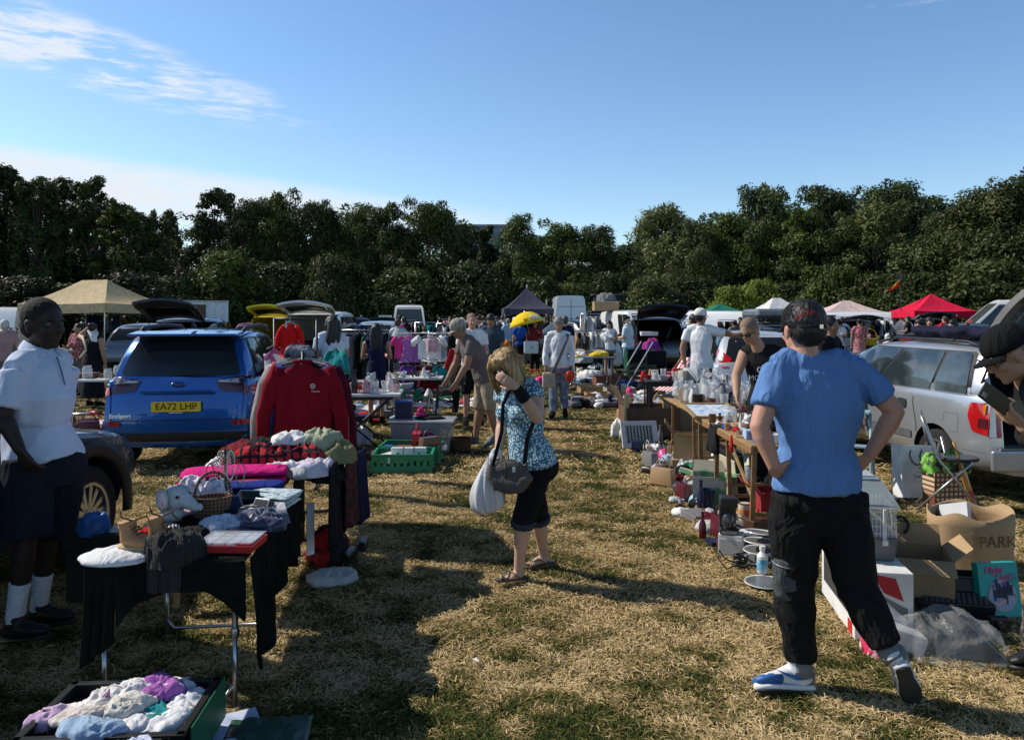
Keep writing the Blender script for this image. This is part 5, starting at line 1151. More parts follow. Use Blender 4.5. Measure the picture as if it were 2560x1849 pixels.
# ---------- man in the white polo shirt at the left edge
POLO=CL('polo',(.50,.57,.72),bump=.3,bsc=160,var=.03,fold=(3.5,(1,1,.5),.06,.35))
f_=V3(.94,-.34,0);rt=V3(-.34,-.94,0);shR=P(36,928,3.92);hipR=P(66,1168,4.0)
J=dict(fwd=f_,face=V3(.93,-.30,-.04),neck=P(96,876,4.12),head=P(110,812,4.10),shR=shR,shL=shR-rt*.30,waist=P(82,1060,4.12)+V3(0,0,0),elR=P(6,1040,3.86),wrR=P(52,1128,3.82),haR=P(80,1168,3.84),elL=shR-rt*.32+V3(-.10,.02,-.30),wrL=shR-rt*.28+V3(-.05,0,-.54),hipR=hipR,hipL=hipR-rt*.2+V3(.03,0,0),knR=P(66,1350,4.0),anR=P(38,1540,4.02),toR=P(118,1592,3.98),heR=P(14,1606,4.03),knL=P(120,1338,4.25),anL=P(98,1512,4.27),toL=P(178,1556,4.22),heL=P(76,1566,4.28))
pm,PJ,_=figure(J,'man in a pale blue polo shirt standing at the left edge, hand in his pocket',G(70,1590),SK['dark'],1.04,.98,.0085,top=dict(mat=POLO,inf=.014,hem=.05,sleeve=.80,flare=.012,wr=.010,collar=False),bottom=dict(mat=CL('shorts_navy',(.009,.013,.022),bump=.4),inf=.024,t=.92,flare=.045,name='shorts',wr=.006),hair=dict(mat=M('hair_cropped',(.010,.009,.009),.85,bump=.6,bsc=150),style='crop'),shoes=dict(mat=M('shoe_black',(.010,.010,.011),.5)),socks=dict(mat=CL('sock_white',(.62,.64,.70),bump=.8,bsc=80),t=.55),belly=.05,curl=(.5,.6),headk=1.08)
face_features(pm,PJ['head'],PJ['face'],V3(0,0,1),1.04*1.06,V3(0,0,0),None,lips=M('lips_dark',(.05,.022,.018),.5))
for o in pm.children:
 if o.name.startswith('eye')and not o.name.startswith('eyebrow'):o.data.materials[0]=M('eye_shaded',(.10,.08,.07),.3)
nb,hd=PJ['neck'],PJ['head'];m=MB()
for sg in(-1,1):
 s_=PJ['face'].cross(V3(0,0,1)).normalized()*sg;fw=PJ['fwd']
 m.add([nb+V3(0,0,.065)-fw*.080+s_*.01,nb+V3(0,0,.055)+s_*.088,nb+V3(0,0,.0)+fw*.100+s_*.018,nb+V3(0,0,-.055)+fw*.150+s_*.055,nb+V3(0,0,.0)+s_*.145,nb+V3(0,0,.02)-fw*.125+s_*.01],[(0,1,4,5),(1,2,3,4)])
me=evalmesh(m.mesh(),[('SOLIDIFY',dict(thickness=.006)),('SUBSURF',dict(levels=2,render_levels=2))])
link('collar',me,POLO,pm,True)
m=MB();p0=nb+V3(0,0,-.03)+PJ['fwd']*.135;m.tube([p0,p0+V3(.03,-.01,-.07),p0+V3(.055,-.018,-.15)],.004,5);m.build('placket',CL('placket',(.10,.14,.25)),pm)
# ---------- man in black peaked cap reading his phone, right edge
f_=V3(-.95,.10,0);J=dict(fwd=f_,face=V3(-.80,.12,-.50),up=V3(-.50,.07,.86).normalized(),neck=P(2582,945,3.42),head=P(2522,886,3.38),shL=P(2622,1010,3.22),shR=P(2622,1000,3.62),waist=P(2700,1110,3.42),elL=P(2640,1130,3.18),wrL=P(2556,1062,3.10),haL=P(2480,1000,3.12),elR=P(2640,1130,3.66),wrR=P(2600,1180,3.55),hipL=P(2690,1210,3.32),hipR=P(2690,1210,3.52),knL=P(2640,1440,3.40),anL=P(2600,1632,3.66),toL=P(2530,1672,3.72),heL=P(2622,1672,3.70),knR=P(2650,1440,3.62),anR=P(2680,1650,3.6),toR=P(2600,1690,3.62),heR=P(2700,1690,3.6))
rm,RJ,_=figure(J,'stooping man in a black peaked cap and dark jacket reading his phone',G(2620,1680),SK['tan'],1.0,1.05,.007,top=dict(mat=CL('jacket_dark',(.016,.017,.017),bump=.5,bsc=25),inf=.022,hem=.3,sleeve=1.78,flare=.01,wr=.010,name='jacket'),bottom=dict(mat=CL('combat',(.16,.16,.14),c2=(.03,.032,.03),sc=22,thr=(.45,.55),bump=.5),inf=.02,t=1.9,flare=.03,wr=.009),hair=dict(mat=HAIR['stubble'],style='crop'),hat=dict(mat=CL('cap_felt',(.010,.010,.011),bump=.7,bsc=160),style='flat'),shoes=dict(mat=M('shoe_black',(.010,.010,.011),.3)),curl=([.35,.8,1.0,1.1],.5),palms={'L':V3(.15,.35,.95)})
face_features(rm,RJ['head'],RJ['face'],RJ['up'],1.0,V3(0,0,0),None,lips=M('lips2',(.25,.11,.09),.5),brows='brown')
c_=RJ['head']+V3(.01,-.090,.004);MB().lathe([(.001,0),(.004,.002),(.001,.004)],c_,10).build('earring',CHR,rm)
a,b=P(2456,972,3.07),P(2520,1020,3.09);d=(b-a).normalized();n_=V3(0,-1,.15);n_=(n_-d*n_.dot(d)).normalized();x=d.cross(n_)
m=MB();c0=(a+b)/2;Rm=Matrix((d,n_,x)).transposed()
ph=empty('mobile_phone',c0,'black mobile phone held by the stooping man in the peaked cap','phone')
MB().box((0,0,0),(.15,.009,.072),Rm).build('case',M('phone_black',(.01,.01,.011),.25),ph,bevel=.003)
MB().box(n_*.0065+d*-.055+x*.018,(.022,.004,.022),Rm).build('camera_bump',M('lens_grey',(.2,.2,.2),.2),ph,bevel=.002)
# ---------- man in the black tank top behind the table
f_=V3(-.50,-.86,0);rt=V3(-.86,.50,0);shR=P(1862,882,7.95)
J=dict(fwd=f_,face=V3(-.60,-.58,-.46),up=V3(-.25,-.22,.94).normalized(),neck=P(1898,866,7.80),head=P(1872,828,7.72),shR=shR,shL=shR-rt*.40,waist=P(1920,962,7.85),elR=P(1840,940,7.72),wrR=P(1842,990,7.52),haR=P(1844,1012,7.45),elL=shR-rt*.55+V3(0,0,-.28),wrL=shR-rt*.5+V3(-.1,-.18,-.42),hipR=P(1900,1010,7.9),hipL=P(1900,1010,7.9)-rt*.17,knR=P(1900,1110,7.9),knL=P(1945,1110,7.8),anR=P(1900,1195,7.9),anL=P(1945,1195,7.8),toR=P(1880,1215,7.75),toL=P(1925,1215,7.65))
TANK=CL('tank',(.013,.013,.014),bump=.3)
tm_,TJ,_=figure(J,'shaven headed man in a black printed tank top leaning over the bric-a-brac table',GX(1915,7.85),SK['tan'],1.03,1.12,.010,top=dict(mat=TANK,inf=.012,hem=.3,sleeve=0,wr=.004,name='tank_top'),bottom=dict(mat=BLACK,t=1.9,inf=.02),hair=dict(mat=HAIR['stubble'],style='crop'),shoes=dict(mat=BLACK),curl=(.6,.7))
TG=face_features(tm_,TJ['head'],TJ['face'],TJ['up'],1.03,V3(0,0,0),None,lips=M('lips2',(.25,.11,.09),.5),glasses=M('shades2',(.008,.008,.009),.08,spec=.9))
tt=[c for c in tm_.children if c.name.startswith('tank_top')][0];bb=bmesh.new();bb.from_mesh(tt.data);tbv=BVHTree.FromBMesh(bb);bb.free()
PRINT=M('print_white',(.62,.62,.60),.8);ch=lerp((TJ['shL']+TJ['shR'])/2,(TJ['hipL']+TJ['hipR'])/2,.42)
text_proj('GAS',.085,PRINT,ch+V3(.02,0,.06),f_,(0,0,1),tbv,tt,'shirt_print');text_proj('MONKEY',.085,PRINT,ch+V3(.02,0,-.03),f_,(0,0,1),tbv,tt,'shirt_print')
text_proj('GARAGE',.06,PRINT,ch+V3(.03,0,-.30),f_,(0,0,1),tbv,tt,'shirt_print')
# ---------- nearer crowd
a=crowd('grey haired man in a white long sleeved top walking towards us',1397,13.04,172,1.72,'tan',WHITE,CL('jean_pale',(.12,.17,.24),c2=(.32,.37,.42),sc=9,thr=(.45,.65)),('grey','short'),sleeve=1.95,vox=.012,head=24,step=.07,bulk=1.02)
WALK=a
a=crowd('man in a pale grey cap and khaki shorts bending over the left stalls',1215,10.15,112,1.80,'olive',CL('taupe',(.15,.125,.12)),CL('khaki_shorts',(.36,.29,.20)),('grey','crop'),bt='shorts',t=.98,vox=.011,lean=30,head=30,hat=dict(mat=CL('cap_pale',(.42,.38,.34),c2=(.2,.18,.15),sc=50)),bulk=1.12,aL='low',aR='low',step=.12,shoes=GREY)
BENT=a
a=crowd('balding man in sunglasses, white T-shirt and black shorts, behind the stooping one',1180,12.2,195,1.78,'red',WHITE,BLACK,('stubble','crop'),bt='shorts',t=.98,vox=.012,aL='bent',aR='down')
GLM=a
a=crowd('woman with long black hair in a white T-shirt behind the white folding table',829,11.3,25,1.74,'tan',CL('tee_pale',(.58,.64,.76)),MAROON,('black','long'),bt='skirt',t=1.2,vox=.012,female=True,aR='hold',aL='down',turn=-20,bulk=1.1)
a=crowd('dark haired woman in a long navy dress standing at the dress rail',941,12.3,8,1.62,'tan',NAVYC,NAVYC,('black','long'),bt='dress',t=.9,vox=.013,female=True,sleeve=0,aL='hold',aR='hold')
a=crowd('man in a white cap and T-shirt leaning his arm on the silver hatchback',1752,12.1,-25,1.86,'olive',WHITE,CAMO,('black','crop'),vox=.012,hat=dict(mat=CL('cap_white',(.70,.68,.66))),aR='side',aL='back',turn=25,hem=.2,bulk=1.0)
a=crowd('dark clothed man half hidden behind the man in the white cap',1733,15.5,30,1.78,'olive',BLACK,BLACK,('black','short'))
a=crowd('woman in a long black dress shielding her face, cream bag strap across her back',232,14.6,-10,1.60,'tan',BLACK,BLACK,('black','bun'),bt='dress',t=1.7,sleeve=0,female=True,aL='up',bulk=1.12)
m=MB();m.ring([(.13,-.12,1.36),(.02,-.175,1.2),(-.0,-.18,1.1),(.17,-.14,.95)][::1],[(.02,.006)]*4,8,hint=(1,0,.4));m.v=[(-x,y,z)for x,y,z in m.v];m.build('bag_strap',CREAM,a[0],True)
m=MB();m.ring([(-.06,.02,1.5),(.07,-.05,1.40),(.10,-.08,1.25)],[(.08,.05),(.09,.03),(.06,.02)],10);link('white_veil',remesh(m,.02,1),WHITE,a[0],True)
crowd('person in a pink and white patterned top beside the woman in black',196,16.6,160,1.58,'tan',FLOR,GREY,('black','bun'),female=True,aR='hold')
crowd('white haired person in pink at the left edge',12,15.5,20,1.66,'light',CL('dusty_pink',(.45,.27,.27)),GREY,('white','short'))
crowd('man in a white cap and dark clothes left of the man in sunglasses',1153,13.6,10,1.70,'dark',BLACK,BLACK,('black','crop'),hat=dict(mat=CL('cap_white',(.70,.68,.66))))
crowd('bearded man in a slate blue shirt behind the bending man',1228,15.2,165,1.78,'olive',CL('slate2',(.045,.065,.085)),BLACK,('black','short'),head=25,bulk=1.1,sleeve=.8)
CHILD=crowd('child in a camouflage cap behind the blonde woman',1262,16.5,100,1.20,'tan',BLACK,BLACK,('black','short'),hat=dict(mat=CAMO),head=10)
crowd('brown haired woman in dark top and grey shorts stooping by the dress rail',985,16.8,60,1.66,'tan',NAVYC,GREY,('brown','short'),bt='shorts',t=.75,lean=35,female=True,aL='reach',aR='low')
crowd('woman in a pale grey top and black trousers facing away',995,18.6,-10,1.68,'light',CL('pale_grey',(.55,.56,.58)),BLACK,('brown','short'),female=True)
crowd('person in a bright pink T-shirt bending forward',1020,21,165,1.66,'light',PINK,BLACK,('blonde','short'),lean=42,head=30,aL='hold',aR='hold',hat=dict(mat=PINK))
crowd('woman in a royal blue top and black skirt beneath the yellow umbrella',1300,24.6,5,1.60,'light',ROYAL,BLACK,('brown','short'),bt='skirt',t=.8,female=True)
UMB=crowd('woman in a dark red checked shirt holding up the yellow umbrella',1337,23.6,178,1.62,'tan',PLAIDR,BLACK,('black','bun'),female=True,aL='phone',sleeve=1.9,shoes=REDC)
crowd('person in a teal striped shirt left of the yellow umbrella',1270,27,20,1.66,'light',STRIPE,GREY,('grey','short'))
crowd('white haired person behind the yellow umbrella',1286,28.5,20,1.7,'light',CREAM,GREY,('white','short'))
crowd('dark haired person under the dark pointed gazebo',1363,31,170,1.7,'tan',BLACK,BLACK,('black','short'),aL='up')
crowd('woman in a white vest and grey shorts holding out her arms',1523,21,165,1.62,'tan',WHITE,GREY,('black','long'),bt='shorts',t=.7,sleeve=0,female=True,aL='hold',aR='down')
SHOP=crowd('white haired man in a pale shirt and jeans carrying a white bag',1570,21.6,60,1.74,'light',CL('shirt_sky',(.60,.68,.76)),CL('jeans_light',(.20,.36,.50)),('white','crop'),sleeve=.9,hat=dict(mat=BLACK),head=22,bulk=1.15,aL='bent',aR='bent',hem=.2)
crowd('person in dark blue behind the walking man in white',1412,19,15,1.74,'tan',NAVYC,BLACK,('brown','short'))
crowd('person in a dark top glimpsed right of the man in the black cap',2074,9.3,-140,1.74,'olive',BLACK,BLACK,('black','short'))
crowd('girl in a dark bucket hat and white top looking at her phone',2096,24,175,1.62,'light',WHITE,BLACK,('black','long'),bt='shorts',t=.6,female=True,hat=dict(mat=BLACK,style='hat'),aL='phone',aR='phone',head=20)
crowd('dark haired woman in a pink floral mini dress',2149,23.2,-15,1.66,'tan',FLOR,CL('floral_dark',(.16,.06,.07),c2=(.4,.2,.2),pat='voronoi',sc=30,thr=(.3,.4)),('black','bun'),bt='dress',t=.6,female=True,aR='low')
crowd('dark haired woman in profile left of the folded awning',2301,17,40,1.68,'light',BLACK,BLACK,('black','bun'),female=True,head=20)
crowd('smiling dark haired woman second left above the folded awning',2324,18.5,150,1.72,'tan',CREAM,BLACK,('black','long'),female=True)
crowd('long haired woman in profile right above the folded awning',2383,19,100,1.66,'light',BLACK,BLACK,('black','long'),female=True,head=10)
crowd('person in an orange top beside the high roofed van at right',2416,22,20,1.55,'light',CL('orange',(.60,.18,.05)),BLACK,('brown','short'))
crowd('red haired person in a red top by the red gazebo',2362,27,20,1.74,'light',REDC,BLACK,('brown','short'))
crowd('white hatted person between the blue car roof and the box truck',540,24,30,1.60,'light',WHITE,GREY,('white','short'),hat=dict(mat=WHITE,style='hat'))
crowd('dark haired person right of the white hatted one',570,24.5,-30,1.56,'olive',BLACK,BLACK,('black','short'))
crowd('dark haired person in grey right of the green gazebo',1836,24,15,1.62,'tan',GREY,BLACK,('black','bun'))
crowd('person in red in the distant crowd left of the bearded man',1196,36,10,1.74,'light',REDC,BLACK,('brown','short'))
crowd('person in brown in the distant crowd left of the bearded man',1209,33,-20,1.76,'tan',CL('brown',(.14,.08,.05)),BLACK,('brown','short'))
crowd('grey haired person in the distant crowd left of the bearded man',1180,40,10,1.72,'light',GREY,BLACK,('grey','short'))
crowd('person in black beside the far clothes rail at left of centre',1010,26,30,1.72,'olive',BLACK,BLACK,('black','short'))
crowd('person in dark red behind the small white van',1000,30,-10,1.78,'tan',MAROON,BLACK,('black','short'))
crowd('person behind the dark blue people carrier',905,37,20,1.78,'light',CREAM,BLACK,('brown','short'))
crowd('person at the hanging clothes under the pale pink gazebo',2105,33,10,1.7,'tan',MAROON,BLACK,('black','short'))
for k,(px,Y,a_,tm,bm2,hk)in enumerate(((1100,27,20,BLACK,GREY,'black'),(1126,29,160,GREY,BLACK,'brown'),(1243,30,-20,BLACK,BLACK,'black'),(1256,33,40,WHITE,GREY,'brown'),(1385,33,170,GREY,BLACK,'black'),(1442,30,10,BLACK,BLACK,'brown'),(1488,27,-60,WHITE,BLACK,'black'),(1606,31,20,BLACK,GREY,'black'),(1850,29,150,BLACK,BLACK,'brown'),(2060,34,30,GREY,BLACK,'black'),(2270,31,60,BLACK,BLACK,'black'),(800,29,30,CREAM,BLACK,'brown'))):
 crowd('distant shopper, %s'%['in black at the far rails left of the man in sunglasses','in grey beside the far rails left of the man in sunglasses','in black just right of the bearded man','in white before the dark pointed gazebo','in grey right of the dark pointed gazebo','in black before the tall white van','in white by the high rail of pale shirts','in black left of the open black car','in black left of the grey roof box','in grey just right of the black cap','in black left of the red gazebo','in cream behind the white raised tailgate'][k],px,Y,a_,1.70+.02*(k%4),'tan',tm,bm2,(hk,'short'),group='distant shoppers',aL=['down','bent','hold'][k%3])
crowd('shopper in pale pink among the rails left of the red car',2205,34,200,1.7,'tan',CL('dusty_pink',(.45,.27,.27)),GREY,('black','long'),female=True)
# ================================================================ kit of parts for the stalls
PAL={'white':(.72,.72,.70),'cream':(.62,.56,.42),'black':(.013,.013,.015),'grey':(.18,.18,.19),'pale grey':(.45,.46,.48),'red':(.48,.02,.025),'dark red':(.16,.012,.02),'pink':(.70,.06,.25),'pale pink':(.62,.38,.42),'blue':(.02,.10,.42),'navy':(.012,.018,.06),'pale blue':(.35,.50,.66),'green':(.02,.20,.09),'dark green':(.012,.07,.035),'teal':(.02,.27,.28),'yellow':(.70,.52,.04),'orange':(.62,.20,.03),'brown':(.14,.075,.04),'tan':(.40,.26,.14),'purple':(.16,.04,.26),'lilac':(.45,.36,.60),'khaki':(.22,.22,.11),'beige':(.48,.40,.30),'gold':(.42,.30,.08),'maroon':(.09,.008,.02)}
def cm(w,kind='cloth'):
 if kind=='cloth':return cloth('p_'+w.replace(' ','_'),PAL[w],bump=.4,bsc=35)
 if kind=='plas':return M('plastic_'+w.replace(' ','_'),PAL[w],.35,spec=.5,var=.05)
 if kind=='card':return M('printed_card_'+w.replace(' ','_'),PAL[w],.55,var=.08)
 if kind=='china':return M('china_'+w.replace(' ','_'),PAL[w],.15,spec=.6,var=.04,coat=.5)
PRINTED=cloth('printed',(.66,.64,.66),c2=(.30,.10,.22),pat='cells',sc=14,thr=(.55,.62));LEOP=cloth('leopard',(.60,.58,.52),c2=(.05,.045,.04),pat='voronoi',sc=34,thr=(.22,.30))
PLAID=cloth('plaid_pile',(.40,.02,.03),c2=(.02,.015,.02),pat='check',sc=6,thr=(.72,.8));LACE=cloth('lace',(.66,.62,.74),bump=1.,bsc=90);FLOWER=cloth('flower',(.70,.68,.70),c2=(.35,.12,.40),pat='voronoi',sc=20,thr=(.18,.26))
CARD=M('cardboard',(.40,.27,.145),.85,bump=.2,bsc=30,var=.08);CARDIN=M('cardboard_inside',(.30,.20,.11),.9,var=.08);WOOD=M('table_wood',(.30,.165,.065),.6,c2=(.19,.10,.04),sc=9,stretch=(1,8,1),bump=.2);WOODL=M('pale_wood',(.38,.25,.115),.6,c2=(.27,.165,.07),sc=9,stretch=(1,6,1))
STEEL=M('steel',(.45,.46,.48),.3,.9,var=.05);DSTEEL=M('dark_steel',(.04,.042,.045),.4,.5);WPL2=M('white_table_plastic',(.66,.67,.68),.5,bump=.1);CLR=M('clear_plastic',(.55,.60,.62),.12,alpha=.30,spec=.7);GLS=M('clear_glass',(.72,.76,.78),.04,alpha=.24,spec=1.,c2=(.80,.84,.86),sc=3)
BAGW=M('white_polythene',(.70,.71,.72),.35,alpha=.82,bump=.6,bsc=18);PAPER=M('paper',(.70,.70,.68),.8)
_r=random.Random(11)
def nz(p,k=1.):return noise.noise(Vector(p)*k)
def lumpmesh(w,d,h,seed,res=20,rough=1.):
 """a crumpled piece of cloth: irregular outline, sharp folds running over a low mound"""
 m=MB();n=int(res*1.5);k=max(8,int(res*.75));m.ell((0,0,0),(1,1,1),None,n,k);off=Vector((seed*3.71,seed*1.37,seed*.77));out=[];S=max(w,d)
 for p in m.v:
  u=Vector(p);a=math.atan2(u.y,u.x);ru=math.hypot(u.x,u.y)
  out_r=1+rough*.26*noise.noise(Vector((math.cos(a)*1.3,math.sin(a)*1.3,seed*1.9)))+rough*.10*noise.noise(Vector((math.cos(a)*3.6,math.sin(a)*3.6,seed*2.9)))
  x,y=u.x*w/2*out_r,u.y*d/2*out_r;top=max(0.,u.z)**.55
  q=Vector((x,y,u.z*h*.4))*(2.5/S)+off;wq=q+noise.noise_vector(q*.9)*.9
  f1=1-abs(noise.noise(wq*1.25))*2.6;f2=1-abs(noise.noise(wq*2.9+Vector((7,3,1))))*2.4;f3=noise.noise(wq*6.5)
  f1=math.copysign(abs(f1)**.8,f1)
  z=h*(.62*top+rough*top**.5*(.19*f1+.085*f2+.018*f3)*(.55+.45*top)+.10*noise.noise(q*.6))if u.z>0 else-h*.02
  g=rough*(.045*f2+.02*f3)*S*(.5 if u.z>0 else 1);
  if ru>1e-4:x+=u.x/ru*g*ru;y+=u.y/ru*g*ru
  out.append((x,y,max(z,-h*.02)))
 m.v=out;return m
def lump(w_,*a):pass
def heap(name,label,cat,loc,w,d,h,mat,seed=0,rz=0.,res=26,group=None,rough=1.):
 o=lumpmesh(w,d,h,seed,res,rough).build(name,mat,None,True);o.location=loc;o.rotation_euler=(0,0,rz);return tag(o,label,cat,group)
def folded(name,label,cat,loc,w,d,h,mat,layers=3,rz=0.,group=None,seed=0):
 m=MB();rd=random.Random(seed);z=0
 for i in range(layers):
  t=h/layers;ww=w*rd.uniform(.93,1.0);dd=d*rd.uniform(.93,1.)
  pts=[(-ww/2,rd.uniform(-.01,.01),z+t/2),(-ww*.48,0,z+t/2),(0,rd.uniform(-.01,.01),z+t/2+rd.uniform(0,.008)),(ww*.48,0,z+t/2),(ww/2,0,z+t/2)]
  m.ring(pts,[(dd*.40,t*.30),(dd*.5,t*.52),(dd*.5,t*.56),(dd*.5,t*.52),(dd*.40,t*.30)],14,hint=(0,1,0));z+=t*.96
 me=evalmesh(m.mesh(),[('SUBSURF',dict(levels=1,render_levels=1))])
 for v in me.vertices:v.co+=Vector((nz(v.co,11),nz(v.co+Vector((5,0,0)),11),nz(v.co,17)))*.008
 o=link(name,me,mat,None,True);o.location=loc;o.rotation_euler=(0,0,rz);return tag(o,label,cat,group)
def carton(label,loc,w,d,h,rz=0.,flaps=(40,40,40,40),mat=None,name='cardboard_box',cat='box',group=None,fl=.42,inside=None):
 """open box: four walls with thickness, a base, and four flaps bent outwards by the given degrees (None = missing)"""
 mat=mat or CARD;root=empty(name,loc,label,cat,group,rz);t=.006;m=MB()
 m.box((0,0,t/2),(w,d,t));m.box((0,-d/2+t/2,h/2),(w,t,h));m.box((0,d/2-t/2,h/2),(w,t,h));m.box((-w/2+t/2,0,h/2),(t,d-2*t,h));m.box((w/2-t/2,0,h/2),(t,d-2*t,h))
 m.build('box',mat,root)
 for k,a in enumerate(flaps):
  if a is None:continue
  L_=(d if k<2 else w)*fl;W_=w if k<2 else d;a=R(a);c_,s_=math.cos(a),math.sin(a)
  q=[(-W_/2*.98,0,0),(W_/2*.98,0,0),(W_/2*.94,L_*s_,L_*c_),(-W_/2*.94,L_*s_,L_*c_)]
  ang=(0,math.pi,-math.pi/2,math.pi/2)[k]
  P_=[rotz(ang)@Vector((x,-y-(d/2 if k<2 else w/2),z+h))for x,y,z in q]
  N_=(P_[1]-P_[0]).cross(P_[3]-P_[0]).normalized()*.005
  m=MB();m.add([tuple(p)for p in P_]+[tuple(p-N_)for p in P_],[(0,1,2,3),(7,6,5,4),(0,4,5,1),(1,5,6,2),(2,6,7,3),(3,7,4,0)])
  m.build('flap',mat,root)
 return root
def tray(label,loc,w,d,h,mat,rz=0.,name='plastic_crate',cat='crate',group=None,slots=True):
 root=empty(name,loc,label,cat,group,rz);m=MB();t=.012
 m.box((0,0,.01),(w*.94,d*.94,.02))
 def wall(a,b,n_):
  a,b=Vector(a),Vector(b);L_=(b-a).length;dr=(b-a).normalized();nn=Vector(n_);ang=math.atan2(dr.y,dr.x);Rm=rotz(ang)
  if not slots:m.box((a+b)/2+Vector((0,0,h/2)),(L_,t,h),Rm);return
  m.box((a+b)/2+Vector((0,0,h*.18)),(L_,t,h*.36),Rm);m.box((a+b)/2+Vector((0,0,h*.83)),(L_,t,h*.34),Rm)
  k=max(4,int(L_/.07))
  for i in range(k+1):m.box(a+dr*(L_*i/k)+Vector((0,0,h*.5)),(L_/k*.62,t,h*.30),Rm)
  m.box((a+b)/2+nn*.006+Vector((0,0,h*.35)),(L_,.006,.012),Rm)
 wall((-w/2,-d/2,0),(w/2,-d/2,0),(0,-1,0));wall((w/2,-d/2,0),(w/2,d/2,0),(1,0,0));wall((w/2,d/2,0),(-w/2,d/2,0),(0,1,0));wall((-w/2,d/2,0),(-w/2,-d/2,0),(-1,0,0))
 m.build('crate_body',mat,root)
 m=MB();r_=[(-w/2,-d/2,h),(w/2,-d/2,h),(w/2,d/2,h),(-w/2,d/2,h)]
 for i in range(4):
  a,b=Vector(r_[i]),Vector(r_[(i+1)%4]);m.box((a+b)/2,((b-a).length+.03,.032,.014),rotz(math.atan2((b-a).y,(b-a).x)))
 m.build('rim',mat,root,bevel=.003);return root
def folding_table(label,loc,w,d,h,rz=0.,top=None,legs=None,style='trestle',group='trading tables',edge=.035):
 root=empty('table',loc,label,'table',group,rz);top=top or WPL2;legs=legs or DSTEEL
 MB().box((0,0,h-edge/2),(w,d,edge)).build('tabletop',top,root,bevel=.006)
 for sy in(-1,1):
  for sx in(-1,1):
   m=MB()
   if style=='trestle':m.tube([(sx*w*.42,sy*d*.30,h-edge),(sx*w*.40,sy*d*.42,0)],.013,8)
   elif style=='cross':m.tube([(sx*w*.42,sy*d*.42,h-edge),(-sx*w*.30,sy*d*.42,0)],.013,8)
   elif style=='wood':m.box((sx*w*.40,sy*d*.42,(h-edge)/2),(.035,.022,h-edge),rotx(R(4*sy)))
   elif style=='block':m.box((sx*w*.44,sy*d*.42,(h-edge)/2),(.055,.055,h-edge))
   m.build('leg',legs,root,style!='wood' and style!='block')
  m=MB()
  if style=='wood':m.box((0,sy*d*.43,h*.30),(w*.84,.02,.035));m.box((0,sy*d*.41,h-edge-.03),(w*.84,.02,.045))
  elif style=='trestle':m.tube([(-w*.405,sy*d*.40,.12),(w*.405,sy*d*.40,.12)],.010,6)
  else:m.box((0,sy*d*.42,h-edge-.025),(w*.84,.02,.04))
  m.build('crossbar',legs,root)
 return root
def rail(label,loc,ln,h,rz=0.,mat=None,group='clothes rails'):
 root=empty('clothes_rail',loc,label,'clothes rail',group,rz);mat=mat or STEEL
 MB().tube([(-ln/2,0,h),(ln/2,0,h)],.014,8).build('bar',mat,root,True)
 for s in(-1,1):MB().tube([(s*ln/2,0,.03),(s*ln/2,0,h+.01)],.013,8).build('post',mat,root,True);MB().tube([(s*ln/2,-.25,.02),(s*ln/2,.25,.02)],.014,8).build('foot',mat,root,True)
 return root
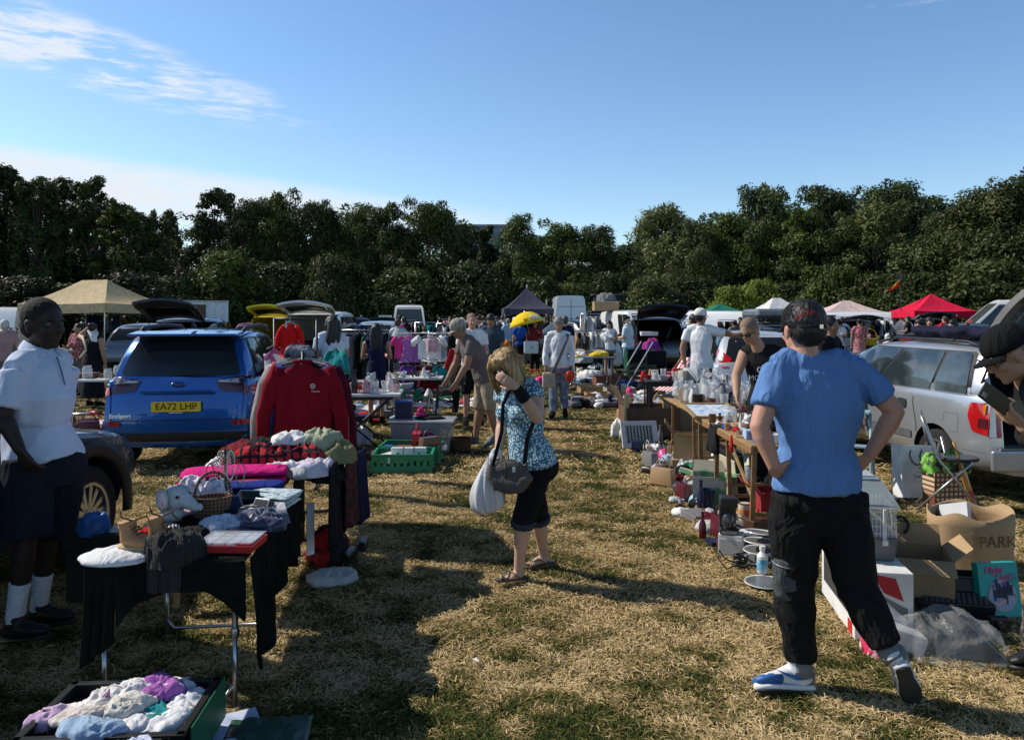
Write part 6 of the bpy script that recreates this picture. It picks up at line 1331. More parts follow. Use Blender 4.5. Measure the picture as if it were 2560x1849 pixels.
def garment(name,label,loc,rz,w,ln,mat,kind='top',seed=0,group=None,sl=.5,th=.035,hook=True,neck=None,res=1):
 """a hanging garment facing -Y locally: shoulders slope, body waves, sleeves hang at the sides"""
 rd=random.Random(seed);off=Vector((seed*1.7,seed*.9,0));root=empty(name,loc,label,'clothes',group,rz)
 n,k=10*res,12*res;m=MB()
 def prof(v):
  if kind=='trousers':return w/2*(.62+.02*v)
  if v<.14:return w/2*(.30+.70*(v/.14)**.8)
  if kind=='dress':return w/2*(1-.25*math.sin(min(1,(v-.14)/.35)*math.pi/2)*(1 if v<.42 else 1)+.55*max(0,v-.42))
  return w/2*(1-.07*math.sin((v-.14)*3.2))
 fr,bk=[],[]
 for i in range(k+1):
  v=i/k;hw=prof(v);z=-.05-v*ln+(0 if v>.02 else .0)
  for j in range(n+1):
   u=-1+2*j/n;x=u*hw;e=math.sqrt(max(0,1-u*u));zz=z-(.05*abs(u)if v<.14 else .0)+(.012*math.sin(u*7+seed)if i==k else 0)
   wv=.018*math.sin(u*8+seed+v*1.5)*v+.014*nz((x*5+off.x,v*3,seed),1)
   fr.append((x,-th*e*(.5+.5*min(1,v*4))+wv,zz));bk.append((x,th*e*(.5+.5*min(1,v*4))+wv,zz))
 V_=fr+bk;o=(k+1)*(n+1);F_=[]
 for i in range(k):
  for j in range(n):
   q=(i*(n+1)+j,i*(n+1)+j+1,(i+1)*(n+1)+j+1,(i+1)*(n+1)+j);F_.append(q[::-1]);F_.append(tuple(x+o for x in q))
 for j in range(n):a=k*(n+1)+j;F_.append((a,a+1,a+1+o,a+o));a=j;F_.append((a,a+o,a+1+o,a+1))
 m.add(V_,F_);m.build('cloth',mat,root,True)
 if sl>0 and kind!='trousers':
  for s in(-1,1):
   m=MB();a=Vector((s*w*.44,0,-.05-ln*.13));b=a+Vector((s*w*.17,-.01+rd.uniform(-.02,.02),-ln*sl*.55));c_=a+Vector((s*w*.20,.0,-ln*sl*1.05))
   m.ring([a+Vector((-s*.03,0,.03)),a.lerp(b,.3),b,c_],[(w*.11,.040),(w*.135,.036),(w*.115,.030),(w*.095,.026)],12,hint=(1,0,0));m.build('sleeve',mat,root,True)
 if hook:
  m=MB();m.tube([(0,0,-.045),(0,0,.0),(.015,0,.022),(0,0,.036),(-.014,0,.024)],.003,5)
  m.tube([(-w*.36,0,-.085),(0,0,-.04),(w*.36,0,-.085)],.006,5);m.build('hanger',M('hanger',(.35,.35,.36),.4),root)
 if neck:MB().ring([(0,-.01,-.052),(0,-.015,-.075)],[(w*.17,th*.9),(w*.14,th*.8)],12,hint=(1,0,0)).build('neckband',neck,root,True)
 return root
def gazebo(label,px,Y,w,d,eave,apex,mat,rz=0.,ridge=0.,val=.28,poles=True,finial=False,legs=STEEL):
 root=empty('gazebo',GX(px,Y),label,'gazebo','pop up gazebos',rz);n=10;m=MB()
 A=[(-w/2,-d/2),(w/2,-d/2),(w/2,d/2),(-w/2,d/2)];Rg=[(-ridge/2,0),(ridge/2,0),(ridge/2,0),(-ridge/2,0)]
 for s in range(4):
  a,b=A[s],A[(s+1)%4];c_,e=Rg[s],Rg[(s+1)%4];V_=[]
  for i in range(n+1):
   t=i/n;zz=eave+(apex-eave)*(t**1.35*.9+.1*t)
   for j in range(n+1):
    u=j/n;p0=(a[0]+(b[0]-a[0])*u,a[1]+(b[1]-a[1])*u);p1=(c_[0]+(e[0]-c_[0])*u,c_[1]+(e[1]-c_[1])*u)
    sag=-.09*math.sin(math.pi*u)*math.sin(math.pi*min(1,t*1.0))*(1-t)-.03*math.sin(math.pi*u)*(1-t)
    V_.append((p0[0]+(p1[0]-p0[0])*t,p0[1]+(p1[1]-p0[1])*t,zz+sag+.012*nz((u*6,t*6,s))))
  m.add(V_,[(i*(n+1)+j,i*(n+1)+j+1,(i+1)*(n+1)+j+1,(i+1)*(n+1)+j)for i in range(n)for j in range(n)])
 m.build('canopy',mat,root,'auto')
 if val:
  m=MB()
  for s in range(4):
   a,b=Vector((*A[s],0)),Vector((*A[(s+1)%4],0));K_=10
   for j in range(K_):
    p,q=a.lerp(b,j/K_),a.lerp(b,(j+1)/K_);sg=lambda u:-.03*math.sin(math.pi*u)
    z0,z1=eave+sg(j/K_),eave+sg((j+1)/K_)
    m.quad((p.x,p.y,z0-val),(q.x,q.y,z1-val),(q.x,q.y,z1),(p.x,p.y,z0))
  me=evalmesh(m.mesh(),[('SOLIDIFY',dict(thickness=.012))]);link('valance',me,mat,root)
 if poles:
  for x,y in A:MB().tube([(x*.97,y*.97,0),(x*.97,y*.97,eave)],.022,6).build('pole',legs,root)
  m=MB()
  for s in range(4):
   a,b=Vector((*A[s],0))*.97,Vector((*A[(s+1)%4],0))*.97;mid=(a+b)/2
   for u,v in((a,mid),(mid,b)):m.tube([u+Vector((0,0,eave-.1)),v+Vector((0,0,eave-.45))],.012,4);m.tube([u+Vector((0,0,eave-.45)),v+Vector((0,0,eave-.1))],.012,4)
  m.build('scissor_frame',legs,root)
 if finial:MB().cyl((0,0,apex-.02),(0,0,apex+.2),.04,.015).build('finial',cm('white','plas'),root)
 return root
# ---- small goods: every call makes one thing
USED={}
def goods(kind,col,where,loc,rz=0.,s=1.,seed=0,mk='china'):
 lb='%s %s %s'%(col,kind.replace('_',' '),where);gp='%ss %s'%(kind.replace('_',' '),where)
 m=MB();k=kind;mt=cm(col,mk);cat=kind.replace('_',' ');sm='auto';extra=None
 if k=='cup':m.lathe([(.025,0),(.032,.005),(.040,.08),(.037,.08),(.030,.010),(.001,.008)],n=14);m.tube([(.038,0,.065),(.062,0,.055),(.060,0,.03),(.034,0,.02)],.005,5)
 elif k=='bowl':m.lathe([(.03,0),(.035,.008),(.075,.05),(.085,.075),(.080,.075),(.07,.05),(.001,.014)],n=18)
 elif k=='plate':m.lathe([(.05,0),(.06,.006),(.115,.018),(.113,.022),(.06,.010),(.001,.009)],n=20)
 elif k=='vase':m.lathe([(.03,0),(.045,.03),(.05,.09),(.03,.15),(.022,.18),(.032,.20),(.028,.20),(.02,.17),(.001,.15)],n=16)
 elif k=='bottle':m.lathe([(.03,0),(.034,.006),(.034,.13),(.014,.18),(.013,.23),(.016,.235),(.016,.25),(.001,.25)],n=14);mt=cm(col,'plas')
 elif k=='glass_tumbler':m.lathe([(.030,0),(.038,.13),(.036,.13),(.028,.008),(.001,.008)],n=14);mt=GLS
 elif k=='glass_jar':m.lathe([(.045,0),(.06,.02),(.06,.13),(.045,.15),(.048,.17),(.044,.17),(.042,.15),(.056,.13),(.056,.02),(.001,.008)],n=16);mt=GLS
 elif k=='glass_jug':m.lathe([(.04,0),(.065,.04),(.055,.14),(.04,.18),(.05,.21),(.046,.21),(.036,.18),(.05,.14),(.06,.04),(.001,.01)],n=16);m.tube([(.045,0,.19),(.095,0,.16),(.09,0,.08),(.06,0,.06)],.007,6);mt=GLS
 elif k=='tin':m.lathe([(.048,0),(.050,.003),(.050,.11),(.052,.113),(.046,.116),(.001,.112)],n=18);mt=cm(col,'plas')
 elif k=='book':m.box((0,0,.014),(.13,.19,.022));m.box((0,0,.0265),(.136,.196,.003));m.box((0,0,.0015),(.136,.196,.003));m.box((-.0665,0,.014),(.003,.196,.026));mt=cm(col,'card');sm=False
 elif k=='boxed_game':m.box((0,0,.03),(.25,.17,.055));m.box((0,0,.045),(.256,.176,.032));mt=cm(col,'card');sm=False
 elif k=='toy_car':m.box((0,0,.025),(.14,.06,.03));m.box((-.01,0,.05),(.07,.05,.025),taper=1.25);[m.cyl((x,-.034,.014),(x,.034,.014),.014,n=10)for x in(-.045,.045)];mt=cm(col,'plas');sm=False
 elif k=='figurine':m.lathe([(.028,0),(.030,.01),(.016,.03),(.024,.07),(.012,.10)],n=12);m.ell((0,0,.115),(.018,.018,.022));m.tube([(-.02,0,.085),(-.034,.012,.05),(-.01,.024,.04)],.006,5)
 elif k=='soft_toy':m.ell((0,0,.07),(.06,.05,.07));m.ell((0,-.01,.16),(.05,.045,.045));[m.ell((q*.038,-.005,.20),(.018,.01,.018))for q in(-1,1)];[m.ell((q*.06,-.03,.03),(.025,.04,.022))for q in(-1,1)];[m.ell((q*.062,-.01,.10),(.018,.02,.04))for q in(-1,1)];mt=cm(col,'cloth');cat='toy'
 elif k=='basket':m.lathe([(.06,0),(.08,.01),(.10,.09),(.104,.095),(.095,.095),(.075,.015),(.001,.012)],n=16);m.tube([(.10*math.cos(R(a)),0,.09+.13*math.sin(R(a)))for a in range(0,181,20)],.006,6);mt=M('wicker_'+col,PAL[col],.8,c2=tuple(x*.4 for x in PAL[col]),pat='check',sc=16,thr=(.6,.8),bump=.8)
 elif k=='shoe':m.ring([(-.12,0,.035),(-.06,0,.04),(.03,0,.035),(.10,0,.025),(.13,0,.018)],[(.025,.032),(.033,.036),(.036,.03),(.035,.02),(.018,.010)],12,hint=(0,1,0));m.box((0,0,.008),(.25,.065,.014));mt=cm(col,'plas')
 elif k=='handbag':m.box((0,0,.09),(.24,.09,.17),taper=1.15);m.tube([(.09*math.cos(R(a)),0,.17+.10*math.sin(R(a)))for a in range(0,181,20)],.007,6);mt=cm(col,'plas');cat='bag'
 elif k=='paper':m.box((0,0,.003),(.21,.29,.004));mt=cm(col,'card');sm=False
 elif k=='lamp':m.lathe([(.05,0),(.05,.015),(.012,.03),(.02,.10),(.012,.16)],n=14);extra=1
 elif k=='clock':m.lathe([(.07,0),(.075,.01),(.075,.03),(.06,.032),(.001,.03)],(0,0,.075),20,rotx(R(80)));m.box((0,.01,.01),(.10,.05,.02))
 elif k=='pouch':return heap('pouch',lb,'pouch',loc,.16*s,.12*s,.08*s,cm(col),seed,rz,12,gp)
 elif k=='cloth_bundle':return heap('cloth_bundle',lb,'clothes',loc,.30*s,.22*s,.12*s,cm(col),seed,rz,16,gp)
 if s!=1.:m.v=[(x*s,y*s,z*s)for x,y,z in m.v]
 bv=.004 if k in('boxed_game','toy_car','handbag')else 0
 if extra:
  root=empty(kind,loc,lb,cat,gp,rz);m.build('base',mt,root,'auto');q=MB().lathe([(.10*s,.15*s),(.06*s,.30*s),(.058*s,.30*s),(.096*s,.15*s)],n=18,cap=False);q.build('lamp_shade',cm('cream','cloth'),root,'auto');return root
 o=m.build(kind,mt,None,sm,bevel=bv);o.location=loc;o.rotation_euler=(0,0,rz);return tag(o,lb,cat,gp)
def scatter(where,area,z,kinds,cols,n,seed,s=(.8,1.2),rot=0.,org=(0,0),gap=.10,mk='china'):
 """n different small goods spread over a rectangle (x0, x1, y0, y1)"""
 rd=random.Random(seed);pts=[];t=0
 while len(pts)<n and t<n*60:
  t+=1;x,y=rd.uniform(area[0],area[1]),rd.uniform(area[2],area[3])
  if all((x-a)**2+(y-b)**2>gap*gap for a,b in pts):pts.append((x,y))
 for i,(x,y)in enumerate(pts):
  k=rd.choice(kinds);c=rd.choice(cols);p=rotz(rot)@Vector((x,y,0));goods(k,c,where,(org[0]+p.x,org[1]+p.y,z),rd.uniform(0,6.3),rd.uniform(*s),seed*31+i,mk)
# ================================================================ left hand stalls
TOWEL=M('towel_dark_green',(.011,.015,.013),.97,bump=1.,bsc=220,var=.25,spec=.04)
_before=set(SC.objects)
t1=empty('table',(-1.51,3.93,0),'near left folding table on grey tubular legs under the dark towelling','table','trading tables',0)
MB().box((0,0,.665),(.64,1.12,.03)).build('tabletop',WOODL,t1,bevel=.005)
for y,nm in((-.50,0),(.30,1)):
 for x in(-.29,.27):
  m=MB();m.tube([(x,y,.65),(x,y,.30)],.0135,10);m.tube([(x,y,.32),(x,y,.0)],.011,10);m.lathe([(.016,.30),(.018,.305),(.018,.345),(.016,.35)],(x,y,0),10);m.build('leg',STEEL,t1,True)
 MB().tube([(-.29,y,.10),(-.25,y,.045),(.23,y,.045),(.27,y,.10)],.010,8).build('stretcher',STEEL,t1,True)
def drape(name,label,pts_top,edges,mat,thick=.008):
 m=MB()
 for rows in edges:
  a,b=len(rows),len(rows[0]);V_=[p for r_ in rows for p in r_]
  m.add(V_,[(i*b+j,i*b+j+1,(i+1)*b+j+1,(i+1)*b+j)for i in range(a-1)for j in range(b-1)])
 me=evalmesh(m.mesh(),[('SOLIDIFY',dict(thickness=thick)),('SUBSURF',dict(levels=1,render_levels=1))])
 o=link(name,me,mat,None,True);return tag(o,label,'tablecloth')
def drop(a,b,z0,depth,out,n=26,k=9,fold=.03,seed=0,ragged=.08):
 rows=[];a,b,out=Vector(a),Vector(b),Vector(out)
 for i in range(k+1):
  v=i/k;r_=[]
  for j in range(n+1):
   u=j/n;dp=depth(u)if callable(depth)else depth;p=a.lerp(b,u);f=fold*v*(math.sin(u*21+seed)+.6*math.sin(u*43+seed*2))+.02*v
   r_.append(tuple(p+out*(.008+f)+Vector((0,0,z0-dp*v+ragged*.2*nz((u*5,v*2,seed))))))
  rows.append(r_)
 return rows
X0,X1,Ya,Yb=-1.86,-1.17,3.35,4.62
top=[[(X0+.15+(X1-X0-.15)*j/14,Ya+(Yb-Ya)*i/20,.684+.003*nz((i,j,0),.6))for j in range(15)]for i in range(21)]
drape('tablecloth','dark green towelling cloth hanging off the near left table',None,[top,drop((X1,Ya,0),(X1-.04,Yb,0),.684,lambda u:.50-.10*u+.08*math.sin(u*7),(1,0,0),34,10,.028,1),drop((X0+.15,Ya,0),(X1,Ya,0),.684,lambda u:.13+.16*abs(2*u-1)**3,(0,-1,0),24,6,.012,3),drop((X0+.02,Ya-.005,0),(X0+.15,Ya,0),.680,lambda u:.44-.10*u,(-.4,-1,0),12,9,.03,5)],TOWEL)
drape('tablecloth','dark grey blanket hanging from the middle left table',None,[drop((-1.22,4.66,0),(-1.36,5.75,0),.70,lambda u:.42+.05*math.sin(u*9),(1,.1,0),30,8,.025,7)],cloth('blanket_dark',(.014,.016,.018),bump=.8))
t2=folding_table('middle left wooden trestle table under the folded jumpers',(-1.62,5.18,0),.66,1.22,.70,0,WOODL,WOODL,'wood')
heap('white_cloth','white folded cloth under the tan boots on the near table corner','cloth',(-1.72,3.42,.685),.34,.26,.05,WHITE,3,.1,20,rough=.5)
for k,(x,y,rz)in enumerate(((-1.70,3.44,R(-14)),(-1.60,3.50,R(-6)))):
 b=empty('boot',(x,y,.715),'tan leather lace-up boot on the near table corner, the %s one'%('left' if k==0 else 'right'),'boot','pair of tan boots',rz)
 L1=M('boot_tan',(.42,.22,.10),.6,bump=.4);m=MB();m.ring([(-.02,.01,.03),(.04,0,.04),(.10,-.01,.035),(.145,-.02,.02)],[(.030,.034),(.034,.036),(.034,.028),(.020,.014)],14,hint=(0,1,0));m.ring([(.0,.0,.04),(-.005,.0,.09),(-.01,.0,.125)],[(.036,.040),(.034,.036),(.038,.042)],14)
 link('upper',remesh(m,.006,1),L1,b,True)
 m=MB();m.ring([(-.04,0,.010),(.0,0,.010),(.07,0,.010),(.12,0,.010),(.16,0,.010)],[(.022,.012),(.034,.012),(.034,.012),(.036,.012),(.014,.010)],14,hint=(0,1,0));m.build('sole',M('sole_crepe',(.45,.33,.18),.8),b,True)
 m=MB()
 for i in range(5):m.tube([(.055-.012*i,-.024,.068+.012*i),(.062-.012*i,0,.078+.012*i),(.055-.012*i,.024,.068+.012*i)],.004,5)
 m.tube([(.02,0,.125),(.05,.05,.135),(.03,.09,.11),(.06,.10,.08)],.004,5);m.tube([(.02,0,.125),(0,-.05,.15),(-.02,-.04,.19)],.004,5);m.build('laces',M('lace_brown',(.16,.07,.03),.8),b,True)
heap('knitted_hat','black ribbed knitted hat drooping over the near table edge','hat',(-1.50,3.42,.67),.25,.26,.16,M('cloth_rib_black',(.010,.010,.011),.95,c2=(.03,.03,.03),pat='stripe',sc=30,bump=.8),5,.4,30,rough=1.2)
o=drape('scarf','',None,[drop((-1.58,3.335,0),(-1.44,3.33,0),.76,.20,(0,-1,0),12,6,.016,9)],MATS['cloth_rib_black'],.012);tag(o,'black knitted scarf end hanging over the front of the near table','scarf')
rb_=empty('display_box',(-1.27,3.50,.692),'flat red box of trinkets with a clear lid at the table front','box',rz=R(-8))
MB().box((0,0,.016),(.26,.20,.032),taper=.96).build('tray',cm('red','card'),rb_,bevel=.002)
m=MB();[m.box((x,y,.036),(.05,.055,.008))for x in(-.09,-.03,.03,.09)for y in(-.06,0,.06)];m.build('trinkets',M('trinkets',(.62,.62,.62),.25,c2=(.5,.05,.08),pat='cells',sc=20,thr=(.6,.7),coat=.5),rb_)
MB().box((0,0,.046),(.25,.19,.004)).build('lid',CLR,rb_)
el=empty('soft_toy',(-1.66,3.93,.70),'pale grey plush elephant with pink spotted ears beside the basket','soft toy',rz=R(66));PL=cloth('plush_grey',(.50,.55,.56),bump=.9,bsc=120)
m=MB();m.ell((0,0,.12),(.07,.066,.066));m.ring([(0,-.05,.12),(0,-.10,.10),(0,-.135,.085),(0,-.16,.09)],[.042,.030,.022,.018],12);m.ell((0,.02,.045),(.06,.06,.05));link('body',remesh(m,.007,2),PL,el,True)
for s in(-1,1):
 m=MB();m.ell((s*.070,.02,.125),(.012,.052,.056),rotz(R(s*14)));m.build('ear',PL,el,True);m=MB();m.ell((s*.079,.014,.122),(.008,.038,.042),rotz(R(s*14)));m.build('ear_lining',cloth('ear_pink',(.62,.36,.36),c2=(.75,.62,.60),pat='voronoi',sc=70,thr=(.3,.4)),el,True)
[MB().ell((s*.045,-.052,.14),(.008,)*3).build('eye',INK,el,True)for s in(-1,1)]
bk_=empty('wicker_basket',(-1.50,4.02,.695),'small brown wicker basket with hooped handle in front of the lace','basket',rz=R(10));WK=M('wicker',(.26,.15,.09),.8,c2=(.09,.045,.025),pat='check',sc=17,thr=(.6,.8),bump=1.,bsc=60)
m=MB();m.lathe([(.07,0),(.078,.004),(.095,.105),(.10,.115),(.09,.115),(.072,.012),(.001,.01)],n=28);m.v=[(x,y*.72,z)for x,y,z in m.v];m.build('basket',WK,bk_,'auto')
m=MB();m.tube([(.092*math.cos(R(a)),0,.10+.14*math.sin(R(a)))for a in range(0,181,12)],.008,8);m.build('handle',WK,bk_,True)
heap('lace_cloth','heap of white and lilac lace netting behind the wicker basket','lace',(-1.66,4.27,.69),.28,.22,.20,LACE,8,.2,34,rough=1.5)
heap('striped_cloth','striped black and white sock under the elephant','sock',(-1.62,3.72,.69),.10,.14,.07,cloth('sock_stripe',(.65,.65,.65),c2=(.03,.03,.03),pat='stripe',sc=22),2,.3,14)
heap('red_cloth','small red cloth beside the tan boots','cloth',(-1.70,3.66,.69),.12,.12,.08,cm('red'),4,.3,14)
heap('shirt','crumpled pale blue shirt with collar on the near table','shirt',(-1.40,3.80,.69),.22,.20,.08,cloth('shirt_ice',(.56,.64,.76)),6,.2,30,rough=1.3)
heap('shirt','crumpled navy satin shirt right of the pale blue shirt','shirt',(-1.22,3.86,.69),.28,.24,.09,M('satin_navy',(.02,.028,.085),.35,bump=.2,sheen=.3),9,-.3,30,rough=1.3)
folded('folded_shirt','folded white patterned shirts in a flat stack at the far right of the near table','shirts',(-1.26,4.30,.69),.30,.26,.07,cloth('shirt_frost',(.58,.66,.68),c2=(.30,.40,.45),sc=30),3,-.2,seed=3)
folded('folded_shirt','grey blue folded top lying against the flat stack of shirts','shirt',(-1.26,4.08,.69),.26,.22,.045,cm('pale grey'),2,.3,seed=4)
heap('leather_bag','black leather strap bag in the middle of the near table','bag',(-1.32,4.02,.69),.30,.14,.07,M('leather_black',(.012,.012,.013),.35),12,.1,18)
for k,(x,y,w,d,h,mt,lb)in enumerate(((-1.50,3.70,.16,.14,.05,cm('black'),'small black cloth behind the knitted hat'),(-1.30,3.68,.20,.10,.05,NAVYC,'navy cloth edge behind the red display box'),(-1.56,4.16,.12,.10,.06,cm('black','plas'),'black pouch against the lace netting'),(-1.38,3.96,.16,.12,.06,cm('black'),'black sleeve between the pale blue shirt and the watch boxes'),(-1.24,3.62,.12,.06,.035,cm('pale grey'),'pale grey glove by the red display box'),(-1.70,4.14,.12,.12,.03,cm('pale pink','card'),'pale pink booklet left of the lace netting'))):heap('cloth_piece',lb,'cloth',(x,y,.69),w,d,h,mt,130+k,k*.7,20,None,1.2)
for k,(x,y,z,s_,rx,ry,rz,lb)in enumerate(((-1.44,4.10,.71,.085,50,0,40,'dark blue velvet watch box propped open on its corner'),(-1.36,4.18,.72,.085,-40,10,35,'black square watch box tilted behind the blue one'),(-1.25,4.12,.70,.075,60,0,-30,'brown leather box with a round clasp'),(-1.50,4.12,.693,.09,0,0,8,'small black ring box lying flat by the basket'))):
 q=empty('watch_box',(x,y,z),lb,'box','jewellery boxes on the near table',R(rz));q.rotation_euler=(R(rx),R(ry),R(rz))
 MB().box((0,0,.03),(s_*1.25,s_*1.25,.05)).build('case',[M('velvet_blue',(.012,.016,.06),.9),cm('black','plas'),M('leather_dk',(.04,.02,.015),.5),cm('black','plas')][k],q,bevel=.004)
 MB().box((0,0,.057),(s_*1.3,s_*1.3,.006)).build('frame',STEEL,q,bevel=.002);MB().box((0,0,.061),(s_*1.05,s_*1.05,.004)).build('cushion',M('velvet_blue',(.012,.016,.06),.9)if k==0 else cm('black','plas'),q)
js=empty('jewellery_stand',(-1.53,4.38,.69),'black jewellery stand draped with bead necklaces beside the pink jumper','jewellery stand')
m=MB();m.lathe([(.07,0),(.07,.012),(.008,.02),(.006,.30)],n=16);m.tube([(-.09,0,.22),(-.04,0,.24),(0,0,.30),(.04,0,.24),(.09,0,.22)],.004,5);m.tube([(0,0,.3),(0,0,.36),(.006,0,.37)],.003,5);m.build('stand',M('stand_black',(.02,.02,.02),.4),js)
for i in range(9):
 x0=-.085+.17*(i/8)if i in(0,8)else-.03+.06*((i-1)/6);dz=.12+.04*((i*7)%4);m=MB();mt=[cm('red','china'),cm('cream','china'),cm('gold','china'),cm('white','china'),M('pearl',(.6,.55,.45),.2),cm('cream','china'),cm('green','china'),cm('white','china'),cm('green','china')][i]
 for k in range(34):
  a=2*math.pi*k/34;m.ell((x0+.022*math.sin(a),-.01+.012*math.cos(a*1.0),.29-(.07 if i in(0,8)else 0)-dz*(1-math.cos(a))*.5),(.0048,)*3,None,6,4)
 m.build('bead_necklace',mt,js,True)
folded('folded_jumper','bright pink sweatshirt folded on the middle left table','jumper',(-1.56,4.72,.715),.62,.30,.11,cloth('fuchsia',(.62,.012,.20),bump=.3),2,R(6),seed=5)
folded('folded_jumper','dusky red folded jumper beneath the pink sweatshirt','jumper',(-1.45,4.60,.70),.34,.18,.07,cloth('dusky',(.40,.05,.08)),2,R(6),seed=6)
folded('folded_jumper','royal blue folded fleece in front of the pink sweatshirt','jumper',(-1.40,4.52,.70),.34,.20,.075,cloth('fleece_blue',(.01,.03,.22),bump=.5),2,R(4),seed=7)
folded('rolled_towel','pale grey rolled towel at the right end of the pink sweatshirt','towel',(-1.19,4.78,.73),.12,.22,.07,cm('pale grey'),1,R(4),seed=8)
rd=random.Random(5)
for k,(x,y,z,w,d,h,mt,lb)in enumerate(((-1.68,4.98,.72,.26,.22,.14,WHITE,'white crumpled top at the left end of the big clothes heap'),(-1.45,4.98,.78,.44,.28,.16,PLAID,'red and black plaid shirt on top of the clothes heap'),(-1.20,5.02,.80,.30,.24,.13,PLAID,'second smaller red plaid shirt to the right in the heap'),(-1.55,4.88,.73,.30,.16,.09,cm('black'),'black garment squeezed under the plaid shirt'),(-1.30,4.86,.74,.26,.18,.10,WHITE,'white crumpled blouse in the middle of the heap'),(-1.10,4.88,.74,.30,.22,.11,LACE,'white lacy top at the right of the heap'),(-1.46,5.16,.84,.30,.2,.10,cm('black'),'black top behind the plaid shirt'),(-1.30,5.12,.90,.26,.2,.09,WHITE,'white top peeping out behind the plaid shirts'),(-1.12,5.16,.86,.30,.24,.15,cloth('sage',(.36,.40,.27)),'pale sage green jacket crowning the heap'),(-.99,5.10,.78,.24,.24,.15,cm('khaki'),'khaki garment at the right end of the heap'),(-1.06,5.0,.68,.26,.26,.13,cm('black'),'black garment at the right edge of the heap'),(-1.62,5.2,.80,.34,.24,.12,cm('dark red'),'dark red garment at the back left of the heap'),(-1.30,5.32,.74,.5,.3,.18,cm('navy'),'navy garments at the back of the heap'))):
 heap('heaped_garment',lb,'clothes',(x,y,z),w,d,h,mt,40+k,rd.uniform(-.4,.4),28,'clothes heaped on the middle left table',1.35)
for k,(x,y,w,ln,mt,lb)in enumerate(((-1.02,4.98,.34,.50,cm('black'),'black trousers hanging over the right edge of the clothes heap'),(-.94,5.16,.30,.46,cloth('net',(.03,.02,.02),c2=(.10,.03,.03),sc=30),'dark netted skirt hanging over the table edge'),(-.98,5.32,.12,.40,WHITE,'white sleeve hanging down at the far right of the heap'),(-.90,5.36,.22,.50,NAVYC,'navy dress hanging down at the far right of the heap'))):
 o=drape('hanging_garment','',None,[drop((x,y-w/2,0),(x+.04,y+w/2,0),.80,ln,(1,0,0),14,9,.030,11+k)],mt,.02);tag(o,lb,'clothes','clothes hanging off the middle left table')
MB().box((0,0,0),(.05,.01,.34)).build('white_strip',WHITE,None).location=(-1.15,4.98,.36);bpy.data.objects['white_strip'].rotation_euler=(0,0,.5);tag(bpy.data.objects['white_strip'],'narrow white cloth strip hanging by the wooden leg','cloth')
heap('holdall','red and black holdall on the grass under the middle left table','bag',(-1.10,5.55,0),.30,.5,.26,cloth('holdall',(.30,.012,.015),c2=(.012,.012,.014),sc=4,thr=(.48,.5)),3,.1,20)
heap('cloth_bundle','grey cloth on the grass by the wooden table leg','cloth',(-1.02,5.02,0),.34,.2,.10,cm('pale grey'),6,.3,20)
for k,(x,y)in enumerate(((-.95,5.5),(-.88,5.75))):goods('shoe','black','on the grass beside the red and black holdall',(x,y,0),R(80+k*12),1.15)
_piv=Matrix.Translation((-1.17,3.36,0));_rot=_piv@Matrix.Rotation(R(6),4,'Z')@_piv.inverted()
for o in SC.objects:
 if o not in _before and o.parent is None:o.matrix_basis=_rot@o.matrix_basis
bg2=empty('shopping_bag',(-2.55,4.72,0),'dark paper shopping bag in front of the alloy wheel','bag',rz=R(-8));MB().box((0,0,.21),(.34,.20,.42)).build('bag',cloth('bag_dark',(.035,.033,.032)),bg2,bevel=.01)
heap('plastic_bag','crumpled blue plastic bag stuffed in the dark shopping bag','bag',(-2.57,4.70,.41),.20,.14,.14,M('polythene_blue',(.03,.16,.50),.3,alpha=.9),3,.3,20,rough=1.6)
heap('paper_wrap','white wrapping paper poking from the dark shopping bag','paper',(-2.44,4.74,.40),.16,.12,.06,PAPER,5,.1,12)
c1=tray('black slotted crate of white baby clothes, the further of the two at the bottom left',(-1.52,2.98,0),.58,.42,.215,M('crate_black',(.012,.014,.014),.45),R(4),group='crates of baby clothes');
c2c=tray('black slotted crate of folded children\'s clothes, nearest at the bottom left',(-1.56,2.50,0),.66,.42,.215,M('crate_black',(.012,.014,.014),.45),R(6),group='crates of baby clothes')
MB().box((.325,0,.15),(.006,.40,.17)).build('green_side',M('crate_green',(.015,.12,.06),.45),c1)
rd=random.Random(9);COLS=[WHITE,PRINTED,WHITE,FLOWER,M('cloth_lilac_print',(.45,.30,.50),.9,c2=(.60,.50,.62),sc=12,bump=.4),WHITE,cloth('cream_rib',(.64,.62,.58),bump=.8),cm('teal'),WHITE,cloth('sky_sock',(.50,.62,.70),c2=(.30,.42,.58),pat='voronoi',sc=40,thr=(.2,.3)),LEOP,WHITE,cloth('rust_white',(.60,.55,.52),c2=(.50,.12,.05),pat='cells',sc=9,thr=(.8,.85)),WHITE]
NM=['white towelling babygrow','pink and white printed babygrow','white ribbed vest','flower printed leggings','lilac top hanging over the left rim','white fluffy fleece','cream cardigan','jade green ruffled top','white bib','pale blue baby sock','spotted leggings','small white muslin','white top with a rust red label','white cotton sleepsuit']
PT=[(-.02,.12),(-.12,.10),(-.18,.02),(.10,.12),(-.29,-.02),(.12,.16),(.02,-.02),(.14,-.02),(.24,.06),(-.06,-.17),(-.02,.16),(.22,-.10),(-.14,-.08),(.10,-.12)]
for k in range(14):
 p=rotz(R(4))@Vector((PT[k][0],PT[k][1],0));heap('baby_garment',NM[k]+' in the further bottom left crate','baby clothes',(-1.52+p.x*.92,2.98+p.y,.185+(.03 if k%3==0 else .0)),rd.uniform(.16,.25),rd.uniform(.12,.19),rd.uniform(.045,.075),COLS[k],60+k,rd.uniform(-1,1),36,'baby clothes in the bottom left crates',1.25)
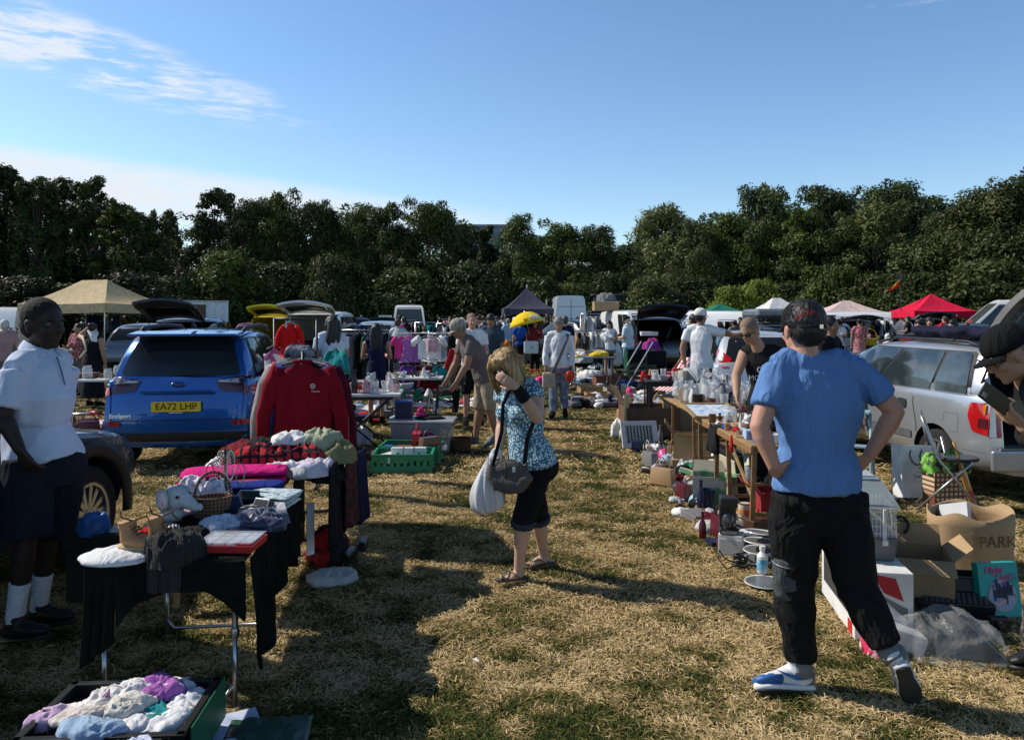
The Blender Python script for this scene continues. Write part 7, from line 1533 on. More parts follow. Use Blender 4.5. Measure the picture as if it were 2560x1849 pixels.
for k,(x,y,w,d,h,mt,lb)in enumerate(((-.20,.06,.16,.18,.09,WHITE,'white pointed shoe-like bundle at the left of the nearest crate'),(-.03,.08,.22,.22,.10,cloth('linen',(.62,.56,.53),bump=.5),'folded oatmeal leggings in the nearest crate'),(-.02,-.02,.30,.2,.07,cm('pink'),'hot pink garment under the oatmeal leggings'),(.12,.10,.14,.22,.09,cm('black'),'black ribbed garment in the middle of the nearest crate'),(.24,.08,.20,.24,.12,cloth('swirl',(.55,.60,.78),c2=(.50,.06,.30),pat='cells',sc=16,thr=(.7,.78)),'lilac and pink swirl printed top at the right of the nearest crate'),(.18,-.02,.12,.1,.06,cm('yellow'),'yellow cloth at the front of the nearest crate'))):
 p=rotz(R(6))@Vector((x,y,0));heap('baby_garment',lb,'baby clothes',(-1.56+p.x,2.50+p.y,.18),w,d,h,mt,80+k,rd.uniform(-.5,.5),30,'baby clothes in the bottom left crates',1.2)
for k,(x,y,w,d,rz)in enumerate(((-1.16,3.20,.20,.26,.5),(-1.17,2.98,.20,.22,.3))):
 o=MB().box((0,0,.004),(w,d,.003)).build('paper_sheet',M('paper_blue',(.34,.42,.62),.8,c2=(.60,.66,.80),sc=7));o.location=(x,y,.018+k*.006);o.rotation_euler=(0,0,rz);tag(o,['creased pale sheet of paper on the grass under the table leg','pale sheet of paper with markings beside the crate'][k],'paper','papers on the grass')
m=MB();n=16;V_=[(-.17+.34*j/n,-.19+.38*i/n,.014+.018*abs(nz((i*.35,j*.35,2))))for i in range(n+1)for j in range(n+1)]
m.add(V_,[(i*(n+1)+j,i*(n+1)+j+1,(i+1)*(n+1)+j+1,(i+1)*(n+1)+j)for i in range(n)for j in range(n)])
o=link('tarpaulin',evalmesh(m.mesh(),[('SOLIDIFY',dict(thickness=.003))]),M('tarp_green',(.018,.07,.05),.4,bump=.5,bsc=30),None,True);o.location=(-1.0,3.08,.01);o.rotation_euler=(0,0,.15);tag(o,'dark green tarpaulin on the grass right of the near table leg','tarpaulin')
rk=rail('black clothes rail running back behind the red sweatshirt',(-1.74,6.28,0),.86,1.46,R(107),DSTEEL)
REDS=cloth('sweat_red',(.23,.006,.014),bump=.25,bsc=40)
g=garment('sweatshirt','bright red sweatshirt facing us at the front of the black rail',(-1.62,5.88,1.46),R(-4),.50,.66,REDS,'top',3,sl=.95,th=.05,neck=cloth('sweat_rib',(.20,.006,.012)),res=2)
text_mesh('Toyama',.022,PRINT,(.12,-.058,-.285),rotx(R(90)),g,'chest_lettering',shear=.2);m=MB();m.lathe([(.014,0),(.018,.001),(.020,0)],(.10,-.058,-.245),10,rotx(R(90)),cap=False)
for a in range(5):m.tube([(.10,-.058,-.245),(.10+.022*math.cos(a*1.257),-.058,-.245+.022*math.sin(a*1.257))],.0018,4)
m.build('chest_emblem',PRINT,g);text_mesh('XL',.02,PRINT,(0,-.030,-.075),rotx(R(90)),g,'neck_label')
for k,(dy,w,ln,mt,dx,lb,sl)in enumerate(((.07,.66,.74,cm('blue'),.02,'royal blue top directly behind the red sweatshirt',.7),(.14,.78,.80,cloth('stone',(.38,.33,.30)),-.03,'stone grey jacket whose sleeve shows left of the red sweatshirt',.95),(.20,.80,.86,MAROON,.06,'maroon coat showing right of the red sweatshirt',.95),(.28,.72,.80,cm('pale pink'),-.05,'pale pink shirt behind the stone jacket',.9),(.36,.74,.86,cm('black'),.05,'black coat in the middle of the black rail',.9),(.46,.70,.84,cm('brown'),-.06,'brown jacket in the middle of the black rail',.9),(.56,.7,.8,cm('dark red'),.0,'dark red top further back on the black rail',.8),(.68,.7,.8,cm('grey'),.0,'grey top further back on the black rail',.8),(.80,.7,.8,cloth('floral_shirt',(.55,.50,.52),c2=(.45,.08,.12),pat='voronoi',sc=22,thr=(.3,.4)),-.02,'red and white floral shirt further back on the black rail',.8),(.95,.7,.9,cm('navy'),.0,'navy coat towards the back of the black rail',.9),(1.1,.7,.9,cm('black'),.02,'black jacket at the back end of the black rail',.9))):
 garment('hanging_garment',lb,(-1.62+dx*.6-.3*dy*.7,5.88+dy*.7,1.46),R(_r.uniform(-5,5)),w*.68,ln*.9,mt,'top',50+k,'garments on the black rail behind the red sweatshirt',sl=sl,th=.04)
heap('scarf_bundle','bundle of dark scarves tied on top of the black rail','scarves',(-1.72,6.15,1.43),.22,.34,.12,cloth('scarf_dark',(.03,.035,.06),c2=(.2,.2,.25),sc=12),5,0,22)
heap('folded_jacket','tan and black jacket thrown over the black rail','jacket',(-1.80,6.5,1.38),.24,.3,.14,cloth('jacket_tan',(.12,.06,.03),c2=(.012,.012,.013),sc=4),8,0,20)
rk2=rail('tall rail at the blue car carrying the football shirt',(-2.22,7.8,0),.42,1.72,R(10),DSTEEL)
g=garment('football_shirt','red and white football shirt hung high beside the blue car',(-2.22,7.6,1.74),R(6),.19*1.05,.52,cloth('football',(.62,.01,.012),c2=(.75,.70,.68),sc=9,thr=(.60,.64),stretch=(1,1,.4)),'top',7,sl=.35,th=.05)
garment('hanging_garment','pale pink and white scarf hanging under the football shirt',(-2.42,7.75,1.5),R(6),.22,.5,PRINTED,'top',8,sl=0)
garment('hanging_garment','teal blue top hanging beside the long haired woman',(-1.92,8.3,1.45),R(-30),.26,.5,cm('teal'),'top',9,sl=.4)
ft=folding_table('white plastic folding table with bric-a-brac in front of the long haired woman',(-2.05,10.15,0),1.15,.68,.74,R(4),WPL2,DSTEEL,'cross')
W3='on the white folding table behind the red sweatshirt'
heap('soft_toy_pile','white furry toy heap at the left of the white folding table','soft toys',(-2.35,10.1,.745),.34,.30,.28,M('fur_white',(.60,.58,.55),.9,bump=1.,bsc=60),3,0,26,rough=1.6)
goods('bottle','black',W3,(-2.06,9.95,.745),0,1.2,mk='plas');b_=empty('cardboard_carton',(-1.95,10.0,.745),'red and white printed carton on the white folding table','carton',rz=.1);MB().box((0,0,.08),(.20,.12,.16)).build('carton',cm('white','card'),b_,bevel=.003);MB().box((0,-.0615,.09),(.16,.003,.09)).build('printed_panel',cm('red','card'),b_);text_mesh('DINNER',.03,PRINT,(0,-.064,.105),rotx(R(90)),b_,'lettering')
scatter(W3,(-2.5,-1.55,9.88,10.42),.745,['cup','bowl','vase','soft_toy','figurine','glass_tumbler','toy_car'],['white','cream','pale grey','pale pink'],24,3,gap=.12)
heap('carrier_bag','knotted white carrier bag under the white folding table','bag',(-2.1,10.5,0),.34,.28,.30,BAGW,4,0,22)
tb=folding_table('small light table with cups behind the white folding table',(-1.75,13.2,0),1.1,.6,.70,R(2),WPL2,DSTEEL);scatter('on the small light table behind the white folding table',(-2.2,-1.3,12.95,13.4),.70,['cup','vase','bowl','figurine','tin'],['white','cream','black','pale blue'],12,4)
def sheet(label,cx,cy,w,d,mat,seed=0,rz=0.,name='ground_sheet',cat='sheet',group='sheets spread on the grass'):
 n=14;V_=[]
 for i in range(n+1):
  for j in range(n+1):
   e=1+.06*nz((i*.7,j*.7,seed));V_.append(((j/n-.5)*w*e,(i/n-.5)*d*e,.02+.03*abs(nz((i*.4+seed,j*.4,seed)))))
 m=MB();m.add(V_,[(i*(n+1)+j,i*(n+1)+j+1,(i+1)*(n+1)+j+1,(i+1)*(n+1)+j)for i in range(n)for j in range(n)])
 o=link(name,evalmesh(m.mesh(),[('SOLIDIFY',dict(thickness=.006))]),mat,None,True);o.location=(cx,cy,0);o.rotation_euler=(0,0,rz);return tag(o,label,cat,group)
def spread(where,cx,cy,w,d,n,seed,cols,kinds=('cloth_bundle','pouch','shoe','book','soft_toy','boxed_game'),rz=0.,s=(.8,1.4),z=.03,gap=.2,mk='plas'):
 scatter(where,(-w/2,w/2,-d/2,d/2),z,list(kinds),cols,n,seed,s,rz,(cx,cy),gap,mk)
sheet('white ground sheet strewn with clothes, left of the aisle under the bending man',-1.55,15.2,2.3,1.3,WHITE,1);spread('on the white ground sheet left of the aisle',-1.55,15.2,2.1,1.1,26,21,['white','black','pale grey','grey','red','green'],gap=.18)
sheet('white ground sheet behind the white folding table legs',-3.4,14.2,2.6,1.4,WHITE,2);spread('on the white ground sheet behind the folding table',-3.4,14.2,2.4,1.2,16,22,['white','pale blue','black','grey'])
sheet('further white ground sheet by the dress rail',-2.2,19.0,2.6,1.2,WHITE,3);spread('on the further white ground sheet by the dress rail',-2.2,19.0,2.4,1.1,14,23,['white','black','grey','pale blue'])
tb_=goods('soft_toy','beige','sitting on the grass behind the folding table',(-2.25,14.3,.0),2.6,2.2)
goods('handbag','black','on the grass behind the sitting teddy',(-1.75,17.6,0),.2,2.4,mk='plas')
ar=empty('clothes_airer',GX(1072,13.9),'white rotary airer hung with pale and pink garments, left of the aisle','airer')
MB().tube([(0,0,.04),(0,0,1.48)],.018,8).build('pole',cm('white','plas'),ar,True);MB().lathe([(.09,.30),(.02,.44)],n=12).build('collar',cm('white','plas'),ar)
for a in(30,150,270):MB().tube([(0,0,.36),(.55*math.cos(R(a)),.55*math.sin(R(a)),.02)],.013,6).build('leg',DSTEEL,ar)
for z,n_ in((1.44,4),(.92,4)):
 for k in range(n_):MB().tube([(0,0,z),(.55*math.cos(R(20+90*k)),.55*math.sin(R(20+90*k)),z)],.010,5).build('arm',cm('white','plas'),ar)
X_=GX(1072,13.9)
for k,(dx,dy,z,w,ln,c_,kd,lb)in enumerate(((.12,-.5,1.44,.36,.26,'pale pink','trousers','dusky pink skirt'),(.05,-.35,1.45,.50,.42,'white','top','sheer white blouse'),(-.30,-.2,1.45,.36,.48,'cream','dress','white and purple swirl dress'),(-.48,-.1,1.45,.28,.42,'pink','top','pink top'),(.45,-.2,1.45,.34,.42,'pale blue','top','pale blue top'),(.2,.3,1.45,.4,.44,'pale grey','top','pale grey top'),(-.35,-.25,.92,.22,.30,'purple','top','purple baby top'),(.05,-.3,.92,.26,.42,'dark red','top','dark red dress'),(.25,-.32,.92,.22,.26,'teal','top','teal baby top'),(.42,-.25,.92,.26,.36,'white','top','white baby dress'),(-.1,-.1,.92,.26,.4,'maroon','top','maroon baby dress'),(.3,.2,.92,.3,.4,'black','top','black baby top'))):
 garment('hanging_garment','%s hanging on the white rotary airer'%lb,(X_.x+dx,X_.y+dy,z),R(_r.uniform(-25,25)),w,ln,cm(c_)if k!=2 else FLOWER,kd,90+k,'garments on the white rotary airer',sl=.3 if kd=='top' else 0,th=.03)
def filled_rail(label,where,px0,px1,Y,h,n,cols,seed,ln=(.6,.95),rz=0.,w=.42,kinds=('top','dress'),group=None):
 a,b=GX(px0,Y),GX(px1,Y);c_=(a+b)/2;L_=(b-a).length;rail(label,c_,L_,h,rz);rd=random.Random(seed)
 for i in range(n):
  t=-L_/2+L_*(i+.5)/n;p=rotz(rz)@Vector((t,0,0));c2_=rd.choice(cols);kd=rd.choice(kinds)
  garment('hanging_garment','%s %s hanging %s'%(c2_,'top' if kd=='top' else 'dress',where),(c_.x+p.x,c_.y+p.y,h),rz+R(90+rd.uniform(-38,38)),w,rd.uniform(*ln),cm(c2_),kd,seed*7+i,'garments %s'%where,sl=.5 if kd=='top' else 0,th=.03,hook=Y<20)
filled_rail('chrome clothes rail of dark dresses behind the white folding table','on the chrome rail of dark dresses',848,972,15.2,1.47,11,['black','navy','dark green','black','navy','grey','khaki'],31,(.75,1.1))
filled_rail('far clothes rail left of the man in sunglasses','on the far rail left of the man in sunglasses',1092,1142,24,1.52,9,['black','grey','white','navy','dark green'],32)
filled_rail('far clothes rail with red and teal tops','on the far rail with red and teal tops',1038,1090,25,1.54,9,['black','red','teal','grey','brown','white'],33)
filled_rail('furthest clothes rail before the small white van','on the furthest rail before the small white van',1095,1140,32,1.62,8,['white','pale pink','black','red','grey'],34,(.4,.6))
for k,(px,py,c_)in enumerate(((872,952,'blue'),(905,953,'lilac'),(938,953,'lilac'))):
 p=G(px,py+40);goods('boxed_game',c_,'standing under the rail of dark dresses',p,.1,1.6)
folding_table('dark low table of bags beyond the rail of dark dresses',GX(1135,21),1.4,.6,.66,0,cm('grey','plas'));spread('on the dark low table left of the man in sunglasses',GX(1135,21).x,21,1.3,.5,12,25,['black','white','grey'],('pouch','handbag','cloth_bundle'),z=.66,gap=.15)
heap('yellow_bag','yellow bag lying on the grass between the far rails','bag',GX(1140,23),.6,.4,.2,cm('yellow'),5)
GRC=M('crate_bright_green',(.02,.24,.12),.4,alpha=1.)
g1=tray('green plastic crate of books and a white radio, nearest of the two by the aisle',(-1.24,8.72,0),.66,.46,.20,GRC,R(2),group='green crates by the aisle')
g2_=tray('green plastic crate with toys, the further of the two by the aisle',(-1.22,9.25,0),.70,.46,.20,GRC,R(-3),group='green crates by the aisle')
o=empty('radio',(-1.18,8.70,.13),'long white radio with a dark strap lying in the nearer green crate','radio',rz=.04);MB().box((0,0,.06),(.40,.08,.12)).build('casing',cm('white','plas'),o,bevel=.01)
for x in(-.12,.12):MB().lathe([(.016,0),(.016,.004),(.001,.004)],(x,-.041,.05),12,rotx(R(90))).build('knob',DSTEEL,o)
for x in(-.06,.06):MB().box((x,-.0,.06),(.006,.088,.128)).build('cable_tie',INK,o)
spread('in the nearer green crate',-1.36,8.74,.30,.30,5,41,['white','red','brown','pale blue'],('book','boxed_game','tin'),z=.10,gap=.12)
spread('in the further green crate',-1.2,9.25,.56,.34,9,42,['blue','white','brown','pale blue','red'],('book','boxed_game','handbag','toy_car'),z=.12,gap=.13)
o=heap('cushion','purple leopard print cushion leaning in the further green crate','cushion',(-1.08,9.35,.14),.30,.14,.26,cloth('purple_leopard',(.30,.04,.32),c2=(.02,.01,.03),pat='voronoi',sc=26,thr=(.25,.33)),4,.3,24,rough=.4)
sb=empty('storage_box',(-1.16,9.95,0),'clear plastic storage box behind the green crates','storage box',rz=R(-2));m=MB();m.box((0,0,.19),(.80,.50,.38),taper=.9);m.build('box',M('cloudy_plastic',(.35,.38,.41),.25,alpha=.6),sb,bevel=.03);MB().box((0,0,.395),(.84,.54,.03)).build('lid',M('cloudy_lid',(.40,.43,.46),.3,alpha=.8),sb,bevel=.01)
MB().box((-.1,0,.2),(.6,.35,.3)).build('contents',cm('navy'),sb,bevel=.04)
o=empty('cool_box',(-1.42,10.0,.41),'dark blue box standing on the clear storage box','box');MB().box((0,0,.11),(.22,.16,.22)).build('box',cm('navy','plas'),o,bevel=.006);MB().box((0,0,.225),(.225,.165,.02)).build('lid',cm('blue','plas'),o,bevel=.004)
goods('basket','brown','beside the clear storage box',(-.68,9.9,0),0,1.7);heap('coat_hangers','tangle of black coat hangers on the clear storage box','hangers',(-1.06,9.95,.41),.40,.26,.05,cm('black'),3,0,14)
goods('boxed_game','dark red','on the grass left of the green crates',(-1.75,9.3,0),.3,1.5)
gazebo('tan pop up gazebo at left with a ridged roof',237,29.5,4.4,3.,2.22,3.15,cloth('gazebo_tan',(.50,.40,.24),bump=.1),R(-20),ridge=1.3,val=.34)
folding_table('low table of bric-a-brac between the polo shirt man and the woman in black',GX(210,12.8),1.3,.6,.70,.1);spread('on the low table left of the woman in black',GX(210,12.8).x,12.8,1.1,.5,12,51,['white','black','tan','brown'],('cup','bowl','tin','glass_jar','boxed_game'),z=.70,gap=.12)
folding_table('table of china under the tan gazebo',GX(165,18.5),1.6,.7,.95,.1);spread('on the table of china under the tan gazebo',GX(165,18.5).x,18.5,1.4,.5,14,52,['white','cream','tan','brown'],('cup','bowl','plate','vase'),z=.95,gap=.14)
spread('on the grass beside the woman in black',GX(195,11.6).x,11.6,1.2,1.0,10,53,['black','maroon','grey','white','brown'],('cloth_bundle','shoe','handbag','boxed_game'))
bk=empty('bicycle_part',GX(200,9.0,.55),'red and chrome mirror like handle by the bonnet of the dark car','handlebar');MB().tube([(-.25,0,-.1),(-.1,0,.04),(.15,0,.06),(.25,0,.0)],.012,8).build('handlebar',CHR,bk,True);MB().tube([(.12,0,.06),(.26,0,.05)],.020,8).build('grip',cm('red','plas'),bk,True);MB().tube([(-.1,0,.04),(-.12,0,-.55)],.014,8).build('stem',CHR,bk)
filled_rail('low clothes rail at the left edge behind the polo shirt man','on the low rail at the left edge',-30,40,15.8,1.45,6,['grey','black','pale grey'],35,(.5,.7))
filled_rail('rail of dark coats under the tan gazebo','on the rail under the tan gazebo',210,300,29,1.9,5,['black','navy','grey'],36,(.5,.8))
for k,(px,Y,c_)in enumerate(((650,14.5,'white'),(700,13.5,'black'),(745,13.0,'grey'),(770,14.2,'white'))):heap('heaped_garment','%s garment heaped behind the blue car, number %s from the left'%(c_,['one','two','three','four'][k])if 0 else['white bundle right of the blue car window','black bundle under the football shirt','grey bundle under the white tailgate','white bundle left of the long haired woman'][k],'clothes',GX(px,Y,.72),.5,.4,.3,cm(c_),k)
folding_table('table of bundles under the white raised tailgate',GX(710,13.8),1.8,.8,.72)
# ================================================================ right hand stalls
wt=empty('table',(2.13,6.75,0),'long wooden pasting table of trinkets beside the man in the blue T-shirt','table','trading tables')
MB().box((0,0,.745),(.58,1.80,.018)).build('tabletop',WOODL,wt,bevel=.003)
for x in(-.28,.28):MB().box((x,0,.715),(.022,1.80,.045)).build('side_rail',WOOD,wt)
for y in(-.84,.84):MB().box((0,y,.713),(.56,.022,.045)).build('end_rail',WOOD,wt)
for y,lean in((-.80,6),(-.20,-8),(.25,6),(.80,-6)):
 for x in(-.25,.25):MB().box((x,y+math.sin(R(lean))*-.17,.35),(.036,.022,.72),rotx(R(lean))).build('leg',WOOD,wt)
 MB().box((0,y+math.sin(R(lean))*-.06,.20),(.5,.018,.03),rotx(R(lean))).build('crossbar',WOOD,wt)
for x in(-.24,.24):
 MB().box((x,-.45,.50),(.018,.85,.025),rotx(R(28))).build('brace',WOODL,wt)
wt2=folding_table('second wooden table carrying jugs and bottles further along the aisle',(2.35,8.75,0),.95,1.3,.76,0,WOODL,WOOD,'wood')
WA='on the long wooden pasting table';WB2='on the second wooden table'
def framed(label,loc,w,h,rx,rz,fm,inner,name='picture_frame',fw=.06):
 q=empty(name,loc,label,'picture frame');q.rotation_euler=(R(rx),0,rz)
 for a,b,c_,d in((0,fw/2,w,fw),(0,h-fw/2,w,fw),(-w/2+fw/2,h/2,fw,h-2*fw),(w/2-fw/2,h/2,fw,h-2*fw)):MB().box((a,0,b),(c_,.025,d)).build('frame_bar',fm,q,bevel=.003)
 MB().box((0,.004,h/2),(w-2*fw+.01,.008,h-2*fw+.01)).build('picture',inner,q);return q
framed('pale wooden frame around a light blue sheet, flat on the pasting table',(2.02,7.38,.765),.50,.62,-84,.0,WOODL,M('sheet_print',(.60,.66,.74),.6,c2=(.25,.38,.55),pat='noise',sc=14,thr=(.45,.6)),fw=.035)
goods('paper','pale blue',WA,(2.28,7.55,.757),.2,1.3,mk='card')
o=empty('tagine',(2.12,6.98,.756),'brown lidded pot in a wooden basket on the pasting table','pot');MB().lathe([(.075,0),(.095,.08),(.085,.08),(.001,.02)],n=20).build('basket',WOODL,o,'auto');MB().lathe([(.088,.075),(.085,.11),(.05,.14),(.014,.15),(.016,.165),(.001,.17)],n=20).build('lid',M('glaze_brown',(.07,.02,.012),.2,coat=.6),o,'auto')
for k,(x,y,kd,c_,s_)in enumerate(((2.26,7.05,'cup','cream',1.3),(2.20,6.78,'bowl','white',.9),(1.98,6.90,'glass_jar','white',1.),(2.32,6.90,'glass_tumbler','white',1.2),(2.36,7.0,'glass_tumbler','white',1.3),(2.05,6.66,'vase','white',.6),(2.0,6.60,'cup','white',.9))):goods(kd,c_,WA,(x,y,.757),k,s_,k)
sc_=empty('paper_cup',(2.26,6.92,.757),'black and white striped paper cup under the hand of the man in the tank top','cup')
sc_.location=tuple(P(1856,1036,6.75));MB().lathe([(.028,0),(.044,.13),(.041,.13),(.001,.01)],n=20).build('cup',M('cup_stripe',(.72,.70,.62),.5,c2=(.06,.05,.05),pat='stripe',sc=22,thr=(.5,.56)),sc_,'auto')
sc_.location.z=.757
scatter('in the dark heap on the pasting table',(2.02,2.36,6.22,6.62),.757,['figurine','toy_car','pouch','figurine','soft_toy'],['black','black','grey','dark red','white','purple','brown'],46,71,(.55,.9),gap=.035,mk='plas')
for x,y,c_,s_,lb in((1.99,6.02,'blue',.8,''),(2.06,5.96,'white',.6,''),(2.22,5.97,'dark red',1.05,''),(2.24,6.10,'red',.9,''),(1.96,6.18,'pale blue',.7,'')):
 q=empty('boxed_game',(x,y,.757),'%s boxed item at the near end of the pasting table'%c_ if c_!='dark red' else 'dark red box with a barcode at the near corner of the pasting table','box',rz=_r.uniform(-.2,.2));MB().box((0,0,.035),(.20*s_,.15*s_,.07)).build('box',cm(c_,'card'),q,bevel=.002)
 MB().box((-.05*s_,-.0762*s_,.035),(.05*s_,.003,.045)).build('barcode_label',M('barcode',(.7,.7,.7),.6,c2=(.02,.02,.02),pat='stripe',sc=60),q)
 for k in(0,1):MB().lathe([(.012,0),(.012,.002),(.001,.002)],(.02+.03*k,-.0755*s_,.035),12,rotx(R(90))).build('printed_dot',cm('white','card'),q)
o=heap('ribbon','red ribbon dangling from the edge of the pasting table','ribbon',(1.835,6.35,.62),.03,.05,.18,cm('red'),3,0,12);heap('ribbon','tangle of dark straps hanging under the edge of the pasting table','straps',(1.84,6.95,.52),.05,.30,.26,cm('black'),5,0,16,rough=1.8)
tb3=empty('plastic_tub',(2.38,6.45,.757),'clear plastic tub at the back of the pasting table','tub');MB().box((0,0,.05),(.20,.26,.10),taper=.85).build('tub',CLR,tb3,bevel=.01)
scatter('standing at the back of the pasting table',(2.26,2.40,6.6,7.0),.757,['cup','glass_tumbler','bottle'],['white','cream','pale grey'],7,72,gap=.08)
scatter(WB2,(1.92,2.78,8.15,9.35),.76,['glass_jar','glass_jug','glass_tumbler','bottle','vase','glass_jug','cup','clock','tin','book'],['white','black','navy','brown','tan','grey'],52,73,(.8,1.4),gap=.09)
scatter('at the edge of the pasting table',(1.88,2.02,6.1,7.15),.757,['figurine','toy_car','pouch','cup','tin','book'],['black','brown','red','white','blue','grey','tan'],22,74,(.45,.75),gap=.06,mk='plas')
scatter('in the middle of the pasting table',(2.04,2.38,6.64,7.2),.757,['figurine','glass_tumbler','bowl','tin','cup','glass_jar','toy_car'],['black','brown','white','dark red','grey','cream'],20,75,(.5,.85),gap=.08)
for k,(x0,x1,y0,y1,n_)in enumerate(((1.50,1.86,5.7,7.3,22),(1.55,1.95,7.3,9.2,24),(1.60,2.1,9.2,11.5,24),(1.9,2.9,11.2,13.6,30))):scatter('on the grass %s'%['in front of the pasting table','below the far end of the pasting table','below the second wooden table','beyond the dark brown carton'][k],(x0,x1,y0,y1),.0,['cloth_bundle','pouch','book','tin','boxed_game','shoe','bottle','cup','handbag'],['black','white','brown','tan','grey','dark green','pale grey','navy','cream','maroon'],n_,140+k,(.6,1.05),gap=.13,mk='plas')
st=empty('side_table',G(1612,1062),'small round brown table with a red box and blue stickers at the aisle end','small table');MB().lathe([(.001,.70),(.16,.70),(.165,.715),(.16,.725),(.001,.725)],n=24).build('tabletop',M('mahogany',(.12,.03,.015),.3,coat=.5),st,'auto');MB().tube([(0,0,.71),(0,0,.06)],.016,8).build('stem',M('mahogany',(.12,.03,.015),.3),st,True)
for a in(0,120,240):MB().tube([(0,0,.16),(.12*math.cos(R(a)),.12*math.sin(R(a)),.10),(.20*math.cos(R(a)),.20*math.sin(R(a)),.0)],.012,6).build('foot',M('mahogany',(.12,.03,.015),.3),st,True)
sx_,sy_=st.location.x,st.location.y;heap('red_hat','red felt shape with a white edge on the small round table','ornament',(sx_-.02,sy_,.725),.10,.08,.22,cm('red'),4,0,16,rough=.4);heap('figure','small bare wooden figure on the small round table','figurine',(sx_+.09,sy_,.725),.07,.06,.20,cm('tan','china'),5,0,14)
q=MB().box((0,0,.06),(.10,.003,.12)).build('price_card',M('card_orange',(.70,.12,.02),.6,c2=(.75,.6,.03),pat='stripe',sc=3,thr=(.48,.52)));q.location=(sx_+.26,sy_-.2,.36);tag(q,'orange and yellow card stuck on the big dark carton','card')
def cpx(px,py):return G(px,py)
c_=cpx(1608,1096);carton('large dark brown carton behind the white chevron frame',(c_.x+.16,c_.y+.45,0),.78,.62,.42,R(4),(None,None,25,None),M('carton_dark',(.13,.075,.045),.8),inside=None)
MB().box((0,0,0),(.30,.006,.40)).build('cardboard_flap',M('card_yellow',(.62,.52,.26),.8),None);o=bpy.data.objects['cardboard_flap'];o.location=(c_.x-.22,c_.y+.12,.42);o.rotation_euler=(0,.05,1.2);tag(o,'pale yellow flap standing up at the left of the dark carton','cardboard')
carton('plain brown carton behind the big dark carton',(c_.x+.75,c_.y+.85,0),.62,.45,.45,R(-6),(None,)*4)
framed('white frame with a grey chevron pattern leaning on the dark carton',tuple(cpx(1606,1122)+Vector((0,.10,0))),.50,.36,-22,R(8),M('frame_white',(.70,.70,.70),.5),M('chevron',(.42,.44,.40),.7,c2=(.07,.08,.08),pat='stripe',sc=7,thr=(.45,.55),stretch=(1,1,1)))
heap('paper_bag','crumpled white paper bag left of the dark carton','bag',tuple(cpx(1542,1090)),.18,.16,.30,PAPER,4,0,20,rough=1.2);heap('blue_bag','bright blue carrier bag beside the chevron frame','bag',tuple(cpx(1572,1108)),.16,.16,.22,M('polythene_royal',(.02,.15,.6),.35),6,0,20,rough=1.3)
heap('beige_box_lid','beige crumpled wrapper leaning left of the dark carton','wrapper',tuple(cpx(1556,1098)),.10,.14,.22,cm('beige','card'),7,0,14)
GL=[(1640,1132,'white bundle with black strap',WHITE),(1668,1146,'pink plastic pouch',cm('pink','plas')),(1690,1150,'white and grey striped cloth',STRIPE),(1672,1160,'pale blue cloth',cm('pale blue')),(1700,1162,'white crumpled cloth',WHITE),(1715,1172,'grey crumpled bag',cm('pale grey','plas')),(1722,1182,'bright green net bag',cm('green','plas')),(1650,1126,'black coiled cable',cm('black','plas')),(1738,1205,'dark brown wooden tray',cm('brown','plas')),(1706,1190,'black leather purse',cm('black','plas')),(1755,1215,'grey vacuum hose',cm('grey','plas')),(1740,1228,'round grey rubber ring',cm('pale grey','plas'))]
for k,(px,py,n_,mt)in enumerate(GL):heap('small_goods',n_+' on the grass in the row under the wooden tables','goods',tuple(cpx(px,py)),.20,.24,.13,mt,20+k,k,22,'small goods in the row under the wooden tables',1.4)
carton('open brown carton with a pale yellow flap under the pasting table',tuple(cpx(1732,1172)+Vector((.06,.25,0))),.44,.42,.36,R(-12),(70,None,35,None),CARD)
carton('open white and green printed carton at the middle of the aisle row',tuple(cpx(1785,1268)+Vector((0,.16,0))),.30,.26,.27,R(-14),(None,20,75,85),M('carton_green',(.50,.46,.36),.7,c2=(.10,.28,.12),sc=4,thr=(.46,.52)))
for k,(px,py,n_,mt,w,d,h)in enumerate(((1762,1245,'black slatted plastic tray',cm('black','plas'),.22,.50,.16),(1752,1262,'pale green plastic bag of papers',cm('pale blue','plas'),.22,.26,.12),(1750,1236,'dark green cloth',cm('dark green'),.2,.3,.10),(1800,1225,'black case',cm('black','plas'),.3,.34,.2),(1835,1225,'white carrier bag stuffed full',BAGW,.34,.4,.34),(1862,1205,'lime and white carrier bag',cloth('lime_bag',(.66,.68,.60),c2=(.30,.50,.05),sc=6,thr=(.55,.6)),.34,.34,.32),(1815,1190,'heap of white carrier bags',BAGW,.4,.4,.36))):
 heap('bagged_goods',n_+' in the row under the pasting table','bag',tuple(cpx(px,py)),w,d,h,mt,50+k,.2*k,24,'bagged goods under the pasting table',1.3)
o=empty('suitcase',tuple(cpx(1850,1260)+Vector((0,.25,0))),'upright black case with a cream edge under the pasting table','case');o.rotation_euler=(R(8),R(-12),R(20));MB().box((0,0,.25),(.10,.36,.50)).build('case',cm('black','plas'),o,bevel=.02);MB().box((-.054,-.02,.24),(.01,.30,.42)).build('edge_panel',cm('cream','card'),o,bevel=.004)
o=goods('bottle','navy','standing in the row beside the green printed carton',tuple(cpx(1752,1275)),0,1.1);o=empty('waste_bin',tuple(cpx(1768,1272)),'dark blue plastic beaker left of the green printed carton','bin');MB().lathe([(.05,0),(.065,.18),(.06,.18),(.045,.01),(.001,.01)],n=18).build('bin',cm('navy','plas'),o,'auto')
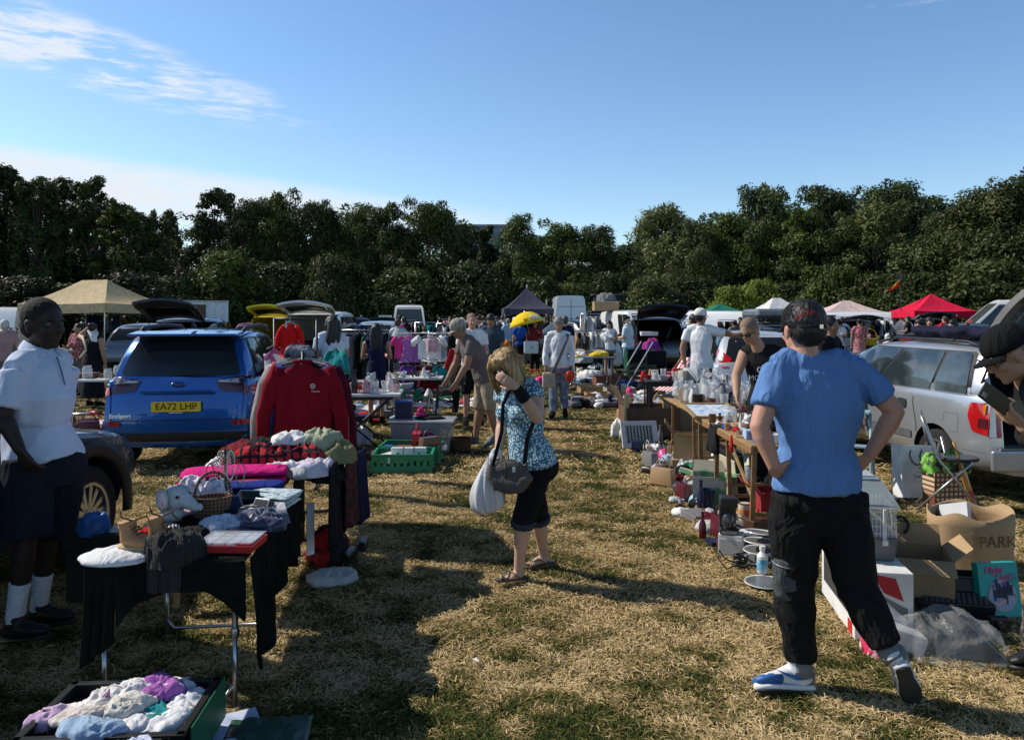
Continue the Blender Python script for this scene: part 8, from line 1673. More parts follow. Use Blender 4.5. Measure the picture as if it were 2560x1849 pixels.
for px,py,z,lb in((1862,1318,.115,'upper white and rust paint tin stacked by the trouser leg'),(1862,1318,0.,'lower white and rust paint tin under the other tin')):
 p=cpx(px,py+8);q=empty('paint_tin',(p.x,p.y,z),lb,'tin','paint tins');MB().lathe([(.052,0),(.054,.003),(.054,.110),(.001,.110)],n=24).build('tin',cm('cream','plas'),q,'auto');MB().lathe([(.056,.107),(.056,.114),(.046,.115),(.046,.109),(.001,.109)],n=24).build('lid',M('tin_lid',(.16,.07,.04),.4,.6),q,'auto');MB().lathe([(.0548,.025),(.0548,.065)],n=24,cap=False).build('label',cm('orange','card'),q,'auto')
p=cpx(1836,1332);goods('bottle','cream','with a brown label beside the paint tins',(p.x,p.y,0),0,.95,mk='plas')
p=cpx(1893,1350);q=empty('toaster',(p.x+.03,p.y+.05,0),'dark brown metal caddy right of the paint tins','caddy',rz=.3);MB().box((0,0,.08),(.20,.15,.16)).build('caddy',M('caddy_brown',(.09,.05,.03),.4,.3),q,bevel=.01);MB().box((0,-.076,.07),(.14,.004,.05)).build('label',cm('gold','card'),q)
p=cpx(1830,1392);kb=empty('appliance_box',(p.x+.02,p.y+.09,0),'white printed appliance box at the near end of the aisle row','box',rz=R(-22));MB().box((0,0,.075),(.17,.15,.15)).build('box',cm('white','card'),kb,bevel=.002);MB().box((.0,-.0765,.07),(.15,.003,.10)).build('printed_text',M('fine_print',(.60,.60,.60),.7,c2=(.30,.30,.32),pat='stripez',sc=26),kb)
cmk=empty('coffee_maker',(p.x+.0,p.y+.10,.15),'black coffee maker standing on the white appliance box','coffee maker',rz=R(-10));MB().box((0,0,.02),(.13,.15,.04)).build('base',cm('black','plas'),cmk,bevel=.01);MB().box((0,.05,.12),(.12,.06,.18)).build('tower',cm('black','plas'),cmk,bevel=.01);MB().box((0,-.01,.235),(.125,.15,.07)).build('filter_head',cm('black','plas'),cmk,bevel=.012);MB().lathe([(.035,.04),(.05,.07),(.045,.12),(.03,.14)],(0,-.02,0),16).build('jug',M('dark_glass',(.03,.03,.035),.05,spec=.9),cmk,'auto');MB().box((0,-.078,.02),(.11,.005,.022)).build('label',STEEL,cmk)
p=cpx(1874,1372);q=empty('saucepan',(p.x,p.y,.0),'grey metal pot with a white lid behind the coffee maker','pot');MB().lathe([(.06,0),(.07,.01),(.072,.12),(.001,.12)],n=20).build('pot',M('pot_grey',(.12,.125,.13),.35,.6),q,'auto');MB().lathe([(.076,.12),(.074,.135),(.001,.14)],n=20).build('lid',cm('white','plas'),q,'auto')
p=cpx(1852,1418);m=MB()
for k in range(7):
 r0=.045+.008*math.sin(k*2.2);m.tube([(r0*math.cos(a),r0*math.sin(a)*.8,.012+.012*k+.006*math.sin(a*2+k))for a in[2*math.pi*i/18 for i in range(19)]],.0055,6)
m.tube([(-.04,.02,.03),(-.10,.03,.05),(-.15,.0,.12),(-.17,-.04,.08),(-.12,-.07,.012),(-.06,-.03,.02)],.005,6);m.tube([(-.04,.03,.03),(.05,.0,.06),(.10,-.02,.03)],.005,6)
q=m.build('power_cable',cm('black','plas'),None,True);q.location=p;tag(q,'coiled black power cable in front of the appliance box','cable')
p=cpx(1896,1420);PLG=M('plate_grey',(.14,.15,.16),.3,coat=.5)
for k in range(4):
 q=empty('plate_rack',(p.x+.02+.004*k,p.y+.07,.03+k*.062),'round grey plate with a white rim in the stack, %s'%['lowest','second from the bottom','third from the bottom','topmost'][k],'plate','stack of grey plates');q.rotation_euler=(R(4-3*k),R(3*k-4),0);MB().lathe([(.04,0),(.10,.012),(.096,.016),(.001,.006)],n=28).build('plate',PLG,q,'auto');MB().lathe([(.098,.010),(.107,.016),(.104,.021),(.094,.016)],n=28,cap=False).build('rim',cm('white','china'),q,'auto')
p=cpx(1906,1442);q=empty('lotion_bottle',(p.x,p.y,.03),'white and blue lotion bottle by the plates','bottle');MB().lathe([(.032,0),(.036,.006),(.036,.115),(.016,.14),(.016,.155),(.020,.156),(.020,.18),(.001,.18)],n=20).build('bottle',cm('white','plas'),q,'auto');MB().lathe([(.0366,.02),(.0366,.095)],n=20,cap=False).build('label',M('label_blue',(.05,.30,.50),.4,c2=(.5,.7,.75),sc=9),q,'auto')
p=cpx(1912,1462);q=empty('dinner_plate',(p.x,p.y,.006),'single grey plate with a white rim lying in front of the lotion bottle','plate');MB().lathe([(.06,0),(.125,.012),(.121,.016),(.001,.006)],n=32).build('plate',PLG,q,'auto');MB().lathe([(.122,.010),(.131,.015),(.129,.020),(.118,.016)],n=32,cap=False).build('rim',cm('white','china'),q,'auto')
carton('carton with a red lining and one big pale flap beside the table leg',tuple(cpx(1935,1330)+Vector((.05,.0,0))),.34,.30,.34,R(-10),(75,None,60,None),M('carton_red',(.30,.02,.02),.7),fl=.5)
wb=empty('appliance_box',(2.06,4.45,0),'big white appliance box with a red and black panel under the pet cage','box',rz=R(-9));MB().box((0,0,.185),(.30,.72,.37)).build('box',cm('white','card'),wb,bevel=.004)
MB().add([(-.152,-.30,.10),(-.152,.30,.10),(-.152,.30,.32),(-.152,-.05,.32)],[(0,3,2,1)]).build('dark_panel',M('panel_dark',(.05,.05,.05),.5),wb)
MB().add([(-.06,-.3625,.36),(.06,-.3625,.34),(.10,-.3625,.22),(.0,-.3625,.26)],[(0,3,2,1)]).build('red_panel',cm('red','card'),wb);MB().add([(-.04,-.3630,.26),(.12,-.3630,.18),(.12,-.3630,.12)],[(0,2,1)]).build('grey_swoosh',cm('grey','card'),wb);MB().box((-.152,-.28,.04),(.003,.08,.07)).build('red_corner',cm('red','card'),wb)
cg=empty('pet_cage',(2.04,4.62,.372),'white wire pet cage with a grey base on the white box','pet cage',rz=R(-9));MB().box((0,0,.07),(.36,.72,.14),taper=.92).build('base',M('cage_grey',(.13,.135,.14),.4),cg,bevel=.012)
m=MB()
for i in range(34):y=-.345+.69*i/33;[m.tube([(x,y,.14),(x*.96,y,.30),(x*.62,y,.385)],.0014,4)for x in(-.17,.17)]
for i in range(17):x=-.165+.33*i/16;[m.tube([(x,y,.14),(x,y*.97,.38 if abs(x)<.1 else .31)],.0014,4)for y in(-.35,.35)]
for z in(.16,.20,.24,.28):m.tube([(-.17,-.352,z),(.17,-.352,z),(.17,.352,z),(-.17,.352,z),(-.17,-.352,z)],.002,4)
m.build('wire_bars',cm('white','plas'),cg)
m=MB();m.add([(-.19,-.36,.30),(.19,-.36,.30),(.19,.36,.30),(-.19,.36,.30),(-.13,-.24,.43),(.13,-.24,.43),(.13,.36,.43),(-.13,.36,.43)],[(0,1,5,4),(1,2,6,5),(2,3,7,6),(3,0,4,7)]);link('canopy',evalmesh(m.mesh(),[('SOLIDIFY',dict(thickness=.004))]),M('cage_canopy',(.40,.47,.50),.2,alpha=.55),cg)
MB().box((0,.06,.435),(.24,.56,.012)).build('lid',M('lid_blue',(.26,.36,.42),.4),cg,bevel=.004);MB().box((0,.06,.445),(.20,.50,.01)).build('lid_grille',M('grille',(.60,.62,.63),.5,c2=(.25,.27,.28),pat='check',sc=26),cg)
for x in(-.02,.10):m=MB();m.box((x,-.368,.20),(.02,.012,.20));m.box((x,-.376,.115),(.03,.012,.03));m.build('clip',cm('white','plas'),cg,bevel=.004)
MB().tube([(.06*math.cos(a)-.08,-.357,.22+.05*math.sin(a))for a in[2*math.pi*i/20 for i in range(21)]],.005,6).build('door_ring',cm('white','plas'),cg,True)
MB().tube([(.30+.055*math.cos(a),.05,.03+.055*math.sin(a))for a in[R(x)for x in range(-60,241,20)]],.010,8).build('hose',cm('black','plas'),None,True);o=bpy.data.objects['hose'];o.location=(2.15,4.75,.40);tag(o,'bent black hose behind the pet cage','hose')
carton('open brown carton with flaps out, right of the pet cage',(2.46,4.62,0),.34,.34,.32,R(-18),(115,20,110,50),CARD,fl=.38)
p=cpx(2490,1452)+Vector((.0,.28,0));hb=empty('cardboard_drum',p,'tall rounded cardboard tub marked in pen, at the right edge','tub',rz=.1);m=MB();n=40
V_=[]
for z in(0,.04,.12,.22,.33,.40):
 for j in range(n):a=2*math.pi*j/n;r0=.27+.015*math.sin(a*4+1)+(.012*z/.4);sq=1+.10*abs(math.cos(2*a))*0;V_.append((r0*math.copysign(abs(math.cos(a))**.8,math.cos(a)),r0*.8*math.copysign(abs(math.sin(a))**.8,math.sin(a)),z+(.022*math.sin(a*5+1)if z>.39 else 0)))
m.add(V_,[(i*n+j,i*n+(j+1)%n,(i+1)*n+(j+1)%n,(i+1)*n+j)for i in range(5)for j in range(n)]);link('tub',evalmesh(m.mesh(),[('SOLIDIFY',dict(thickness=.008))]),CARD,hb,True);MB().lathe([(.24,.02),(.001,.02)],n=20,cap=False).build('base',CARDIN,hb)
text_mesh('PARK',.11,M('pen_brown',(.16,.09,.04),.8),(.02,-.236,.24),rotx(R(90)),hb,'pen_lettering',extrude=0);o=empty('paper_folder',(p.x-.10,p.y-.02,.12),'grey folder sticking out of the cardboard tub','folder');o.rotation_euler=(R(-20),R(28),.5);MB().box((0,0,.16),(.05,.20,.36)).build('folder',cm('pale grey','card'),o,bevel=.004)
tl=empty('poster_box',tuple(cpx(2510,1545)),'teal box with a round city picture and pink script at the right edge','box');tl.rotation_euler=(R(-10),0,R(6));MB().box((0,.03,.155),(.25,.05,.31)).build('box',M('teal_card',(.02,.36,.33),.5,var=.05),tl,bevel=.002)
MB().lathe([(.088,0),(.088,.003),(.001,.003)],(.01,.004,.125),36,rotx(R(90))).build('picture_ring',cm('pale pink','card'),tl);MB().lathe([(.082,0),(.082,.003),(.001,.003)],(.01,.002,.125),36,rotx(R(90))).build('city_picture',M('city',(.30,.36,.50),.5,c2=(.10,.06,.20),sc=9,thr=(.48,.52),stretch=(1,1,.4)),tl)
m=MB();[m.box((-.04+.018*i,-.003,.13+.012*((i*7)%4)),(.013,.003,.06+.02*((i*5)%3)))for i in range(7)];m.build('tower_blocks',cm('navy','card'),tl);MB().add([(-.06,-.0045,.085),(.075,-.0045,.12),(.08,-.0045,.105),(-.03,-.0045,.065)],[(0,3,2,1)]).build('road',cm('pale pink','card'),tl)
text_mesh('Flight',.055,cm('pink','card'),(-.03,.002,.268),rotx(R(90)),tl,'script_lettering',shear=.35);text_mesh('Light',.055,cm('pink','card'),(.03,.002,.228),rotx(R(90)),tl,'script_lettering',shear=.35);MB().lathe([(.026,0),(.026,.002),(.001,.002)],(.088,.003,.225),20,rotx(R(90))).build('sticker',cm('teal','card'),tl)
ty=empty('typewriter',tuple(cpx(2420,1560)+Vector((0,.22,0))),'black office machine with a worn keyboard behind the clear plastic bag','machine',rz=R(-10));MB().box((0,0,.05),(.42,.34,.10),taper=.96).build('base',M('machine_black',(.018,.019,.02),.4),ty,bevel=.012);MB().box((0,.06,.14),(.38,.20,.09),rotx(R(-14))).build('cover',M('machine_black',(.018,.019,.02),.4),ty,bevel=.012)
m=MB();[m.box((-.16+.029*i+.008*j,-.15+.028*j,.105+.006*j),(.022,.020,.012))for i in range(12)for j in range(4)];m.build('keys',M('keys_grey',(.09,.09,.095),.6),ty,bevel=.002);MB().cyl((-.23,.10,.19),(.23,.10,.19),.022,n=16).build('roller',INK,ty,'auto')
p=cpx(2495,1572);q=empty('camera',(p.x,p.y,0),'small black camera lying on the grass by the teal box','camera');MB().box((0,0,.035),(.11,.05,.07)).build('camera_body',cm('black','plas'),q,bevel=.008);MB().lathe([(.026,0),(.026,.03),(.018,.03),(.001,.026)],(0,-.025,.035),20,rotx(R(90))).build('lens',M('dark_glass',(.03,.03,.035),.05),q,'auto')
pb=empty('clear_plastic_bag',(2.24,3.98,0),'large clear plastic bag around a dark case on the grass at right','bag',rz=R(-6));o=lumpmesh(.66,.34,.25,12,44,1.0).build('film',M('clear_film',(.75,.76,.77),.10,alpha=.15,bump=2.2,bsc=16,spec=1.,coat=1.,c2=(.85,.86,.87),sc=3),pb,True)
MB().add([(-.06,-.10,.01),(.28,-.12,.01),(.28,.10,.01),(-.06,.12,.01),(-.03,-.04,.19),(.12,-.05,.17),(.12,.05,.17),(-.03,.06,.19)],[(0,1,5,4),(1,2,6,5),(2,3,7,6),(3,0,4,7),(4,5,6,7)]).build('case_inside',M('case_slate',(.018,.020,.024),.45),pb,bevel=.02);MB().box((-.18,0,.06),(.18,.14,.10),roty(.3)).build('pale_box_inside',cm('pale grey','card'),pb,bevel=.01)
heap('toy_set','pink and pale plastic toy in wrapping left of the clear bag','toy',(1.92,3.98,0),.18,.20,.15,M('toy_pink',(.60,.03,.10),.25,c2=(.65,.64,.66),sc=9,thr=(.48,.54),coat=.6),7,0,24)
sheet('pale grey ground sheet beside the silver car',3.15,8.0,1.3,1.5,M('sheet_grey',(.34,.33,.31),.8,bump=.3),5,R(-10))
ls=empty('step_ladder',(3.28,7.35,0),'pale blue folding steps between the blue T-shirt and the silver car','step ladder',rz=R(-30));LB=M('ladder_blue',(.28,.44,.48),.4)
for s in(-1,1):
 MB().tube([(s*.20,-.30,0),(s*.17,0,.82)],.013,8).build('front_leg',LB,ls,True);MB().tube([(s*.19,.32,0),(s*.16,.02,.80)],.012,8).build('rear_leg',LB,ls,True)
for z in(.26,.52):MB().box((0,-.30*(1-z/.82)-.03,z),(.36,.12,.02)).build('tread',LB,ls,bevel=.005)
MB().box((0,0,.83),(.34,.20,.025)).build('platform',LB,ls,bevel=.006)
pbg=empty('gift_bag',tuple(cpx(2284,1243)+Vector((0,.0,0))),'tall white paper gift bag with black rope handle leaning by the silver car','bag',rz=R(12));pbg.rotation_euler=(R(-8),R(4),R(14));m=MB();m.box((0,0,.25),(.36,.13,.50));m.build('bag',M('paper_gloss',(.74,.74,.73),.4),pbg,bevel=.004)
MB().tube([(-.07,-.068,.45),(-.09,-.074,.40),(-.05,-.074,.33),(0,-.074,.31),(.04,-.074,.33),(.03,-.074,.40),(.06,-.068,.46)],.005,6).build('rope_handle',INK,pbg,True);MB().lathe([(.048,0),(.050,.001),(.048,.002)],(0,-.068,.20),28,rotx(R(90)),cap=False).build('crest_ring',M('crest_grey',(.2,.2,.2),.6),pbg);text_mesh('T&M',.034,M('crest_grey',(.2,.2,.2),.6),(0,-.067,.20),rotx(R(90)),pbg,'crest_lettering',extrude=.0005)
pl_=empty('checked_bag',tuple(cpx(2362,1266)),'brown and cream tartan shopping bag under the folding chair','bag',rz=R(8));MB().box((0,0,.17),(.34,.18,.34),taper=.96).build('bag',M('tartan_bag',(.58,.47,.30),.7,c2=(.16,.05,.025),pat='check',sc=7,thr=(.60,.72)),pl_,bevel=.012)
for s in(-1,1):MB().tube([(-.08,s*.09,.33),(-.07,s*.09,.44),(.07,s*.09,.44),(.08,s*.09,.33)],.007,6).build('handle',cm('tan'),pl_,True)
p=pl_.location;heap('leafy_plant','bright green and dark wrapped plant in the tartan bag','plant',(p.x,p.y+.02,.32),.40,.22,.20,M('leafy',(.16,.42,.05),.6,c2=(.02,.03,.02),sc=9,thr=(.45,.55),bump=.8),4,0,26,rough=1.8)
ch_=empty('folding_chair',tuple(cpx(2400,1290)+Vector((.05,.22,0))),'small tubular folding chair with a round black backrest by the silver car','chair',rz=R(62));TB=M('chair_tube',(.42,.43,.44),.3,.8)
for s in(-1,1):
 m=MB();m.tube([(s*.17,-.26,0),(s*.17,.12,.50),(s*.165,.20,.74),(s*.13,.235,.84),(0,.245,.875)],.011,8);m.build('back_frame',TB,ch_,True);MB().tube([(s*.15,.28,0),(s*.15,-.16,.47)],.011,8).build('leg',TB,ch_,True)
MB().lathe([(.001,.46),(.17,.46),(.185,.475),(.17,.49),(.001,.49)],(0,-.04,0),26).build('seat',cm('black','plas'),ch_,'auto');m=MB();m.lathe([(.001,-.012),(.14,-.012),(.15,0),(.14,.012),(.001,.012)],(0,.215,.74),26,rotx(R(78)));m.build('backrest',cm('grey','plas'),ch_,'auto')
st_=MB().tube([(0,0,0),(-.10,.10,.62)],.012,8).build('walking_stick',STEEL,None,True);st_.location=tuple(cpx(2395,1262));tag(st_,'thin metal walking stick standing through the folding chair','walking stick')
bt_=empty('cricket_bat',tuple(cpx(2440,1282)),'orange brown wooden bat with a red mark leaning on the folding chair','bat');bt_.rotation_euler=(R(-6),R(-16),.3);MB().ring([(0,0,.0),(0,0,.08),(0,0,.36),(0,0,.44),(0,0,.66)],[(.030,.014),(.036,.018),(.034,.018),(.014,.012),(.013,.011)],14,hint=(1,0,0)).build('blade',M('bat_wood',(.42,.20,.03),.4,coat=.4),bt_,True);MB().box((0,-.019,.16),(.028,.004,.10)).build('red_mark',cm('red','card'),bt_)
# ---- further right hand stalls
bt2=folding_table('black slatted table of glassware in front of the silver hatchback',GX(1715,11.6),1.25,.7,.78,R(-6),M('table_black',(.02,.02,.022),.5),M('table_black',(.02,.02,.022),.5),'block');q=GX(1715,11.6);scatter('on the black slatted table',(q.x-.58,q.x+.58,11.3,11.9),.78,['glass_tumbler','glass_jar','cup','tin','bowl','glass_jug','handbag'],['white','red','black','pale grey','cream'],26,81,gap=.12)
o=heap('silver_sunshade','shiny grey car sunshade leaning behind the black table','sunshade',tuple(GX(1735,13.2,.35)),.55,.10,.55,M('sun_shade',(.42,.43,.45),.3,.5,bump=.6),4,0,22,rough=.5)
dc_=empty('deck_chair',GX(1690,15.0),'red and white striped deck chair behind the black table','deck chair',rz=R(-60));DCM=M('deck_stripe',(.72,.70,.70),.8,c2=(.50,.015,.03),pat='stripe',sc=3.2,thr=(.48,.54));m=MB();n=12;V_=[]
for i in range(n+1):t=i/n;V_+=[(-.24,-.35+.75*t,.30-.10*math.sin(math.pi*t)+.62*t),(.24,-.35+.75*t,.30-.10*math.sin(math.pi*t)+.62*t)]
m.add(V_,[(2*i,2*i+1,2*i+3,2*i+2)for i in range(n)]);link('sling',evalmesh(m.mesh(),[('SOLIDIFY',dict(thickness=.008))]),DCM,dc_)
for s in(-1,1):MB().tube([(s*.26,-.45,.0),(s*.26,.42,.95)],.016,6).build('frame',WOODL,dc_);MB().tube([(s*.28,.45,.0),(s*.28,-.37,.32)],.016,6).build('leg',WOODL,dc_)
for k,(px,py,w,d,h,mt,lb,nm)in enumerate(((1508,966,.95,.6,.22,M('crate_brown',(.22,.08,.04),.7),'reddish brown wooden fruit crate with notched ends beyond the walking man','wooden_crate'),(1470,985,.9,.5,.14,WOODL,'shallow pale wooden tray left of the reddish crate','wooden_tray'),(1478,1002,.5,.4,.16,WOODL,'second shallow wooden tray nearer the aisle','wooden_tray'),(1530,996,.62,.45,.22,M('box_olive',(.30,.29,.22),.8),'grey white storage carton with a blue sticker on the far ground row','storage_carton'))):
 p=G(px,py);carton(lb,(p.x+w*.3,p.y+d/2,0),w,d,h,R(4),(None,)*4,mt,nm,'crate')
q=MB().box((0,0,0),(.12,.006,.09)).build('sticker_card',cm('pale blue','card'));p=G(1560,990);q.location=(p.x,p.y+.1,.22);tag(q,'light blue card on the far storage carton','card')
sheet('dark ground sheet of magazines and cloths right of the aisle',GX(1560,15.3).x,15.3,2.4,1.4,cm('maroon'),7,.1);q=GX(1560,15.4);spread('on the dark ground sheet right of the aisle',q.x,15.3,2.3,1.3,40,84,['white','maroon','grey','khaki','grey','pale blue','black','white'],('cloth_bundle','book','paper','boxed_game','cloth_bundle'),gap=.16)
q=GX(1530,17.6);spread('on the grass behind the grey storage carton',q.x,17.6,2.2,1.6,26,85,['white','brown','cream','black','tan','pale grey'],('cup','bowl','tin','boxed_game','cloth_bundle','shoe','book'),gap=.2,z=.0)
q=GX(1650,13.8);spread('on the grass left of the black slatted table',q.x,13.8,1.4,2.0,24,86,['white','brown','tan','black','cream','navy'],('vase','bottle','tin','glass_jar','bowl','figurine','boxed_game'),gap=.18,z=.0,s=(1.2,2.2))
for k,(px,py,c_,w)in enumerate(((1458,905,'pale grey',.7),(1470,925,'black',.9),(1450,940,'black',.7),(1490,932,'white',.6),(1475,950,'white',.6),(1500,915,'black',.6),(1462,885,'white',.5),(1515,945,'grey',.5))):
 p=G(px,max(py,930));heap('heaped_garment','%s garment in the big heap by the far right hand table, %s'%(c_,['top left','middle','lower left','lower middle','bottom','upper right','very top','right end'][k]),'clothes',(p.x,p.y,max(0,(p.y*(max(py,930)-py)/FPX))),w,.7,.32,cm(c_),90+k,k,22,'clothes heaped by the far right hand table',1.3)
q=GX(1478,18.2);folding_table('far folding table of hats and papers left of the woman in the white vest',q,1.05,.6,.80,.05,cm('pale grey','plas'),STEEL);spread('on the far folding table right of the aisle',q.x,18.2,.95,.5,12,87,['white','yellow','black','pale grey','orange'],('cloth_bundle','book','pouch','boxed_game'),z=.80,gap=.14)
filled_rail('far rail of caps and small tops right of the aisle','on the far rail right of the walking man',1425,1508,19.5,1.38,12,['white','black','brown','red','pale grey','tan'],37,(.35,.5))
filled_rail('high rail of pale shirts beside the front facing white van','on the high rail of pale shirts',1452,1500,23.5,1.82,7,['white','pale grey','white','grey'],38,(.5,.9))
o=empty('cardboard_carton',GX(1517,29.3,1.96)+Vector((0,.4,0)),'brown carton tied on the roof of the front facing white van','box');MB().box((0,0,.17),(.95,.7,.34)).build('box',CARD,o,bevel=.005);MB().box((0,0,.345),(1.0,.74,.02)).build('lid',cm('cream','card'),o)
heap('roof_bundle','grey tarpaulin bundle on the carton on the van roof','bundle',GX(1517,29.7,2.31),.75,.6,.45,cm('grey'),3)
o=carton('dark green storage trunk in front of the open black car',GX(1600,20.2),.75,.5,.85,.1,(None,)*4,cm('dark green','plas'),'green_storage_box','storage box');heap('purple_bag','purple patterned bag in the boot of the open black car','bag',GX(1628,22.9,.60),.55,.4,.60,cloth('purple_pattern',(.22,.04,.30),c2=(.40,.03,.12),sc=5,thr=(.52,.56)),5);goods('boxed_game','white','on the parcel shelf of the open black car',GX(1622,23.3,1.15),0,2.)
cc=empty('camping_chair',GX(1600,17.5),'black folding lounger frame with a long grey bar right of the jeans','chair',rz=.4);m=MB();m.tube([(-.45,0,.0),(.35,.0,1.15)],.016,6);m.tube([(-.45,.5,.0),(.35,.5,1.15)],.016,6);m.build('back_bar',STEEL,cc);m=MB();m.tube([(.4,0,0),(-.35,0,.5)],.014,6);m.tube([(.4,.5,0),(-.35,.5,.5)],.014,6);m.tube([(-.35,0,.5),(-.35,.5,.5)],.014,6);m.build('legs',DSTEEL,cc);MB().box((.0,.25,.46),(.55,.48,.03)).build('seat',cm('black'),cc)
for px,nm,c_ in((1690,'right of the lounger frame','black'),(1640,'below the open black car','black')):
 cc=empty('camping_chair',GX(px-40,19.5-(px-1640)*.02),'dark folding chair '+nm,'chair','dark folding chairs by the open black car',rz=.2);m=MB()
 for s in(-1,1):m.tube([(s*.25,-.25,0),(-s*.25,.2,.45)],.012,5);m.tube([(s*.25,.2,0),(s*.25,.25,.9)],.012,5)
 m.build('frame',DSTEEL,cc);MB().box((0,0,.45),(.5,.45,.03)).build('seat',cm(c_),cc);MB().box((0,.23,.72),(.5,.03,.34)).build('backrest',cm(c_),cc)
o=goods('bowl','blue','large, on the grass beside the gold topped stool',GX(1574,18.0,0),0,3.);sto=empty('stool',GX(1612,17.6),'low dark stool with a round gold coloured top','stool');MB().lathe([(.001,.36),(.26,.36),(.27,.38),(.26,.40),(.001,.40)],n=24).build('seat',cm('gold','plas'),sto,'auto');MB().lathe([(.12,0),(.20,.12),(.15,.36)],n=16).build('base',cm('black','plas'),sto,'auto')
# ---- gazebos and far stalls
gazebo('dark pointed pop up gazebo beyond the yellow umbrella',1317,46.5,2.95,2.95,2.2,3.5,cloth('gazebo_slate',(.065,.065,.10),bump=.1),R(4),val=.3,finial=True,legs=cm('pale grey','plas'))
gazebo('dark green gazebo far right of the white cap',1800,43,2.6,2.6,1.95,2.46,cloth('gazebo_green',(.02,.17,.12),bump=.1),R(5),val=.22)
gazebo('white gazebo behind the grey roof box',1942,44,3.,3.,1.85,2.8,cloth('gazebo_white',(.76,.76,.76),bump=.1),R(10),val=.25,ridge=.5)
gazebo('small grey peaked gazebo just right of the black cap',2025,45,2.6,2.6,1.95,2.6,cloth('gazebo_grey',(.35,.34,.32),bump=.1),R(8),val=.2)
gazebo('pale pink gazebo right of the black cap',2116,39,2.95,2.95,1.95,2.55,cloth('gazebo_pink',(.58,.44,.42),bump=.1),R(-6),val=.16,ridge=.35)
gazebo('bright red gazebo at far right',2328,37.5,2.85,2.85,2.0,2.85,cloth('gazebo_red',(.62,.012,.05),bump=.1),R(-4),val=.3)
MB().quad((0,0,0),(1.2,0,0),(1.2,0,1.5),(0,0,1.5));sb_=MB().box((1.1,1.45,1.2),(.02,2.2,1.4)).build('red_sidewall',cloth('gazebo_red',(.62,.012,.05)));sb_.location=GX(2328,37.5);tag(sb_,'red fabric side wall hanging under the red gazebo','side wall')
ux=GX(1318,23.3,1.50);um=empty('umbrella',ux,'yellow umbrella with white panels held up in the crowd','umbrella');um.rotation_euler=(R(-4),R(-12),.2);UY=cloth('umbrella_yellow',(.78,.52,.02),bump=.1,c2=(.70,.66,.60),pat='noise',sc=1.6,thr=(.60,.63));m=MB();n,k=16,6;V_=[]
for i in range(k+1):
 for j in range(n):a=2*math.pi*j/n;r0=.56*math.sin(i/k*1.15)/math.sin(1.15)*(1-(.05 if j%2 else 0)*i/k);V_.append((r0*math.cos(a),r0*math.sin(a),.38*(math.cos(i/k*1.15)-math.cos(1.15))/(1-math.cos(1.15))))
m.add(V_,[(i*n+j,i*n+(j+1)%n,(i+1)*n+(j+1)%n,(i+1)*n+j)for i in range(k)for j in range(n)]);link('canopy',evalmesh(m.mesh(),[('SOLIDIFY',dict(thickness=.004))]),UY,um,True);MB().tube([(0,0,.42),(0,0,-.35)],.012,6).build('shaft',STEEL,um,True)
m=MB();[m.tube([(0,0,.24),(.54*math.cos(a),.54*math.sin(a),.0)],.005,4)for a in[math.pi*i/4 for i in range(8)]];m.build('ribs',INK,um);text_mesh('SMAZ',.15,INK,(.0,-.475,.13),rotx(R(52)),um,'umbrella_lettering',extrude=.004)
o=empty('sun_umbrella',GX(1822,34,1.62),'blue and white beach umbrella lying over the far clothes','umbrella',rz=.3);o.rotation_euler=(R(20),R(20),0);MB().lathe([(.65,0),(.5,.14),(.25,.26),(.001,.32)],n=12,cap=False).build('canopy',cloth('beach_blue',(.04,.12,.50),c2=(.7,.72,.75),pat='noise',sc=1.4,thr=(.5,.52)),o);MB().tube([(0,0,.3),(0,0,-1.6)],.015,6).build('shaft',STEEL,o)
fl=empty('flag',GX(2252,38),'blue yellow and red tricolour flag hanging from a thin pole','flag');MB().tube([(0,0,0),(0,0,3.98)],.028,6).build('pole',M('pole_dark',(.03,.03,.03),.5),fl)
zt_=EYE+(HOR-682)/FPX*38
for k,c_ in enumerate(('navy','yellow','red')):
 V_=[]
 for i in range(9):
  t=i/8
  for j in range(3):u=(k+j/2)/3;V_.append((-.02-.62*t*(.35+.65*u)*.9+.03*math.sin(t*6+u*4),.05*math.sin(t*5+u*3),zt_-.02-.62*u*(1-t*.25)-.42*t))
 m=MB();m.add(V_,[(i*3+j,i*3+j+1,(i+1)*3+j+1,(i+1)*3+j)for i in range(8)for j in range(2)]);link('stripe',evalmesh(m.mesh(),[('SOLIDIFY',dict(thickness=.006))]),[cloth('flag_blue',(.02,.06,.42)),cloth('flag_yellow',(.75,.50,.02)),cloth('flag_red',(.60,.02,.02))][k],fl,True)
filled_rail('rail of shirts under the pale pink gazebo','on the rail under the pale pink gazebo',2085,2155,34,1.72,9,['black','white','grey','black','navy'],41,(.6,.9));filled_rail('rail of dark and white shirts between the pink gazebo and the red car','on the rail between the pink gazebo and the red car',2160,2225,33,1.66,9,['white','black','pale grey','navy'],42,(.6,.9))
filled_rail('rail of bright clothes left of the pale pink gazebo','on the rail left of the pale pink gazebo',2045,2075,35,1.75,4,['orange','yellow','red','green'],43,(.6,.9));filled_rail('rail of mixed tops left of the grey blue estate','on the rail left of the grey blue estate',1795,1835,30,1.60,8,['brown','white','black','dark red','tan'],44,(.5,.7))
filled_rail('rail of white tops behind the red car','on the rail behind the red car',2205,2235,38,1.6,4,['white','pale grey'],45,(.5,.7))
q=GX(2200,24.5);folding_table('long table of toys right of the floral mini dress',q,2.3,.8,.82,-.1,M('table_dark',(.05,.05,.055),.6),DSTEEL);spread('on the long table right of the floral mini dress',q.x,24.5,2.1,.6,14,91,['pale pink','white','grey','black','pale blue'],('cloth_bundle','boxed_game','pouch','soft_toy'),z=.82,gap=.2,s=(1.2,2.))
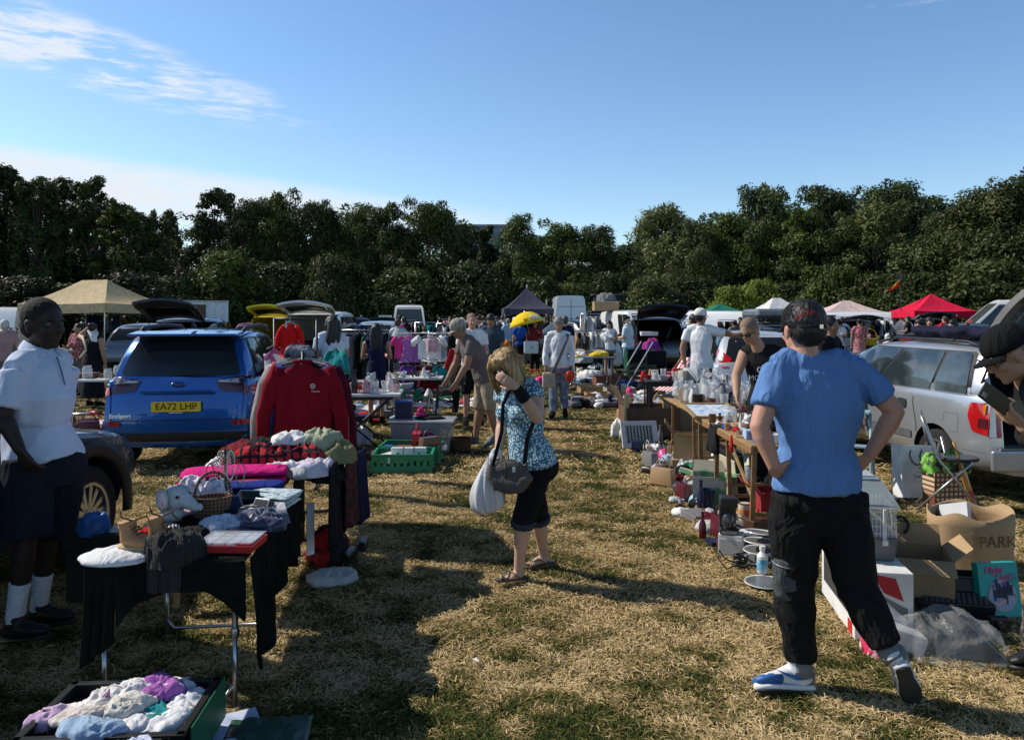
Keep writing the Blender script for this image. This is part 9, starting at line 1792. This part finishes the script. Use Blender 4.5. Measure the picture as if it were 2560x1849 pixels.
o=goods('basket','yellow','bright, at the left end of the long toy table',GX(2174,23.9,.82),0,2.4);bpy.data.materials['wicker_yellow'].node_tree.nodes['Principled BSDF'].inputs['Roughness'].default_value=.6
q=GX(2195,22.5);sheet('white ground sheet with toys right of the floral mini dress',q.x,22.3,2.0,1.0,WHITE,9);spread('on the white ground sheet by the floral mini dress',q.x,22.3,1.8,.8,9,92,['pale blue','white','blue','lilac','yellow'],('boxed_game','soft_toy','cloth_bundle'),z=.04,gap=.3,s=(1.8,2.8))
spread('on the grass far behind the blonde woman',GX(1330,19.5).x,19.5,1.6,2.4,8,93,['black','white','red'],('shoe','pouch'),z=0,s=(.8,1.2),gap=.4)
# ---- things people carry
hb_=empty('handbag',P(1272,1180,4.93),'grey tweed shoulder bag with black straps worn by the blonde woman','bag',rz=R(-15));TW=M('tweed',(.17,.15,.14),.9,c2=(.045,.04,.038),pat='check',sc=34,thr=(.5,.7),bump=.6)
m=MB();m.ring([(-.115,0,.05),(-.11,0,-.02),(-.07,0,-.065),(0,0,-.08),(.07,0,-.072),(.12,0,-.02),(.115,0,.06)],[(.02,.035),(.045,.048),(.06,.052),(.062,.055),(.058,.052),(.045,.045),(.02,.03)],14,hint=(0,0,1));m.ell((0,0,.01),(.115,.045,.075));link('bag',remesh(m,.008,2,(.003,14,(1,1,1))),TW,hb_,True)
bgl=hb_.location
def strap(mt,pts,w=.018,name='strap',par=None,t=.003):
 o_=par.matrix_basis if par else None;m=MB();pts=[Vector(p)for p in pts]
 if par:inv=(Matrix.Translation(par.location)@par.rotation_euler.to_matrix().to_4x4()).inverted();pts=[inv@p for p in pts]
 m.ring(pts,[(w,t)]*len(pts),8,hint=(1,.3,.1));return m.build(name,mt,par,True)
strap(cm('black'),[bgl+V3(-.11,0,.02),P(1254,1080,4.95),P(1258,1010,4.93),P(1280,962,4.99)],.012,par=hb_)
strap(cm('black'),[bgl+V3(.10,0,.03),P(1318,1095,4.92),P(1340,1040,4.90),P(1348,985,4.95)],.014,par=hb_)
MB().box((0,-.062,.02),(.006,.006,.11)).build('zip',DSTEEL,hb_);MB().box((.05,-.06,.03),(.02,.006,.03)).build('tag',cm('white'),hb_)
wbg=empty('carrier_bag',P(1222,1200,5.05),'translucent white plastic carrier bag hanging from the blonde woman\'s hand','bag');m=MB();BW2=M('bag_film',(.72,.73,.75),.35,alpha=.88,bump=1.2,bsc=9,stretch=(1,1,.2))
m.ring([(.055,0,.22),(.045,0,.17),(.03,0,.10),(.005,0,0),(-.01,0,-.10),(0,0,-.19),(.01,0,-.215)],[(.020,.015),(.035,.022),(.055,.04),(.09,.055),(.125,.07),(.115,.065),(.06,.035)],24,hint=(1,0,0));me=evalmesh(m.mesh(),[('SUBSURF',dict(levels=2,render_levels=2))])
for v in me.vertices:a=math.atan2(v.co.y,v.co.x);v.co+=Vector((math.cos(a),math.sin(a),0))*.007*math.sin(a*9+v.co.z*8)
link('film',me,BW2,wbg,True);MB().ell((.0,0,-.12),(.10,.05,.07)).build('contents',cm('grey'),wbg,True)
def attach(px,py,Y):return P(px,py,Y)
st2=empty('satchel',P(1372,950,12.82),'beige satchel hanging at the hip of the walking man in white','bag');MB().box((0,0,0),(.22,.09,.26)).build('bag',cm('beige'),st2,bevel=.03);strap(cm('grey'),[P(1380,935,12.8),P(1398,895,12.78),P(1414,855,12.83),P(1420,835,12.95)],.030,par=st2,t=.01)
rl_=empty('dog_lead',P(1425,940,12.8),'red retractable dog lead reel in the hand of the walking man','dog lead');MB().ell((0,0,0),(.075,.03,.095)).build('reel',M('reel_red',(.65,.04,.01),.3),rl_,True);MB().tube([(.05,0,.06),(.10,0,.03),(.10,0,-.05),(.05,0,-.08)],.012,6).build('handle',cm('black','plas'),rl_,True);MB().tube([(-.06,0,.03),(-.20,0,.06),(-.36,.0,.07)],.006,5).build('cord',cm('red','plas'),rl_,True)
tt_=empty('tote_bag',P(1144,938,12.0),'black and white patterned tote bag on the arm of the man in sunglasses','bag');MB().box((0,0,0),(.28,.10,.32),taper=.9).build('bag',LEOP,tt_,bevel=.03);MB().tube([(-.09,0,.15),(-.06,0,.42),(.05,0,.42),(.09,0,.15)],.012,6).build('handles',cm('white'),tt_);MB().box((-.12,0,.25),(.10,.04,.34),roty(.3)).build('red_panel',cm('red'),tt_,bevel=.015)
hb4=empty('shopping_bag',P(1328,868,23.1),'white green and pink printed shopper held by the woman under the umbrella','bag');MB().box((0,0,0),(.44,.12,.38)).build('bag',cloth('shopper',(.70,.72,.68),c2=(.20,.45,.25),sc=5,thr=(.60,.64)),hb4,bevel=.03)
wc=empty('carrier_bag',P(1543,888,21.0),'long white plastic bag held by the white haired man','bag');m=MB();m.ring([(0,0,.35),(.02,0,.1),(0,0,-.2),(0,0,-.3)],[(.04,.03),(.12,.07),(.16,.09),(.08,.05)],16);m.build('bag',cm('white'),wc,True)
heap('cap_bundle','orange toy held by the child in the camouflage cap','toy',P(1266,868,16.1),.22,.16,.20,cm('orange'),3,0,14)
rd=random.Random(77)
for k,(px,py,c_)in enumerate(((1128,1432,'white'),(1190,1660,'white'),(900,1160,'pale grey'),(1380,1130,'brown'),(1480,1330,'tan'),(1560,1240,'brown'),(1100,1160,'white'))):
 q=MB().add([(-.02,-.012,0),(.022,-.010,.006),(.018,.014,.002),(-.016,.012,.010)],[(0,1,2,3)]).build('litter_scrap',cm(c_,'card'));q.location=G(px,py)+Vector((0,0,.02));q.rotation_euler=(0,0,rd.uniform(0,6));tag(q,['white scrap of paper on the grass left of the sandals','white scrap at the edge of the dark shadow','pale scrap in the grass near the green crates','small brown leaf behind the blonde woman','tan leaf in the middle of the aisle','brown leaf near the green net bag','white scrap behind the green crate'][k],'litter')
# ---- denser middle distance: more goods, rails and low tables where the photo is packed
for k,(px,Y,w,h_,c_)in enumerate(((1010,22,1.6,.7,'pale grey'),(1090,19,1.3,.66,'grey'),(1440,23,1.5,.74,'white'),(1560,27,1.6,.72,'grey'),(1850,26,1.6,.74,'pale grey'),(2100,28,1.8,.74,'white'))):
 q=GX(px,Y);w_=['left of the pink shirted person','in front of the far left rails','left of the rail of pale shirts','in front of the open black car','behind the black tank top','behind the girl in the dark hat'][k]
 folding_table('low sale table '+w_,q,w,.6,h_,0,cm(c_,'plas'));spread('on the low sale table '+w_,q.x,Y,w-.1,.5,12,200+k,['white','black','grey','red','blue','tan','cream','pale pink'],('cloth_bundle','boxed_game','pouch','vase','tin','handbag'),z=h_,gap=.16,s=(1.,1.7))
for k,(px,Y,w,d,n_)in enumerate(((1060,17.5,2.0,1.6,20),(1130,21,2.2,1.8,18),(1000,13.0,1.4,1.2,14),(1450,20.5,2.0,1.6,22),(1600,20.5,2.6,1.8,22),(1560,15.2,1.6,1.2,16))):
 w_=['behind the white rotary airer','beyond the man in sunglasses','left of the white rotary airer','behind the walking man in white','before the open black car','between the dark sheet and the wooden tables'][k]
 spread('on the grass '+w_,GX(px,Y).x,Y,w,d,n_,220+k,['white','black','grey','navy','red','brown','pale blue','cream','pink'],z=0.,gap=.22,s=(1.,1.8))
filled_rail('rail of dark coats in front of the small white van','on the rail before the small white van',1000,1040,29,1.6,7,['black','navy','grey','maroon'],46,(.6,.9));filled_rail('rail of tops behind the man in sunglasses','on the rail behind the man in sunglasses',1150,1215,27,1.58,10,['black','white','grey','navy','red'],47,(.6,.9))
filled_rail('rail of tops left of the yellow umbrella','on the rail left of the yellow umbrella',1225,1270,29,1.6,8,['black','white','teal','navy'],48,(.6,.9));filled_rail('rail of pale tops right of the open black car','on the rail right of the open black car',1705,1735,28,1.62,6,['white','grey','black','tan'],49,(.6,.9))
